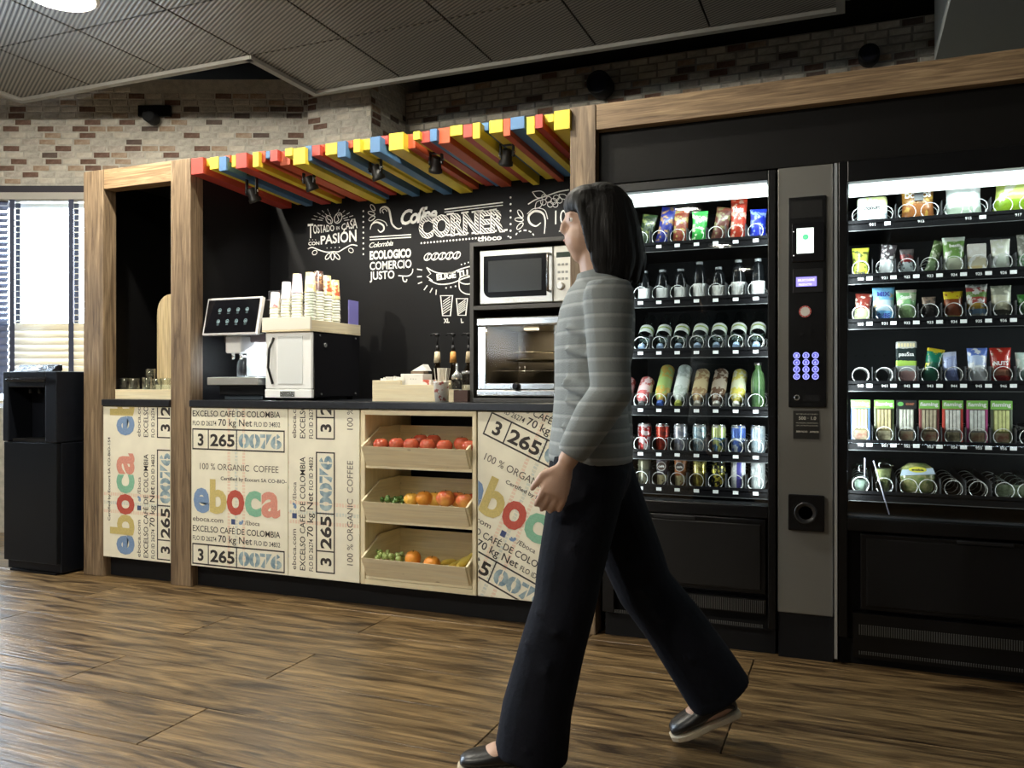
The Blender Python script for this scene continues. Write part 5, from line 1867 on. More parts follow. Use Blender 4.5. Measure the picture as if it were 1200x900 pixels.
def can(label, x, z, m, txt=None, h=.115, r=.0285, group=None, lid=True):
    t = prod('drink_can', 'can', label, x, z, group=group, y=TY + .052)
    put(MB().lathe([(r * .8, 0), (r * .98, .008), (r, .014), (r, h - .014), (r * .86, h - .003)], (0, 0, 0), 22), 'can_body', m, t)
    put(MB().lathe([(r * .88, h - .004), (r * .88, h), (r * .80, h), (r * .78, h - .004), (.001, h - .004)], (0, 0, 0), 22), 'lid', mat('can_lid', (.75, .76, .78), .2, 1.0), t, fix=True)
    if txt: 
        q = MB(); body, col = txt
        write(q, body, -.005, .018, .011, .078, -r - .0006, R(90), bold=.03)
        o = q.build('lettering', col, None); o.parent = t
    return t


def bottle(label, x, z, body, capm, lab=None, h=.215, r=.031, tilt=0.0, group=None, y=None, flip=False, roll=0.0, labz=(.40, .66), neck=.30):
    t = prod('drink_bottle', 'bottle', label, x, z, y=y or TY + .05, tilt=tilt, group=group, roll=roll)
    z1 = h * (1 - neck)
    prof = [(r * .8, 0), (r * .97, .006), (r, .014), (r * .97, z1 * .33), (r, z1 * .4), (r, z1), (r * .80, h * .80), (r * .42, h * .90), (r * .40, h * .93)]
    cp_ = [(r * .48, h * .925), (r * .50, h * .93), (r * .50, h * .99), (r * .44, h)]
    if flip:
        prof = [(a, h - b) for a, b in reversed(prof)]
        cp_ = [(a, h - b) for a, b in reversed(cp_)]
    put(MB().lathe(prof, (0, 0, 0), 20), 'bottle_body', body, t, fix=True)
    put(MB().lathe(cp_, (0, 0, 0), 14), 'cap', capm, t, fix=True)
    if lab:
        a, b = labz
        if flip: a, b = 1 - b, 1 - a
        put(MB().lathe([(r * 1.012, h * a), (r * 1.012, h * b)], (0, 0, 0), 20, cap=False), 'label', lab, t)
    return t


# ================================================================ first machine: snacks and drinks
v1 = thing('vending_machine', (-.61, 3.5, 0), 'black glass-fronted vending machine with cold drinks, right of the middle oak post', 'vending machine')
GX0, GX1, GZ0, GZ1 = -.880, -.292, .555, 1.768
machine(v1, -.930, -.262, 1.806, GX0, GX1, GZ0, GZ1)
q = MB().box(-.905, -.300, 3.222, 3.262, .225, .505); q.build('delivery_flap_frame', M_vb, v1, bev=.004)
MB().box(-.885, -.318, 3.216, 3.2218, .24, .485).build('delivery_flap', mat('flap_grey_black', (0.009, 0.0085, 0.008), .36, spec=.3), v1, bev=.004)
MB().box(-.72, -.56, 3.210, 3.216, .488, .503).build('flap_handle', M_dplas, v1, bev=.002)
q = MB().box(-.72, -.30, 3.222, 3.26, .150, .205); q.build('vent_panel', M_vb, v1)
q = MB()
for i in range(58): q.box(-.715 + i * .0071, -.7125 + i * .0071, 3.217, 3.2218, .155, .200)
for i in range(80): q.box(-.90 + i * .0074, -.8965 + i * .0074, 3.217, 3.2218, .100, .112)
q.build('vent_slots', mat('vent_grey', (.07, .07, .068), .4), v1)['kind'] = 'stuff'
q = MB().box(-.925, -.268, 3.25, 3.80, .0, .09); q.build('plinth', M_black, v1)
l_ = MB(); l_.prism([(3.266, GZ1 + .006), (3.30, GZ1 + .006), (3.34, GZ1 - .0), (3.35, GZ1 - .030), (3.345, GZ1 - .034), (3.30, GZ1 - .012), (3.266, GZ1 - .012)], GX0 + .01, GX1 - .01, 'YZ')
l_.build('light_strip', M_led, v1, fix=True)
area('machine_light', ((GX0 + GX1) / 2, 3.278, GZ1 - .014), ((GX0 + GX1) / 2, 3.40, 1.0), GX1 - GX0 - .06, .014, 1.3, (.86, 1.0, .98))
for gx_, s_ in ((GX0 + .012, 1), (GX1 - .012, -1)):
    area('machine_side_light', (gx_, 3.285, 1.13), (gx_ + s_ * .35, 3.48, 1.13), .02, 1.1, 2.4, (.9, 1.0, 1.0))
C1 = [PX(px, TY) for px in (728, 750, 771.5, 793, 815.5, 838, 861.5, 885)]
Z1 = [1.580, 1.355, 1.150, .918, .740, .600]
for r_, z in enumerate(Z1):
    shelf(v1, GX0, GX1, z, C1, None, [x + .002 for x in C1])

# row 1: bags
def mk(n, stops, nc=None, am=0.0, sc=30, **k):
    g = lambda c: tuple(x ** 1.45 for x in c)
    return print_mat(n, [(p, g(c)) for p, c in stops], g(nc) if nc else None, am * .6, sc, **k)


R1 = [('bag_charcoal', (.04, .05, .05), (.25, .28, .28), .13, 'dark grey crisp bag at the left end of the top drinks-machine shelf'),
      ('bag_forest', (.05, .08, .04), (.22, .24, .10), .14, 'dark green patterned bag leaning on the top shelf, second from the left'),
      ('bag_blue', (.04, .06, .30), (.45, .30, .16), .165, 'tall dark blue snack bag on the top shelf'),
      ('bag_harvest', (.32, .10, .06), (.45, .38, .16), .145, 'red and brown snack bag left of the bright green one'),
      ('bag_green', (.10, .50, .14), (.75, .80, .62), .135, 'bright green snack bag on the top shelf'),
      ('bag_maroon', (.20, .08, .06), (.30, .28, .16), .145, 'dark maroon bag between the green and the tall red bag'),
      ('bag_red', (.55, .10, .05), (.80, .55, .45), .175, 'tall red bag of nuts with white lettering on the top shelf'),
      ('bag_royal', (.04, .08, .50), (.35, .45, .70), .125, 'royal blue bag at the right end of the top shelf')]
for i, (n, a, b, h, lab) in enumerate(R1):
    tx = [('Nuts', .036, .125, .020, WHT)] if n == 'bag_red' else [('SNACK', .036, .08, .012, WHT)] if n == 'bag_green' else []
    tx = [('Nuts', .040, .125, .020, WHT)] if n == 'bag_red' else []
    bag(lab, C1[i] + .004, Z1[0], .064, h, mk(n, [(0, a), (.9, tuple(min(1, c * 1.5) for c in a))], b, .45, 55, coat=.4), tx, th=.032, roll=(.18 if i in (1, 2, 5) else 0.02))
# row 2: small dark bottles with white labels
M_dk = mat('dark_bottle', (.006, .007, .008), .12, spec=.35)
POS2 = ['at the left end', 'second from the left', 'third from the left', 'fourth from the left', 'fifth from the left', 'sixth from the left, shorter', 'seventh from the left', 'at the right end']
for i in range(8):
    h = .155 if i in (4, 6, 7) else .130
    bottle('small dark bottle with a white label, %s of the second shelf' % POS2[i], C1[i] + .004, Z1[1], M_dk, mat('smoke_cap', (.25, .27, .28), .3), mat('label_white', (.85, .87, .86), .5), h=h, r=.027, labz=(.06, .42), neck=.45, group='dark bottles with white labels on the second shelf')
# row 3: water bottles lying back
M_wlab = print_mat('water_label', [(0, (.78, .84, .80)), (.5, (.35, .50, .10)), (.7, (.80, .84, .80))], None, 0, 30)
M_wcap = mat('cap_pale_blue', (.40, .55, .78), .4)
for i in range(8):
    if i == 0:
        t = prod('snack_box', 'carton', 'small blue and white carton at the left end of the water bottle shelf', C1[0] + .006, Z1[2])
        put(MB().box(-.026, .026, -.01, .03, 0, .09), 'carton', print_mat('carton_blue', [(0, (.10, .14, .40)), (.6, (.5, .6, .8))], (.7, .75, .85), .3, 50), t)
        continue
    bottle('clear water bottle with a blue cap, %s on the third drinks shelf' % (['', 'second', 'third', 'fourth', 'fifth', 'sixth', 'seventh', 'last'][i] + (' from the left' if i < 7 else ' at the right')),
           C1[i] + .0, Z1[2] + .012, M_prodglass, M_wcap, M_wlab, h=.215, r=.030, tilt=-R(52), flip=True, labz=(.40, .62), y=TY + .012, group='water bottles on the third shelf')
# row 4: soft drinks lying back
R4 = [((.30, .06, .05), (.5, .3, .3), (.1, .1, .1), 'dark red drink bottle at the left end of the fourth shelf', .15),
      ((.50, .12, .12), (.75, .55, .55), (.12, .12, .12), 'pink-red drink bottle, second from the left on the fourth shelf', .15),
      ((.62, .42, .10), (.40, .55, .18), (.10, .20, .65), 'orange soda bottle with a blue cap lying on the fourth shelf', .225),
      ((.60, .68, .62), (.82, .88, .84), (.65, .75, .15), 'clear bottle with a lime green cap beside the orange soda', .225),
      ((.38, .24, .12), (.62, .50, .28), (.80, .78, .70), 'golden coffee drink bottle with a white cap on the fourth shelf', .20),
      ((.14, .08, .05), (.45, .38, .30), (.84, .84, .80), 'dark chocolate drink bottle with a white cap on the fourth shelf', .20),
      ((.66, .58, .12), (.72, .74, .50), (.82, .82, .72), 'yellow drink bottle with a pale cap on the fourth shelf', .195)]
for i, (a, b, c_, lab, h) in enumerate(R4):
    m = print_mat('soft_%d' % i, [(0, a), (.35, b), (.6, a)], b, .35, 60, rough=.2)
    bottle(lab, C1[i], Z1[3] + .012, m, mat('cap_soft_%d' % i, c_, .4), None, h=h, r=.030, tilt=-R(48), flip=True, y=TY + .012)
t = prod('drink_bottle', 'bottle', 'dark green glass bottle at the right end of the fourth shelf', C1[7] + .004, Z1[3], y=TY + .05)
put(MB().lathe([(.024, 0), (.027, .01), (.027, .11), (.022, .14), (.012, .155), (.012, .175)], (0, 0, 0), 20), 'bottle_body', mat('bottle_green', (.03, .07, .03), .08, nscale=20, col2=(.10, .18, .07)), t)
put(MB().lathe([(.014, .172), (.014, .182)], (0, 0, 0), 14), 'cap', mat('cap_silver', (.7, .7, .7), .3, 1.0), t)
# row 5: cans
R5 = [((.10, .03, .03), (.3, .3, .3), 'very dark can at the left end of the fifth shelf'), ((.30, .02, .02), (.6, .5, .5), 'dark red can, second from the left on the fifth shelf'),
      ((.42, .04, .02), (.20, .03, .02), 'red can left of the silver ones on the fifth shelf'), ((.55, .56, .60), (.30, .32, .40), 'silver grey can next to the red can on the fifth shelf'),
      ((.30, .42, .50), (.60, .70, .74), 'pale steel blue can on the fifth shelf'), ((.12, .28, .50), (.66, .74, .30), 'blue can with a lime green top band on the fifth shelf'),
      ((.62, .70, .78), (.10, .18, .55), 'white and royal blue can, second from the right on the fifth shelf'), ((.60, .68, .72), (.45, .55, .62), 'light silver can at the right end of the fifth shelf')]
for i, (a, b, lab) in enumerate(R5):
    can(lab, C1[i] + .004, Z1[4], print_mat('can_a%d' % i, [(0, a), (.55, b if i in (5, 6) else a), (.9, (.7, .72, .74))], b, .35, 45, rough=.22, metal=.5))
R6 = [((.04, .04, .04), (.1, .1, .1), 'black can at the left end of the bottom drinks shelf'), ((.07, .07, .05), (.16, .15, .10), 'dark olive can on the bottom drinks shelf')]
for i, (a, b, lab) in enumerate(R6):
    can(lab, C1[i] + .004, Z1[5], print_mat('can_b%d' % i, [(0, a), (.7, b)], b, .3, 45, rough=.25, metal=.4), h=.11)
for i, (a, lab, s_) in enumerate([((.10, .08, .10), 'dark coffee cup pack with a round emblem on the bottom shelf', 0), ((.45, .16, .05), 'orange-brown coffee cup pack with a round emblem on the bottom shelf', 1)]):
    t = prod('coffee_pack', 'coffee pack', lab, C1[2 + i] + .004, Z1[5], y=TY + .045, tilt=-.1)
    put(MB().lathe([(.022, 0), (.026, .09), (.029, .115), (.029, .119)], (0, 0, 0), 20), 'cup_wall', print_mat('coffee_pack_%d' % i, [(0, (.80, .72, .42)), (.35, a), (.9, (.5, .3, .2))], a, .2, 40), t)
    q = MB(); q.disc(0, .078, .019, .019, -.0300, 20); o = q.build('emblem', mat('emblem_grey', (.62, .60, .56), .4), None); o.parent = t
    q = MB(); q.disc(0, .078, .016, .016, -.0306, 20); o = q.build('emblem_field', mat('emblem_brown', (.08, .05, .04), .4), None); o.parent = t
    ptext(t, 'café', .024, .078, .009, WHT, -.0312)
can('gold can standing on the bottom drinks shelf', C1[4] + .004, Z1[5], print_mat('can_gold', [(0, (.50, .42, .08)), (.5, (.66, .58, .20))], (.30, .24, .05), .3, 45, rough=.2, metal=.7))
can('yellow and black can on the bottom drinks shelf', C1[5] + .004, Z1[5], print_mat('can_bee', [(0, (.68, .60, .08)), (.5, (.70, .64, .12))], (.04, .04, .03), .55, 70, rough=.25, metal=.4), h=.105)
can('white can with a violet stripe and upright lettering on the bottom drinks shelf', C1[6] + .004, Z1[5], print_mat('can_violet', [(0, (.72, .74, .78)), (.44, (.10, .09, .38)), (.76, (.74, .76, .80))], None, 0, 5, rough=.25, axis=0), ('AMBAR', WHT))
can('plain silver white can at the right end of the bottom drinks shelf', C1[7] + .004, Z1[5], print_mat('can_plain', [(0, (.66, .70, .70)), (.8, (.74, .76, .76))], (.5, .56, .56), .2, 45, rough=.25, metal=.4))

# ================================================================ payment column
pc_ = thing('payment_column', (-.16, 3.5, 0), 'grey metal payment column between the two vending machines', 'payment terminal')
MB().box(-.258, -.066, 3.222, 3.84, .166, 1.808).build('column_front', mat('column_grey', (0.195, 0.19, 0.172), .42, .35, noise=.06, nscale=3), pc_, bev=.004)
MB().box(-.256, -.066, 3.230, 3.84, .0, .164).build('plinth', M_black, pc_)
MB().box(-.062, -.052, 3.212, 3.25, .02, 1.806).build('edge_highlight', mat('edge_highlight_steel', (.62, .66, .70), .3, .7), pc_)  # pale steel strip standing in for the bright highlight along the machine edge
kx0_, kx1_ = PX(924, 3.215), PX(968, 3.215)
pnl = MB().box(kx0_, kx1_, 3.213, 3.2215, .925, 1.694).build('terminal_panel', M_vb, pc_, bev=.002)


def cz(y): return PZ(945, y, 3.21)


MB().box(kx0_ + .008, kx1_ - .012, 3.2115, 3.2128, cz(256), cz(236)).build('blank_plate', mat('plate_black', (.018, .018, .018), .25), pnl)
rd = MB().box(PX(928, 3.21), PX(966, 3.21), 3.2045, 3.2128, cz(308), cz(262)).build('card_reader', M_dgloss, pc_, bev=.003)
MB().box(PX(933.5, 3.20), PX(953.5, 3.20), 3.2032, 3.2043, cz(298), cz(268.5)).build('reader_screen', mat('reader_lcd', (.8, .85, .82), .4, emit=(.90, 1.0, .95), es=1.1), rd)
q = MB(); q.disc(PX(944, 3.2), cz(279), .0105, .0105, 3.2026, 20); o = q.build('screen_mark', mat('mark_green', (.1, .6, .3), .5, emit=(.15, .75, .38), es=.7), rd)
q = MB(); write(q, '···', PX(941, 3.2), cz(280.5), .006, .012, 3.2022, bold=.03); q.build('screen_text', WHT, rd)
q = MB(); q.disc(PX(929.8, 3.2), cz(272), .002, .002, 3.2038); q.disc(PX(930, 3.2), cz(300), .0022, .0022, 3.2038); q.build('indicator', mat('indicator_white', (.8, .8, .8), .5, emit=(1, 1, 1), es=.6), rd)
dsp = MB().box(PX(929, 3.21), PX(965, 3.21), 3.2095, 3.2128, cz(344), cz(316)).build('display_bezel', M_dplas, pc_, bev=.002)
MB().box(PX(933, 3.21), PX(957, 3.21), 3.2078, 3.2093, cz(336.5), cz(325.5)).build('display', mat('lcd_violet', (.25, .22, .8), .4, emit=(.28, .24, .95), es=1.1), dsp)
q = MB(); write(q, 'SELECCIONE', PX(935, 3.21), cz(330.5), .008, .058, 3.2070, bold=.02); write(q, 'PRODUCTO', PX(936, 3.21), cz(335.5), .007, .045, 3.2070, bold=.02); q.build('display_text', mat('lcd_text', (.8, .8, 1), .5, emit=(.75, .72, 1), es=1.2), dsp)
bd = MB(); bd.cyl((PX(943.5, 3.212), 3.2085, cz(366)), .0215, .004, 'Y', 28); bd = bd.build('round_sticker', mat('sticker_red', (.55, .07, .06), .4), pc_)
q = MB(); q.disc(PX(943.5, 3.208), cz(366), .0165, .0165, 3.2078, 24); q.build('sticker_field', mat('sticker_white', (.75, .72, .66), .5), bd)
q = MB()
for a in range(12):
    aa = R(a * 30)
    q.disc(PX(943.5, 3.208) + .019 * math.cos(aa), cz(366) + .019 * math.sin(aa), .0012, .0012, 3.2079, 6)
q.build('sticker_dots', WHT, bd)
MB().cyl((PX(939, 3.21), 3.208, cz(392)), .006, .005, 'Y', 14).build('key_lock', M_dplas, pnl)
MB().box(PX(949, 3.21), PX(950.5, 3.21), 3.2105, 3.2128, cz(399), cz(384)).build('coin_slot', M_black, pnl)
M_key = mat('key_ring_violet', (.15, .15, .5), .5, emit=(.30, .32, 1.0), es=1.6)
M_kc = mat('key_centre', (.10, .10, .35), .4, emit=(.10, .10, .45), es=.6)
for i in range(12):
    cx = PX(933.5 + (i % 3) * 11, 3.21); zz = cz(417.5 + (i // 3) * 8.2)
    k_ = MB().cyl((cx, 3.2095, zz), .0118, .0033, 'Y', 20).build('key', M_kc, pc_)
    q = MB()
    n = 20
    ro, ri = .0114, .0088
    nn = q.addv([(cx + ro * math.cos(2 * PI * a / n), 3.2088, zz + ro * math.sin(2 * PI * a / n)) for a in range(n)] + [(cx + ri * math.cos(2 * PI * a / n), 3.2088, zz + ri * math.sin(2 * PI * a / n)) for a in range(n)])
    q.addf([(nn + a, nn + (a + 1) % n, nn + n + (a + 1) % n, nn + n + a) for a in range(n)])
    write(q, '123456789C0>'[i], cx - .0035, zz - .005, .010, .007, 3.2086, bold=.03)
    q.build('key_print', M_key, k_)
q = MB(); q.lathe([(.010, 0), (.010, -.003), (.007, -.003), (.007, 0)], (PX(934, 3.21), 3.2128, cz(467)), 20, 'Y'); q.build('coin_return_ring', M_chrome, pnl, fix=True)
MB().box(PX(941, 3.21), PX(961, 3.21), 3.2108, 3.2128, cz(471.5), cz(464)).build('bill_slot', M_black, pnl)
pl_ = MB().box(PX(929.5, 3.22), PX(960, 3.22), 3.2195, 3.2218, cz(515.5), cz(482.5)).build('notice_plate', mat('notice_black', (.02, .019, .017), .4), pc_)
q = MB()
xl = PX(931, 3.22)
write(q, '500 · 1.0', PX(936, 3.22), cz(493), .012, .060, 3.2188, bold=.02)
write(q, 'NO DEVUELVE CAMBIO', PX(933, 3.22), cz(487), .004, .075, 3.2188)
for i, s_ in enumerate(('MONEDAS ADMITIDAS', 'LEA LAS INSTRUCCIONES')): write(q, s_, PX(933, 3.22), cz(497.5 + i * 3), .004, .075, 3.2188)
write(q, 'SERVICIO   AVISOS', PX(933, 3.22), cz(508), .006, .078, 3.2188, bold=.03)
q.build('lettering', mat('notice_text', (.6, .58, .5), .5), pl_)
cr2 = MB().box(PX(923.5, 3.21), PX(966, 3.21), 3.2075, 3.2215, cz(623.5), cz(581)).build('return_cup', M_vb, pc_, bev=.004)
q = MB(); q.lathe([(.040, 0), (.040, -.008), (.034, -.010), (.027, -.002), (.024, .0)], (PX(944, 3.2), 3.2073, cz(602)), 28, 'Y'); q.build('cup_rim', mat('rim_black', (.02, .02, .022), .2), cr2, fix=True)

# ================================================================ second machine
v2 = thing('vending_machine', (.40, 3.5, 0), 'black glass-fronted vending machine with snacks and sandwiches, right of the payment column', 'vending machine')
HX0, HX1, HZ0, HZ1 = -.018, .815, .530, 1.735
machine(v2, -.050, .860, 1.812, HX0, HX1, HZ0, HZ1)
MB().box(.025, .80, 3.222, 3.262, .205, .475).build('delivery_flap_frame', M_vb, v2, bev=.004)
MB().box(.045, .78, 3.216, 3.2218, .22, .46).build('delivery_flap', mat('flap_black', (.006, .006, .0065), .36, spec=.25), v2, bev=.004)
MB().box(.33, .50, 3.210, 3.216, .462, .474).build('flap_handle', M_dplas, v2, bev=.002)
MB().box(.0, .84, 3.222, 3.26, .03, .19).build('vent_panel', M_vb, v2)
q = MB()
for i in range(108):
    q.box(.02 + i * .0075, .0235 + i * .0075, 3.217, 3.2218, .115, .150)
    q.box(.02 + i * .0075, .0235 + i * .0075, 3.217, 3.2218, .045, .056)
q.build('vent_slots', mat('vent_grey', (.06, .06, .06), .4), v2)['kind'] = 'stuff'
MB().box(-.045, .855, 3.25, 3.8, .0, .09).build('plinth', M_black, v2)
l_ = MB(); l_.prism([(3.266, HZ1 + .006), (3.30, HZ1 + .006), (3.34, HZ1), (3.352, HZ1 - .026), (3.345, HZ1 - .030), (3.30, HZ1 - .012), (3.266, HZ1 - .012)], HX0 + .004, HX1 - .004, 'YZ')
l_.build('light_strip', M_led, v2, fix=True)
area('machine_light', ((HX0 + HX1) / 2, 3.278, HZ1 - .014), ((HX0 + HX1) / 2, 3.40, 1.0), HX1 - HX0 - .06, .014, 1.5, (.86, 1.0, .98))
area('machine_side_light', (HX0 + .012, 3.285, 1.13), (HX0 + .4, 3.48, 1.13), .02, 1.1, 4.8, (.9, 1.0, 1.0))
area('machine_side_light', (HX1 - .012, 3.285, 1.13), (HX1 - .4, 3.48, 1.13), .02, 1.1, 4.8, (.9, 1.0, 1.0))
C2 = [PX(px, TY) for px in (1008.5, 1036.5, 1063, 1090, 1118, 1147, 1176, 1207)]
stp = C2[1] - C2[0]
C2 += [C2[-1] + .078, C2[-1] + .156]
Z2 = [1.612, 1.414, 1.247, 1.018, .800, .612]
for r_, z in enumerate(Z2):
    base = 910 + r_ * 10
    chips = [x + .030 for x in C2]
    nums = [(x + .0, str(910 + 10 * r_ + i)) for i, x in enumerate(C2)]
    if r_ == 0:
        chips = [C2[1] + .010, C2[5] + .012, C2[7]]
        nums = [(C2[0] + .040, '911'), (C2[2] + .045, '913'), (C2[4] + .045, '915'), (C2[6] + .045, '917')]
        w_ = (0, 2, 4, 6, 8)
    elif r_ == 5: chips, nums, w_ = [], [], (2, 6)
    else: w_ = ()
    shelf(v2, HX0, HX1, z, C2 if r_ != 5 else [C2[0], C2[1], C2[2] + .006, C2[3] - .006, C2[4], C2[5], C2[6] + .005, C2[7] - .005, C2[8], C2[9]], nums, chips, w_)
PRN = mat('print_green', (.05, .25, .08), .5)
# row 1 (double lanes)
x12 = (C2[0] + C2[1]) / 2
t = prod('pastry_pack', 'snack pack', 'square pastry pack with a yellow-green label, left on the top snack shelf', x12 + .0, Z2[0], y=TY + .04, tilt=-.1)
put(MB().box(-.052, .052, -.014, .014, .0, .105), 'tray_pack', print_mat('pastry_pack', [(0, (.42, .48, .52)), (.48, (.62, .66, .60)), (.66, (.62, .70, .30))], (.70, .74, .70), .35, 40, rough=.2), t, bev=.012, seg=3)
ptext(t, 'donuts', .056, .062, .016, DRK, -.0150, bold=.03)
x34 = (C2[2] + C2[3]) / 2
t = bag('orange and brown tortilla chip bag with a black tag, top snack shelf', x34, Z2[0], .112, .135, mk('chips_orange', [(0, (.45, .22, .08)), (.45, (.42, .24, .07)), (.9, (.60, .46, .22))], (.62, .44, .14), .45, 30, coat=.5), [('DO   OS', .085, .092, .018, WHT)], th=.040)
o = MB().box(-.012, .018, -.0290, -.0265, .070, .125).build('price_tag', mat('tag_black', (.02, .02, .022), .3), None); o.parent = t
x56 = (C2[4] + C2[5]) / 2
bag('white and pale green bag with dark capital letters, top snack shelf', x56 - .004, Z2[0], .120, .150, mk('bag_white', [(0, (.60, .68, .58)), (.25, (.75, .80, .78)), (.9, (.84, .88, .86))], (.86, .88, .88), .5, 25, coat=.4), [('STIFFS', .075, .132, .013, DRK)], th=.042)
x78 = (C2[6] + C2[7]) / 2
bag('large lime green crisp bag at the right end of the top snack shelf', x78, Z2[0], .140, .140, mk('bag_lime', [(0, (.35, .50, .06)), (.35, (.55, .62, .22)), (.9, (.30, .50, .08))], (.74, .76, .64), .45, 22, coat=.4), [], th=.046, roll=.1)
# row 2
r2 = Z2[1]
bag('yellow nut bag at the left end of the second snack shelf', C2[0], r2, .060, .115, mk('nut_yellow', [(0, (.66, .66, .08)), (.22, (.45, .50, .14)), (.8, (.62, .66, .12))], (.16, .18, .05), .35, 60, coat=.3), [('Nuez', .034, .018, .011, DRK)], th=.026)
bag('black and white snack bar with a red edge, second snack shelf', C2[1] + .004, r2, .054, .122, mk('bar_bw', [(0, (.72, .74, .74)), (.5, (.14, .12, .13))], (.80, .80, .80), .45, 80, coat=.3), [], cat='snack bar', name='snack_bar', th=.022, roll=.12)
bag('small red, silver and black bar, third on the second snack shelf', C2[2] + .002, r2, .048, .100, mk('bar_red', [(0, (.55, .60, .60)), (.5, (.30, .04, .04)), (.8, (.20, .18, .18))], (.10, .09, .10), .3, 70, coat=.3), [], cat='snack bar', name='snack_bar', th=.022)
bag('slim leaning green pack on the second snack shelf', C2[3] - .002, r2, .036, .130, mk('slim_green', [(0, (.30, .40, .24)), (.4, (.22, .32, .14))], (.62, .66, .54), .35, 70, coat=.3), [], cat='snack bar', name='snack_bar', th=.018, roll=.30)
bag('green and white pouch with a dark oval logo on the second snack shelf', C2[4] + .004, r2, .074, .135, mk('pouch_gw', [(0, (.60, .62, .50)), (.4, (.28, .45, .16)), (.88, (.74, .80, .74))], (.78, .80, .74), .35, 28, coat=.3), [('best', .030, .100, .012, WHT)], th=.032)
t = prod('biscuit_pack', 'snack pack', 'flat white and tan biscuit pack on the second snack shelf', C2[5], r2, y=TY + .04, tilt=-.08)
put(MB().box(-.030, .030, -.010, .010, 0, .105), 'pack', print_mat('biscuit', [(0, (.66, .50, .24)), (.22, (.62, .56, .40)), (.55, (.78, .76, .70))], (.85, .84, .80), .3, 40), t, bev=.002)
bag('shiny white wrapped pack, seventh on the second snack shelf', C2[6] - .002, r2, .062, .118, mk('white_shiny', [(0, (.72, .76, .68)), (.5, (.80, .82, .72))], (.88, .88, .86), .5, 40, coat=.5), [], th=.030)
bag('dark pack cut by the right picture edge on the second snack shelf', C2[7], r2, .062, .130, mk('edge_pack', [(0, (.30, .45, .28)), (.4, (.35, .36, .32))], (.62, .62, .58), .4, 50, coat=.4), [], th=.030)
# row 3
r3 = Z2[2]
bag('white and dark red snack pouch at the left end of the third snack shelf', C2[0] + .004, r3, .060, .110, mk('wr_pouch', [(0, (.50, .52, .36)), (.45, (.30, .08, .06))], (.70, .70, .62), .35, 50, coat=.3), [], th=.028, roll=.08)
bag('light blue bag of nut mix with dark blue lettering on the third snack shelf', C2[1] - .002, r3, .078, .130, mk('mix_blue', [(0, (.25, .50, .72)), (.3, (.62, .74, .80)), (.62, (.30, .55, .74))], (.66, .50, .30), .12, 26, coat=.3), [('MIX', .044, .102, .017, NAV), ('CUBE', .044, .020, .017, NAV)], th=.030)
bag('pale green snack bag beside the blue nut mix on the third snack shelf', C2[2] + .0, r3, .070, .118, mk('pale_green', [(0, (.42, .58, .34)), (.5, (.36, .62, .34)), (.9, (.72, .66, .60))], (.70, .80, .60), .45, 28, coat=.3), [('Snack', .040, .088, .012, WHT)], th=.028)
bag('tiny dark brown pack, fourth on the third snack shelf', C2[3], r3, .046, .088, mk('tiny_brown', [(0, (.08, .07, .07)), (.7, (.42, .34, .28))], (.22, .20, .18), .3, 70, coat=.3), [], th=.022)
bag('brown chocolate bag with a yellow top band on the third snack shelf', C2[4] + .002, r3, .064, .105, mk('choc_yellow', [(0, (.70, .66, .34)), (.14, (.36, .12, .04)), (.72, (.70, .60, .06))], (.46, .18, .08), .3, 34, coat=.3), [], th=.028)
bag('clear bag of coloured round sweets on the third snack shelf', C2[5], r3, .070, .128, mk('sweets', [(0, (.52, .56, .56)), (.14, (.30, .44, .60)), (.28, (.66, .50, .14)), (.44, (.48, .12, .10)), (.62, (.25, .38, .14)), (.78, (.45, .12, .12)), (.9, (.4, .42, .4))], (.74, .74, .72), .45, 50, coat=.4), [], th=.030)
bag('black bag with a large pale biscuit print on the third snack shelf', C2[6], r3, .066, .120, mk('white_biscuit', [(0, (.16, .17, .15)), (.25, (.74, .74, .60)), (.7, (.50, .52, .44))], (.80, .80, .70), .4, 30, coat=.4), [], th=.030)
bag('dark green bag cut by the right edge of the picture on the third snack shelf', C2[7], r3, .060, .085, mk('edge_green', [(0, (.06, .22, .06)), (.5, (.10, .30, .08))], (.2, .4, .2), .3, 50, coat=.4), [], th=.026)
# row 4
r4 = Z2[3]
t = prod('breadstick_pack', 'snack pack', 'clear pack of breadsticks with a black label and green wave on the fourth snack shelf', C2[2], r4, y=TY + .040, tilt=-.04)
put(MB().box(-.035, .035, -.012, .012, 0, .155), 'pack', print_mat('bread_pack', [(0, (.32, .20, .19)), (.28, (.34, .38, .38)), (.42, (.35, .55, .10)), (.54, (.02, .03, .03)), (.83, (.45, .46, .44))], None, 0, 30, rough=.15, coat=.5), t, bev=.005)
ptext(t, 'pauSsa', .050, .108, .014, WHT, -.0126, bold=.02)
q = MB()
for i in range(6): q.box(-.028 + i * .0098, -.021 + i * .0098, -.0132, -.0122, .134, .148)
o = q.build('breadstick', mat('bread_tan', (.72, .62, .38), .6), None); o.parent = t
bag('teal bag with yellow corner, leaning on the fourth snack shelf', C2[3] + .002, r4, .058, .130, mk('teal_yellow', [(0, (.05, .20, .14)), (.6, (.03, .28, .20)), (.9, (.70, .60, .08))], (.62, .58, .10), .22, 30, coat=.4), [], th=.032, roll=.18)
bag('small lilac-blue twisted bag on the fourth snack shelf', C2[4] - .002, r4, .052, .115, mk('lilac_bag', [(0, (.34, .40, .66)), (.4, (.50, .56, .78)), (.85, (.62, .66, .80))], (.20, .22, .34), .25, 40, coat=.4), [], th=.030, roll=-.10)
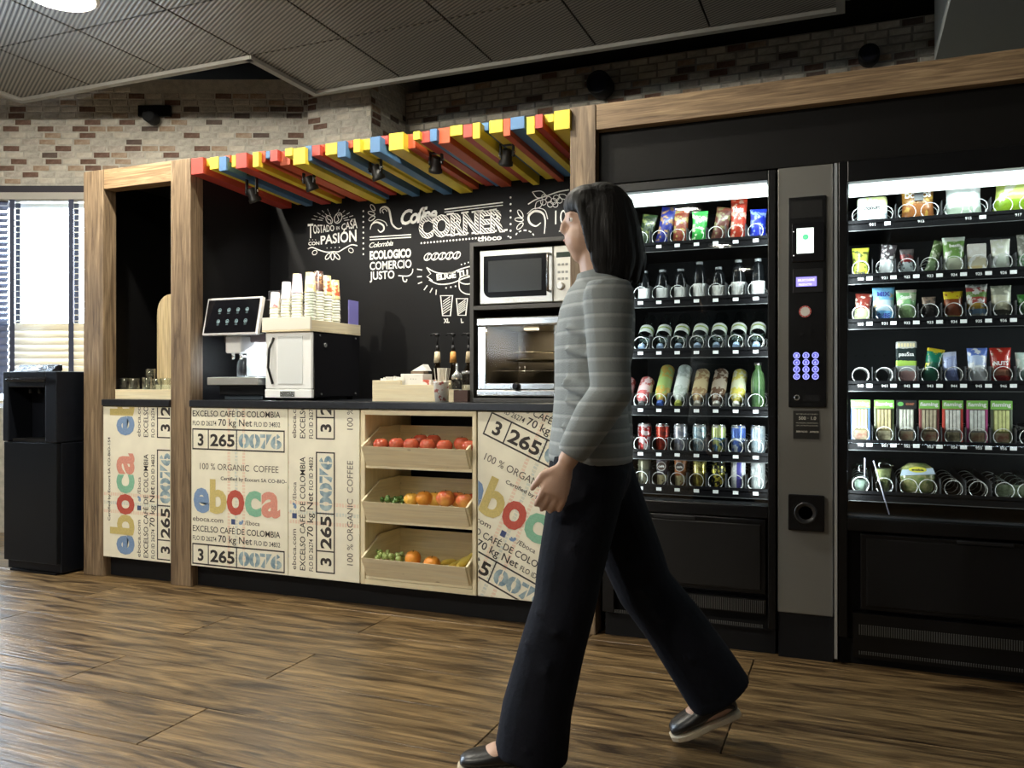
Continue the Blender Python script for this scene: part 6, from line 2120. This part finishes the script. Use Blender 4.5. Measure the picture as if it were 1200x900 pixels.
bag('blue and white bag with a flared top on the fourth snack shelf', C2[5] + .002, r4, .066, .128, mk('blue_white', [(0, (.80, .84, .88)), (.5, (.55, .64, .82)), (.78, (.22, .32, .68))], (.84, .86, .88), .4, 30, coat=.4), [], th=.032)
bag('red bag with a green badge and white lettering on the fourth snack shelf', C2[6] - .002, r4, .068, .128, mk('red_nut', [(0, (.42, .05, .04)), (.2, (.50, .30, .22)), (.36, (.46, .06, .04))], (.74, .58, .48), .2, 30, coat=.4), [('NUTS', .046, .070, .014, WHT)], th=.032)
bag('pale mint bag cut by the right edge of the picture on the fourth snack shelf', C2[7] - .006, r4, .060, .110, mk('mint_bag', [(0, (.30, .40, .36)), (.4, (.60, .70, .66))], (.74, .80, .76), .4, 40, coat=.4), [], th=.030)
# row 5 sandwiches
r5 = Z2[4]
SW = [((.10, .16, .30), (.62, .54, .30), 'sandwich pack with blue edges at the left end of the sandwich shelf'), ((.10, .12, .06), (.50, .42, .22), 'dark sandwich pack with a green top, second on the sandwich shelf'),
      ((.03, .03, .03), (.72, .72, .62), 'black sandwich pack with a small green badge, third on the sandwich shelf'), ((.30, .10, .10), (.52, .44, .30), 'sandwich pack with reddish edges, fourth on the sandwich shelf'),
      ((.60, .08, .06), (.80, .78, .72), 'sandwich pack with red edges and white filling, fifth on the sandwich shelf'), ((.45, .08, .22), (.70, .72, .68), 'sandwich pack with magenta edges, sixth on the sandwich shelf'),
      ((.12, .14, .10), (.70, .72, .30), 'sandwich pack with a bright green top and egg filling, seventh on the sandwich shelf')]
for i, (ed, fill, lab) in enumerate(SW):
    t = prod('sandwich_pack', 'sandwich', lab, C2[i] + .0, r5, y=TY + .030, tilt=-.05)
    put(MB().box(-.034, .034, -.008, .035, 0, .157), 'pack', mat('sw_edge_%d' % i, ed, .25), t, bev=.004)
    top = (.03, .03, .03) if i == 2 else (.22, .50, .10)
    put(MB().box(-.0335, .0335, -.0095, -.008, .126, .156), 'top_label', mat('sw_top_%d' % i, top, .35), t)
    put(MB().box(-.025, .025, -.0095, -.008, .006, .124), 'window', mat('sw_film_%d' % i, tuple(c * .3 for c in fill), .2), t)
    q = MB()
    for k in range(4): q.box(-.022 + k * .0118, -.0125 + k * .0118, -.0125, -.0095, .048, .121)
    put(q, 'bread_slice', mat('sw_bread_%d' % i, fill, .6, nscale=60, col2=tuple(c * .75 for c in fill)), t, bev=.002)
    q = MB()
    q.box(-.022, .022, -.0115, -.0095, .010, .042)
    put(q, 'filling', mat('sw_fill_%d' % (i % 3), [(.20, .08, .05), (.12, .10, .06), (.22, .12, .08)][i % 3], .4, nscale=50, col2=(.30, .28, .18)), t, bev=.001)
    if i == 2:
        q = MB(); q.disc(-.020, .142, .010, .008, -.0100, 16); put(q, 'badge', mat('badge_green', (.15, .45, .12), .4), t)
        ptext(t, 'GOURMET', .028, .142, .008, mat('print_rust', (.45, .15, .08), .5), -.0102).location.x = .012
    else:
        ptext(t, 'ñaming', .058, .143, .014, WHT, -.0102, bold=.03)
# row 6
r6 = Z2[5]
M_film = glass('film', (.72, .78, .76), 2.4, .08)
t = prod('dessert_cup', 'cup', 'clear plastic dessert cup at the left end of the bottom snack shelf', C2[0], r6, y=TY + .045)
put(MB().lathe([(.022, 0), (.034, .085), (.036, .088)], (0, 0, 0), 20), 'cup_wall', M_film, t)
put(MB().lathe([(.020, .003), (.027, .045)], (0, 0, 0), 16), 'contents', mat('dessert', (.40, .48, .42), .5, nscale=40, col2=(.62, .66, .58)), t)
put(MB().lathe([(.037, .088), (.038, .092), (.030, .104), (.010, .108)], (0, 0, 0), 20), 'lid', M_film, t)
t = prod('salad_cup', 'cup', 'tall clear cup of pasta salad with a spoon, second on the bottom snack shelf', C2[1] - .002, r6, y=TY + .045)
put(MB().lathe([(.022, 0), (.031, .095), (.034, .098)], (0, 0, 0), 20), 'cup_wall', M_film, t)
put(MB().lathe([(.020, .003), (.029, .088)], (0, 0, 0), 16), 'contents', mat('pasta_salad', (.55, .50, .22), .5, nscale=55, col2=(.22, .26, .12)), t)
put(MB().lathe([(.035, .098), (.036, .103), (.030, .122), (.012, .128)], (0, 0, 0), 20), 'lid', M_film, t)
xs_ = (C2[2] + C2[3]) / 2
t = prod('salad_bowl', 'salad', 'oval salad bowl with a pale blue and yellow label on the bottom snack shelf', xs_, r6, y=TY + .050, tilt=-.15)
put(MB().lathe([(.030, 0), (.052, .012), (.060, .055), (.054, .095), (.030, .112)], (0, 0, 0), 26), 'bowl', mat('salad_mix', (.42, .40, .18), .35, nscale=60, col2=(.14, .22, .07), coat=.6), t).scale = (1, .55, 1)
q = MB(); q.prism([(-.058, .062), (.058, .072), (.050, .094), (-.052, .084)], -.0335, -.0325); put(q, 'label_band', mat('band_blue', (.50, .62, .74), .4), t, fix=True)
q = MB(); q.disc(.0, .086, .030, .010, -.0342, 20); put(q, 'label_oval', mat('oval_yellow', (.72, .68, .08), .4), t)
ptext(t, 'ensalada', .040, .086, .008, DRK, -.0348)
xt_ = (C2[6] + C2[7]) / 2
t = prod('meal_tray', 'meal tray', 'clear black-lidded food tray at the right end of the bottom snack shelf', xt_, r6, y=TY + .05)
put(MB().box(-.060, .060, -.02, .03, 0, .085), 'lid', M_film, t, bev=.008)
put(MB().box(-.056, .056, -.012, .026, .003, .045), 'food', mat('tray_food', (.55, .58, .42), .5, nscale=45, col2=(.16, .20, .10)), t, bev=.006)
# two loose plastic rods leaning inside the glass
for pa, pb_, lab in (((1023.5, 541), (1042, 604), 'long thin clear plastic strip hanging down in front of the bottom snack shelf'), ((1013.5, 538), (1013.5, 560), 'short vertical plastic strip above the salad cup')):
    a_, b2 = P(pa[0], pa[1], 3.30), P(pb_[0], pb_[1], 3.28)
    o = MB().tube([(0, 0, 0), b2 - a_], .0022, 6).build('plastic_strip', mat('strip_lilac', (.50, .50, .62), .3), None)
    o.location = a_
    tag(o, lab, 'strip')
# ================================================================ the walker, passing from right to left
pd = 2.25
PR = (690 - 600) / 974.0 * pd
loc = L2W(PR, pd, 0)
man = thing('person', loc, 'person with dark bobbed hair, grey striped sweater and wide dark trousers, walking left', 'person', rz=TH)


# local frame: -x is the walking direction, y away from the camera, z up
def loft(mb, rings_, n=16):
    """rings_: (center, rx, ry[, tilt axis dir]) ellipses stacked along the path"""
    out = []
    N = len(rings_)
    for i, rg_ in enumerate(rings_):
        c = Vector(rg_[0]); rx, ry = rg_[1], rg_[2]
        a = Vector(rings_[max(i - 1, 0)][0]); b = Vector(rings_[min(i + 1, N - 1)][0])
        t = (b - a).normalized()
        Y = Vector((0, 1, 0))
        y = (Y - t * Y.dot(t)).normalized()
        x = y.cross(t).normalized()
        out.append([c + x * rx * math.cos(2 * PI * j / n) + y * ry * math.sin(2 * PI * j / n) for j in range(n)])
    mb.ring(out, True, True)


def ball(mb, c, rx, ry, rz):
    mb.ell(c, rx, ry, rz, 16, 10)


def solid(mb, name, m, vox, smooth=6, parent=man, fac=0.5):
    o = mb.build(name, m, None, fix=True)
    r = o.modifiers.new('remesh', 'REMESH'); r.mode = 'VOXEL'; r.voxel_size = vox; r.use_smooth_shade = True
    s_ = o.modifiers.new('smooth', 'SMOOTH'); s_.iterations = smooth; s_.factor = fac
    dg = bpy.context.evaluated_depsgraph_get()
    me = bpy.data.meshes.new_from_object(o.evaluated_get(dg))
    o.modifiers.clear()
    old = o.data; o.data = me; bpy.data.meshes.remove(old)
    me.materials.clear(); me.materials.append(m)
    me.polygons.foreach_set('use_smooth', [True] * len(me.polygons))
    o.parent = parent
    return o


# joints
HIPL, HIPR = Vector((.00, -.085, .80)), Vector((.02, .085, .80))
KNL, KNR = Vector((-.075, -.09, .44)), Vector((.165, .085, .44))
ANL, ANR = Vector((-.165, -.085, .075)), Vector((.375, .085, .135))
SHL, SHR = Vector((.035, -.165, 1.235)), Vector((.045, .165, 1.235))
ELL, ELR = Vector((.030, -.210, .99)), Vector((.085, .205, 1.00))
WRL, WRR = Vector((-.075, -.205, .815)), Vector((.115, .21, .79))
M_skin = mat('skin', (.52, .33, .24), .5, noise=.08, nscale=12)
b = MB()
# trunk
loft(b, [((0, 0, .74), .080, .12), ((.005, 0, .80), .092, .140), ((.005, 0, .90), .085, .130), ((.005, 0, 1.0), .085, .125), ((.015, 0, 1.12), .10, .145), ((.025, 0, 1.21), .092, .16), ((.032, 0, 1.27), .065, .11), ((.03, 0, 1.30), .05, .055), ((.018, 0, 1.36), .048, .05), ((.012, 0, 1.40), .05, .052)])
for H, K, A in ((HIPL, KNL, ANL), (HIPR, KNR, ANR)):
    loft(b, [(H + Vector((0, 0, .01)), .068, .062), (H.lerp(K, .3), .070, .066), (H.lerp(K, .8), .058, .055), (K, .052, .05), (K.lerp(A, .3) + Vector((.012, 0, 0)), .052, .05), (K.lerp(A, .8), .034, .034), (A, .032, .032)])
for H, K, A in ((SHL, ELL, WRL), (SHR, ELR, WRR)):
    loft(b, [(H + Vector((0, 0, .02)), .045, .045), (H.lerp(K, .3), .046, .044), (H.lerp(K, .85), .037, .036), (K, .036, .035), (K.lerp(A, .35), .036, .034), (K.lerp(A, .9), .025, .022), (A, .024, .021)])
# feet inside the shoes
for A, to, hl in ((ANL, Vector((-.30, -.085, .035)), Vector((-.135, -.085, .035))), (ANR, Vector((.26, .085, .045)), Vector((.40, .085, .10)))):
    loft(b, [(hl, .025, .028), (A * .5 + hl * .5, .035, .033), ((A * .35 + to * .65), .026, .040), (to, .015, .034)])
    ball(b, A, .034, .034, .036)
# head (faces -x), slightly lowered
HP = Vector((.02, 0, 1.36))
HM = Matrix.Translation(HP + Vector((.012, 0, .004))) @ Matrix.Scale(.90, 4) @ Matrix.Translation(-HP)


def MBH():
    q = MB(); q.M = HM
    return q


b.M = HM
hc = Vector((.000, 0, 1.448))
ball(b, hc + Vector((.012, 0, .012)), .092, .074, .098)
ball(b, hc + Vector((-.030, 0, -.045)), .058, .056, .062)
ball(b, hc + Vector((-.022, 0, .020)), .066, .062, .062)
loft(b, [(hc + Vector((-.025, 0, -.095)), .03, .03), (hc + Vector((-.048, 0, -.088)), .026, .026), (hc + Vector((-.062, 0, -.080)), .016, .018)])
# nose, lips, brow, cheeks
loft(b, [(hc + Vector((-.078, 0, .018)), .008, .008), (hc + Vector((-.092, 0, -.002)), .009, .010), (hc + Vector((-.096, 0, -.018)), .008, .0105), (hc + Vector((-.088, 0, -.026)), .008, .0125)])
ball(b, hc + Vector((-.082, 0, -.046)), .008, .022, .006)
ball(b, hc + Vector((-.080, 0, -.055)), .008, .019, .006)
for s_ in (-1, 1):
    ball(b, hc + Vector((-.070, s_ * .030, .024)), .012, .020, .007)
    ball(b, hc + Vector((.010, s_ * .076, -.008)), .018, .008, .028)
    ball(b, hc + Vector((-.006, s_ * .073, -.008)), .006, .006, .010)

b.M = None


def hand(mb, w, fdir, thumbdir, side, curl):
    """palm and five fingers; fdir points along the hand"""
    f = fdir.normalized(); n = Vector((0, side, 0)); n = (n - f * n.dot(f)).normalized()   # out of the palm's back
    a = f.cross(n).normalized()      # across the palm
    if a.dot(thumbdir) < 0: a = -a
    fr = [(w, .020, .015), (w + f * .03, .028, .014), (w + f * .065, .036, .013), (w + f * .085, .034, .011)]
    out = []
    for c, r1, r2 in fr:
        out.append([c + a * r1 * math.cos(2 * PI * j / 14) + n * r2 * math.sin(2 * PI * j / 14) for j in range(14)])
    mb.ring(out, True, True)
    for off, ln in ((.028, .066), (.010, .076), (-.009, .071), (-.027, .055)):
        p = w + f * .078 + a * off
        pts = [p]
        d = (f + a * off * 1.6).normalized()
        ang = 0
        for seg in (.45, .32, .23):
            ang += curl
            dd = (d * math.cos(ang) - n * math.sin(ang))
            pts.append(pts[-1] + dd * ln * seg)
        mb.tube(pts, [.0090, .0085, .0078, .0062], 10)
        ball(mb, pts[-1], .0062, .0062, .0062)
    p = w + f * .025 + a * .018
    d1 = (f * .75 + a * .8 - n * .2).normalized(); d2 = (f * 1.0 + a * .25 - n * .35).normalized()
    pts = [p, p + d1 * .034, p + d1 * .034 + d2 * .028, p + d1 * .034 + d2 * .05]
    mb.tube(pts, [.0125, .0105, .0092, .0072], 10)
    ball(mb, pts[-1], .0072, .0072, .0072)


hand(b, WRL, (WRL - ELL).normalized() + Vector((0, .1, -.5)), Vector((-1, 0, .5)), -1, .32)
hand(b, WRR, Vector((.02, 0, -1)), Vector((-1, 0, 0)), 1, .32)
body = solid(b, 'body', M_skin, .0046, 4)
# eyes and mouth
for s_ in (-1, 1):
    e_ = MBH().ell(hc + Vector((-.0655, s_ * .030, .008)), .0110, .0120, .0100, 14, 9); o = e_.build('eye', mat('eye_white', (.8, .78, .75), .2), None, fix=True); o.parent = man
    q = MBH().ell(hc + Vector((-.0750, s_ * .0305, .008)), .0025, .0055, .0055, 12, 6).build('iris', mat('iris_brown', (.06, .03, .015), .1), None, fix=True); q.parent = o
    q = MBH().tube([hc + Vector((-.080, s_ * .014, .030)), hc + Vector((-.0795, s_ * .030, .033)), hc + Vector((-.066, s_ * .050, .029))], [.002, .003, .0015], 6).build('eyebrow', mat('hair_black', (.006, .005, .0045), .6, spec=.25), None); q.parent = man
q = MBH(); q.tube([hc + Vector((-.080, -.019, -.0515)), hc + Vector((-.0895, 0, -.050)), hc + Vector((-.080, .019, -.0515))], [.002, .0035, .002], 6)
q = q.build('lips', mat('lips', (.36, .13, .11), .45), None); q.parent = man
# hair: cap and bob falling to the shoulders
M_hair = mat('hair_black', (.006, .005, .0045), .6, spec=.25)
hnt, hb_ = nodes(M_hair)
tc = hnt.nodes.new('ShaderNodeTexCoord'); mpn = hnt.nodes.new('ShaderNodeMapping'); mpn.inputs['Scale'].default_value = (120, 120, 5)
nn_ = hnt.nodes.new('ShaderNodeTexNoise'); nn_.inputs['Scale'].default_value = 1.0; bp = hnt.nodes.new('ShaderNodeBump'); bp.inputs['Strength'].default_value = .6; bp.inputs['Distance'].default_value = .004
hnt.links.new(tc.outputs['Object'], mpn.inputs[0]); hnt.links.new(mpn.outputs[0], nn_.inputs[0]); hnt.links.new(nn_.outputs['Fac'], bp.inputs['Height']); hnt.links.new(bp.outputs[0], hb_.inputs['Normal'])
h = MBH()
ball(h, hc + Vector((.024, 0, .026)), .098, .088, .100)
ball(h, hc + Vector((-.015, 0, .056)), .078, .078, .062)
for s_ in (-1, 1):
    loft(h, [(hc + Vector((.012, s_ * .060, .03)), .055, .026), (hc + Vector((.020, s_ * .074, -.04)), .052, .022), (hc + Vector((.030, s_ * .078, -.11)), .050, .022), (hc + Vector((.040, s_ * .070, -.165)), .040, .020), (hc + Vector((.045, s_ * .060, -.185)), .022, .014)])
    loft(h, [(hc + Vector((-.055, s_ * .030, .074)), .016, .026), (hc + Vector((-.046, s_ * .062, .044)), .016, .014), (hc + Vector((-.028, s_ * .078, -.02)), .018, .010), (hc + Vector((-.014, s_ * .082, -.09)), .016, .010)])
loft(h, [(hc + Vector((.062, 0, .03)), .05, .075), (hc + Vector((.078, 0, -.05)), .045, .078), (hc + Vector((.085, 0, -.12)), .042, .076), (hc + Vector((.080, 0, -.17)), .036, .066), (hc + Vector((.074, 0, -.195)), .020, .050)])
for i in range(26):
    rg2 = random.Random(i)
    a = R(rg2.uniform(-115, 115)); rx = .098; x0_, y0_ = .030 + rx * math.cos(a), .088 * math.sin(a)
    h.tube([hc + Vector((x0_ * .8, y0_ * .8, .07)), hc + Vector((x0_ * 1.02, y0_ * 1.04, -.02)), hc + Vector((x0_ * 1.08 + .01, y0_ * 1.02, -.11)), hc + Vector((x0_ * 1.0 + .012, y0_ * .92, -.175 + rg2.uniform(-.02, .015)))], [.012, .012, .011, .006], 8)
solid(h, 'hair', M_hair, .0055, 3)

# sweater with woven stripes
M_sw = bpy.data.materials.new('striped_knit')
snt, sb = nodes(M_sw)
tc = snt.nodes.new('ShaderNodeTexCoord'); sp = snt.nodes.new('ShaderNodeSeparateXYZ'); snt.links.new(tc.outputs['Object'], sp.inputs[0])
ms = snt.nodes.new('ShaderNodeMath'); ms.operation = 'MULTIPLY'; ms.inputs[1].default_value = 1 / .036; snt.links.new(sp.outputs[2], ms.inputs[0])
fr_ = snt.nodes.new('ShaderNodeMath'); fr_.operation = 'FRACT'; snt.links.new(ms.outputs[0], fr_.inputs[0])
rp = snt.nodes.new('ShaderNodeValToRGB'); rp.color_ramp.interpolation = 'LINEAR'
rp.color_ramp.elements[0].position = .0; rp.color_ramp.elements[0].color = (.19, .21, .21, 1)
rp.color_ramp.elements[1].position = 1.; rp.color_ramp.elements[1].color = (.19, .21, .21, 1)
for p_, c_ in ((.55, (.20, .22, .22, 1)), (.68, (.28, .30, .30, 1)), (.80, (.30, .32, .31, 1)), (.90, (.16, .18, .19, 1))):
    e_ = rp.color_ramp.elements.new(p_); e_.color = c_
snt.links.new(fr_.outputs[0], rp.inputs[0]); snt.links.new(rp.outputs[0], sb.inputs['Base Color']); sb.inputs['Roughness'].default_value = .9
wv = snt.nodes.new('ShaderNodeTexNoise'); wv.inputs['Scale'].default_value = 220; snt.links.new(tc.outputs['Object'], wv.inputs[0])
bp = snt.nodes.new('ShaderNodeBump'); bp.inputs['Strength'].default_value = .4; bp.inputs['Distance'].default_value = .003; snt.links.new(wv.outputs['Fac'], bp.inputs['Height']); snt.links.new(bp.outputs[0], sb.inputs['Normal'])
s = MB()
loft(s, [((.004, 0, .800), .112, .164), ((.004, 0, .83), .114, .168), ((.004, 0, .90), .104, .155), ((.004, 0, 1.0), .096, .145), ((.014, 0, 1.12), .108, .160), ((.022, 0, 1.20), .102, .174), ((.030, 0, 1.255), .088, .140), ((.030, 0, 1.295), .064, .082), ((.026, 0, 1.318), .060, .062)], 24)
for H, K, A in ((SHL, ELL, WRL), (SHR, ELR, WRR)):
    loft(s, [(H + Vector((0, 0, .035)), .052, .05), (H, .066, .056), (H.lerp(K, .3), .060, .055), (H.lerp(K, .7), .053, .050), (K + Vector((.006, 0, 0)), .054, .050), (K.lerp(A, .35), .052, .046), (K.lerp(A, .78), .042, .038), (K.lerp(A, .90), .036, .034)])
for i in range(9):    # folds at the waist and elbow
    rg2 = random.Random(60 + i)
    z_ = .86 + rg2.random() * .30
    s.tube([Vector((-.09, -.10, z_ + .02)), Vector((-.02, -.158, z_)), Vector((.07, -.13, z_ - .02 + rg2.uniform(-.02, .02)))], [.002, .009, .002], 8)
solid(s, 'sweater', M_sw, .0062, 5)
# hem and cuffs ribbing
# trousers
M_tr = mat('trouser_navy', (.007, .008, .013), .9, spec=.15, noise=.25, nscale=14, bump=.15, bscale=90)
t = MB()
loft(t, [((0, 0, .70), .09, .12), ((.002, 0, .76), .112, .158), ((.004, 0, .82), .110, .160), ((.004, 0, .88), .100, .146)], 22)
loft(t, [(HIPL + Vector((0, .01, .0)), .100, .088), (HIPL.lerp(KNL, .35), .094, .086), (HIPL.lerp(KNL, .8), .086, .080), (KNL + Vector((.004, 0, 0)), .082, .078), (KNL.lerp(ANL, .35), .086, .080), (KNL.lerp(ANL, .75), .092, .084), (ANL + Vector((.010, 0, -.005)), .096, .086), (ANL + Vector((.006, 0, -.035)), .097, .087)], 20)
loft(t, [(HIPR + Vector((0, -.01, .0)), .100, .088), (HIPR.lerp(KNR, .35), .094, .086), (HIPR.lerp(KNR, .8), .086, .080), (KNR, .082, .078), (KNR.lerp(ANR, .35) + Vector((.01, 0, 0)), .086, .080), (KNR.lerp(ANR, .75) + Vector((.008, 0, 0)), .092, .084), (ANR + Vector((.004, 0, .0)), .094, .086)], 20)
for i in range(16):
    rg2 = random.Random(90 + i)
    leg = (HIPL, KNL, ANL) if i % 2 == 0 else (HIPR, KNR, ANR)
    u = rg2.random()
    c_ = leg[0].lerp(leg[1], u) if i % 4 < 2 else leg[1].lerp(leg[2], u)
    sgn = -1 if i % 2 == 0 else -1
    t.tube([c_ + Vector((-.07, -.045, .05)), c_ + Vector((-.01, -.082, 0)), c_ + Vector((.06, -.055, -.05))], [.002, .009, .002], 8)
solid(t, 'trousers', M_tr, .0065, 5)


def shoe(an, toe, heel, tilt):
    L_ = (toe - heel)
    f = L_.normalized(); up = Vector((0, 0, 1)); up = (up - f * up.dot(f)).normalized(); sd = f.cross(up).normalized()
    ln = L_.length

    def ringat(u, w, hh, base=0.0, n=16):
        c = heel + f * ln * u
        out = []
        for j in range(n):
            a = 2 * PI * j / n
            out.append(c + sd * w * math.cos(a) + up * (base + hh / 2 + hh / 2 * math.sin(a)))
        return out
    q = MB()
    q.ring([ringat(-.02, .020, .045, .014), ringat(.03, .032, .075, .014), ringat(.2, .037, .082, .014), ringat(.38, .038, .068, .014), ringat(.6, .044, .050, .014), ringat(.8, .045, .042, .014), ringat(.94, .034, .034, .014), ringat(1.0, .018, .022, .014)], True, True)
    o = q.build('shoe', mat('shoe_black', (.012, .012, .013), .35), None, fix=True, subs=1); o.parent = man
    q = MB()
    poly = []
    for u, w in ((-.02, .022), (.05, .034), (.25, .038), (.45, .038), (.65, .046), (.82, .046), (.94, .036), (1.02, .016)): poly.append((u, w))
    full = [heel + f * ln * u + sd * w for u, w in poly] + [heel + f * ln * u - sd * w for u, w in reversed(poly)]
    q.ring([full, [p + up * .016 for p in full]], True, False)
    s2 = q.build('sole', mat('sole_beige', (.55, .47, .34), .6), None, fix=True, bev=.003); s2.parent = o


shoe(ANL, Vector((-.345, -.085, .004)), Vector((-.120, -.085, .004)), 0)
shoe(ANR, Vector((.245, .085, .012)), Vector((.43, .085, .085)), 0)

# ---- small repeated fittings: one object each
def split_islands(o):
    me = o.data
    bm = bmesh.new(); bm.from_mesh(me)
    seen, groups = set(), []
    bm.verts.ensure_lookup_table()
    for v in bm.verts:
        if v.index in seen: continue
        st_, g = [v], []
        seen.add(v.index)
        while st_:
            a = st_.pop(); g.append(a.index)
            for e in a.link_edges:
                b2 = e.other_vert(a)
                if b2.index not in seen: seen.add(b2.index); st_.append(b2)
        groups.append(set(g))
    bm.free()
    if len(groups) < 2 or len(groups) > 60: return
    co = [v.co[:] for v in me.vertices]
    for k, g in enumerate(groups):
        idx = sorted(g); mp_ = {a: i for i, a in enumerate(idx)}
        ps = [p for p in me.polygons if p.vertices[0] in g]
        nm = bpy.data.meshes.new(o.name)
        nm.from_pydata([co[i] for i in idx], [], [tuple(mp_[a] for a in p.vertices) for p in ps])
        nm.polygons.foreach_set('use_smooth', [p.use_smooth for p in ps])
        for m in me.materials: nm.materials.append(m)
        c = o if k == 0 else o.copy()
        c.data = nm
        if k: C.objects.link(c)


SPLIT = ('foot', 'spout', 'screw', 'tilt_knob', 'tap', 'indicator', 'breadstick', 'bread_slice', 'display_marks')
for o in list(S.objects):
    if o.type == 'MESH' and o.name.split('.')[0] in SPLIT:
        split_islands(o)
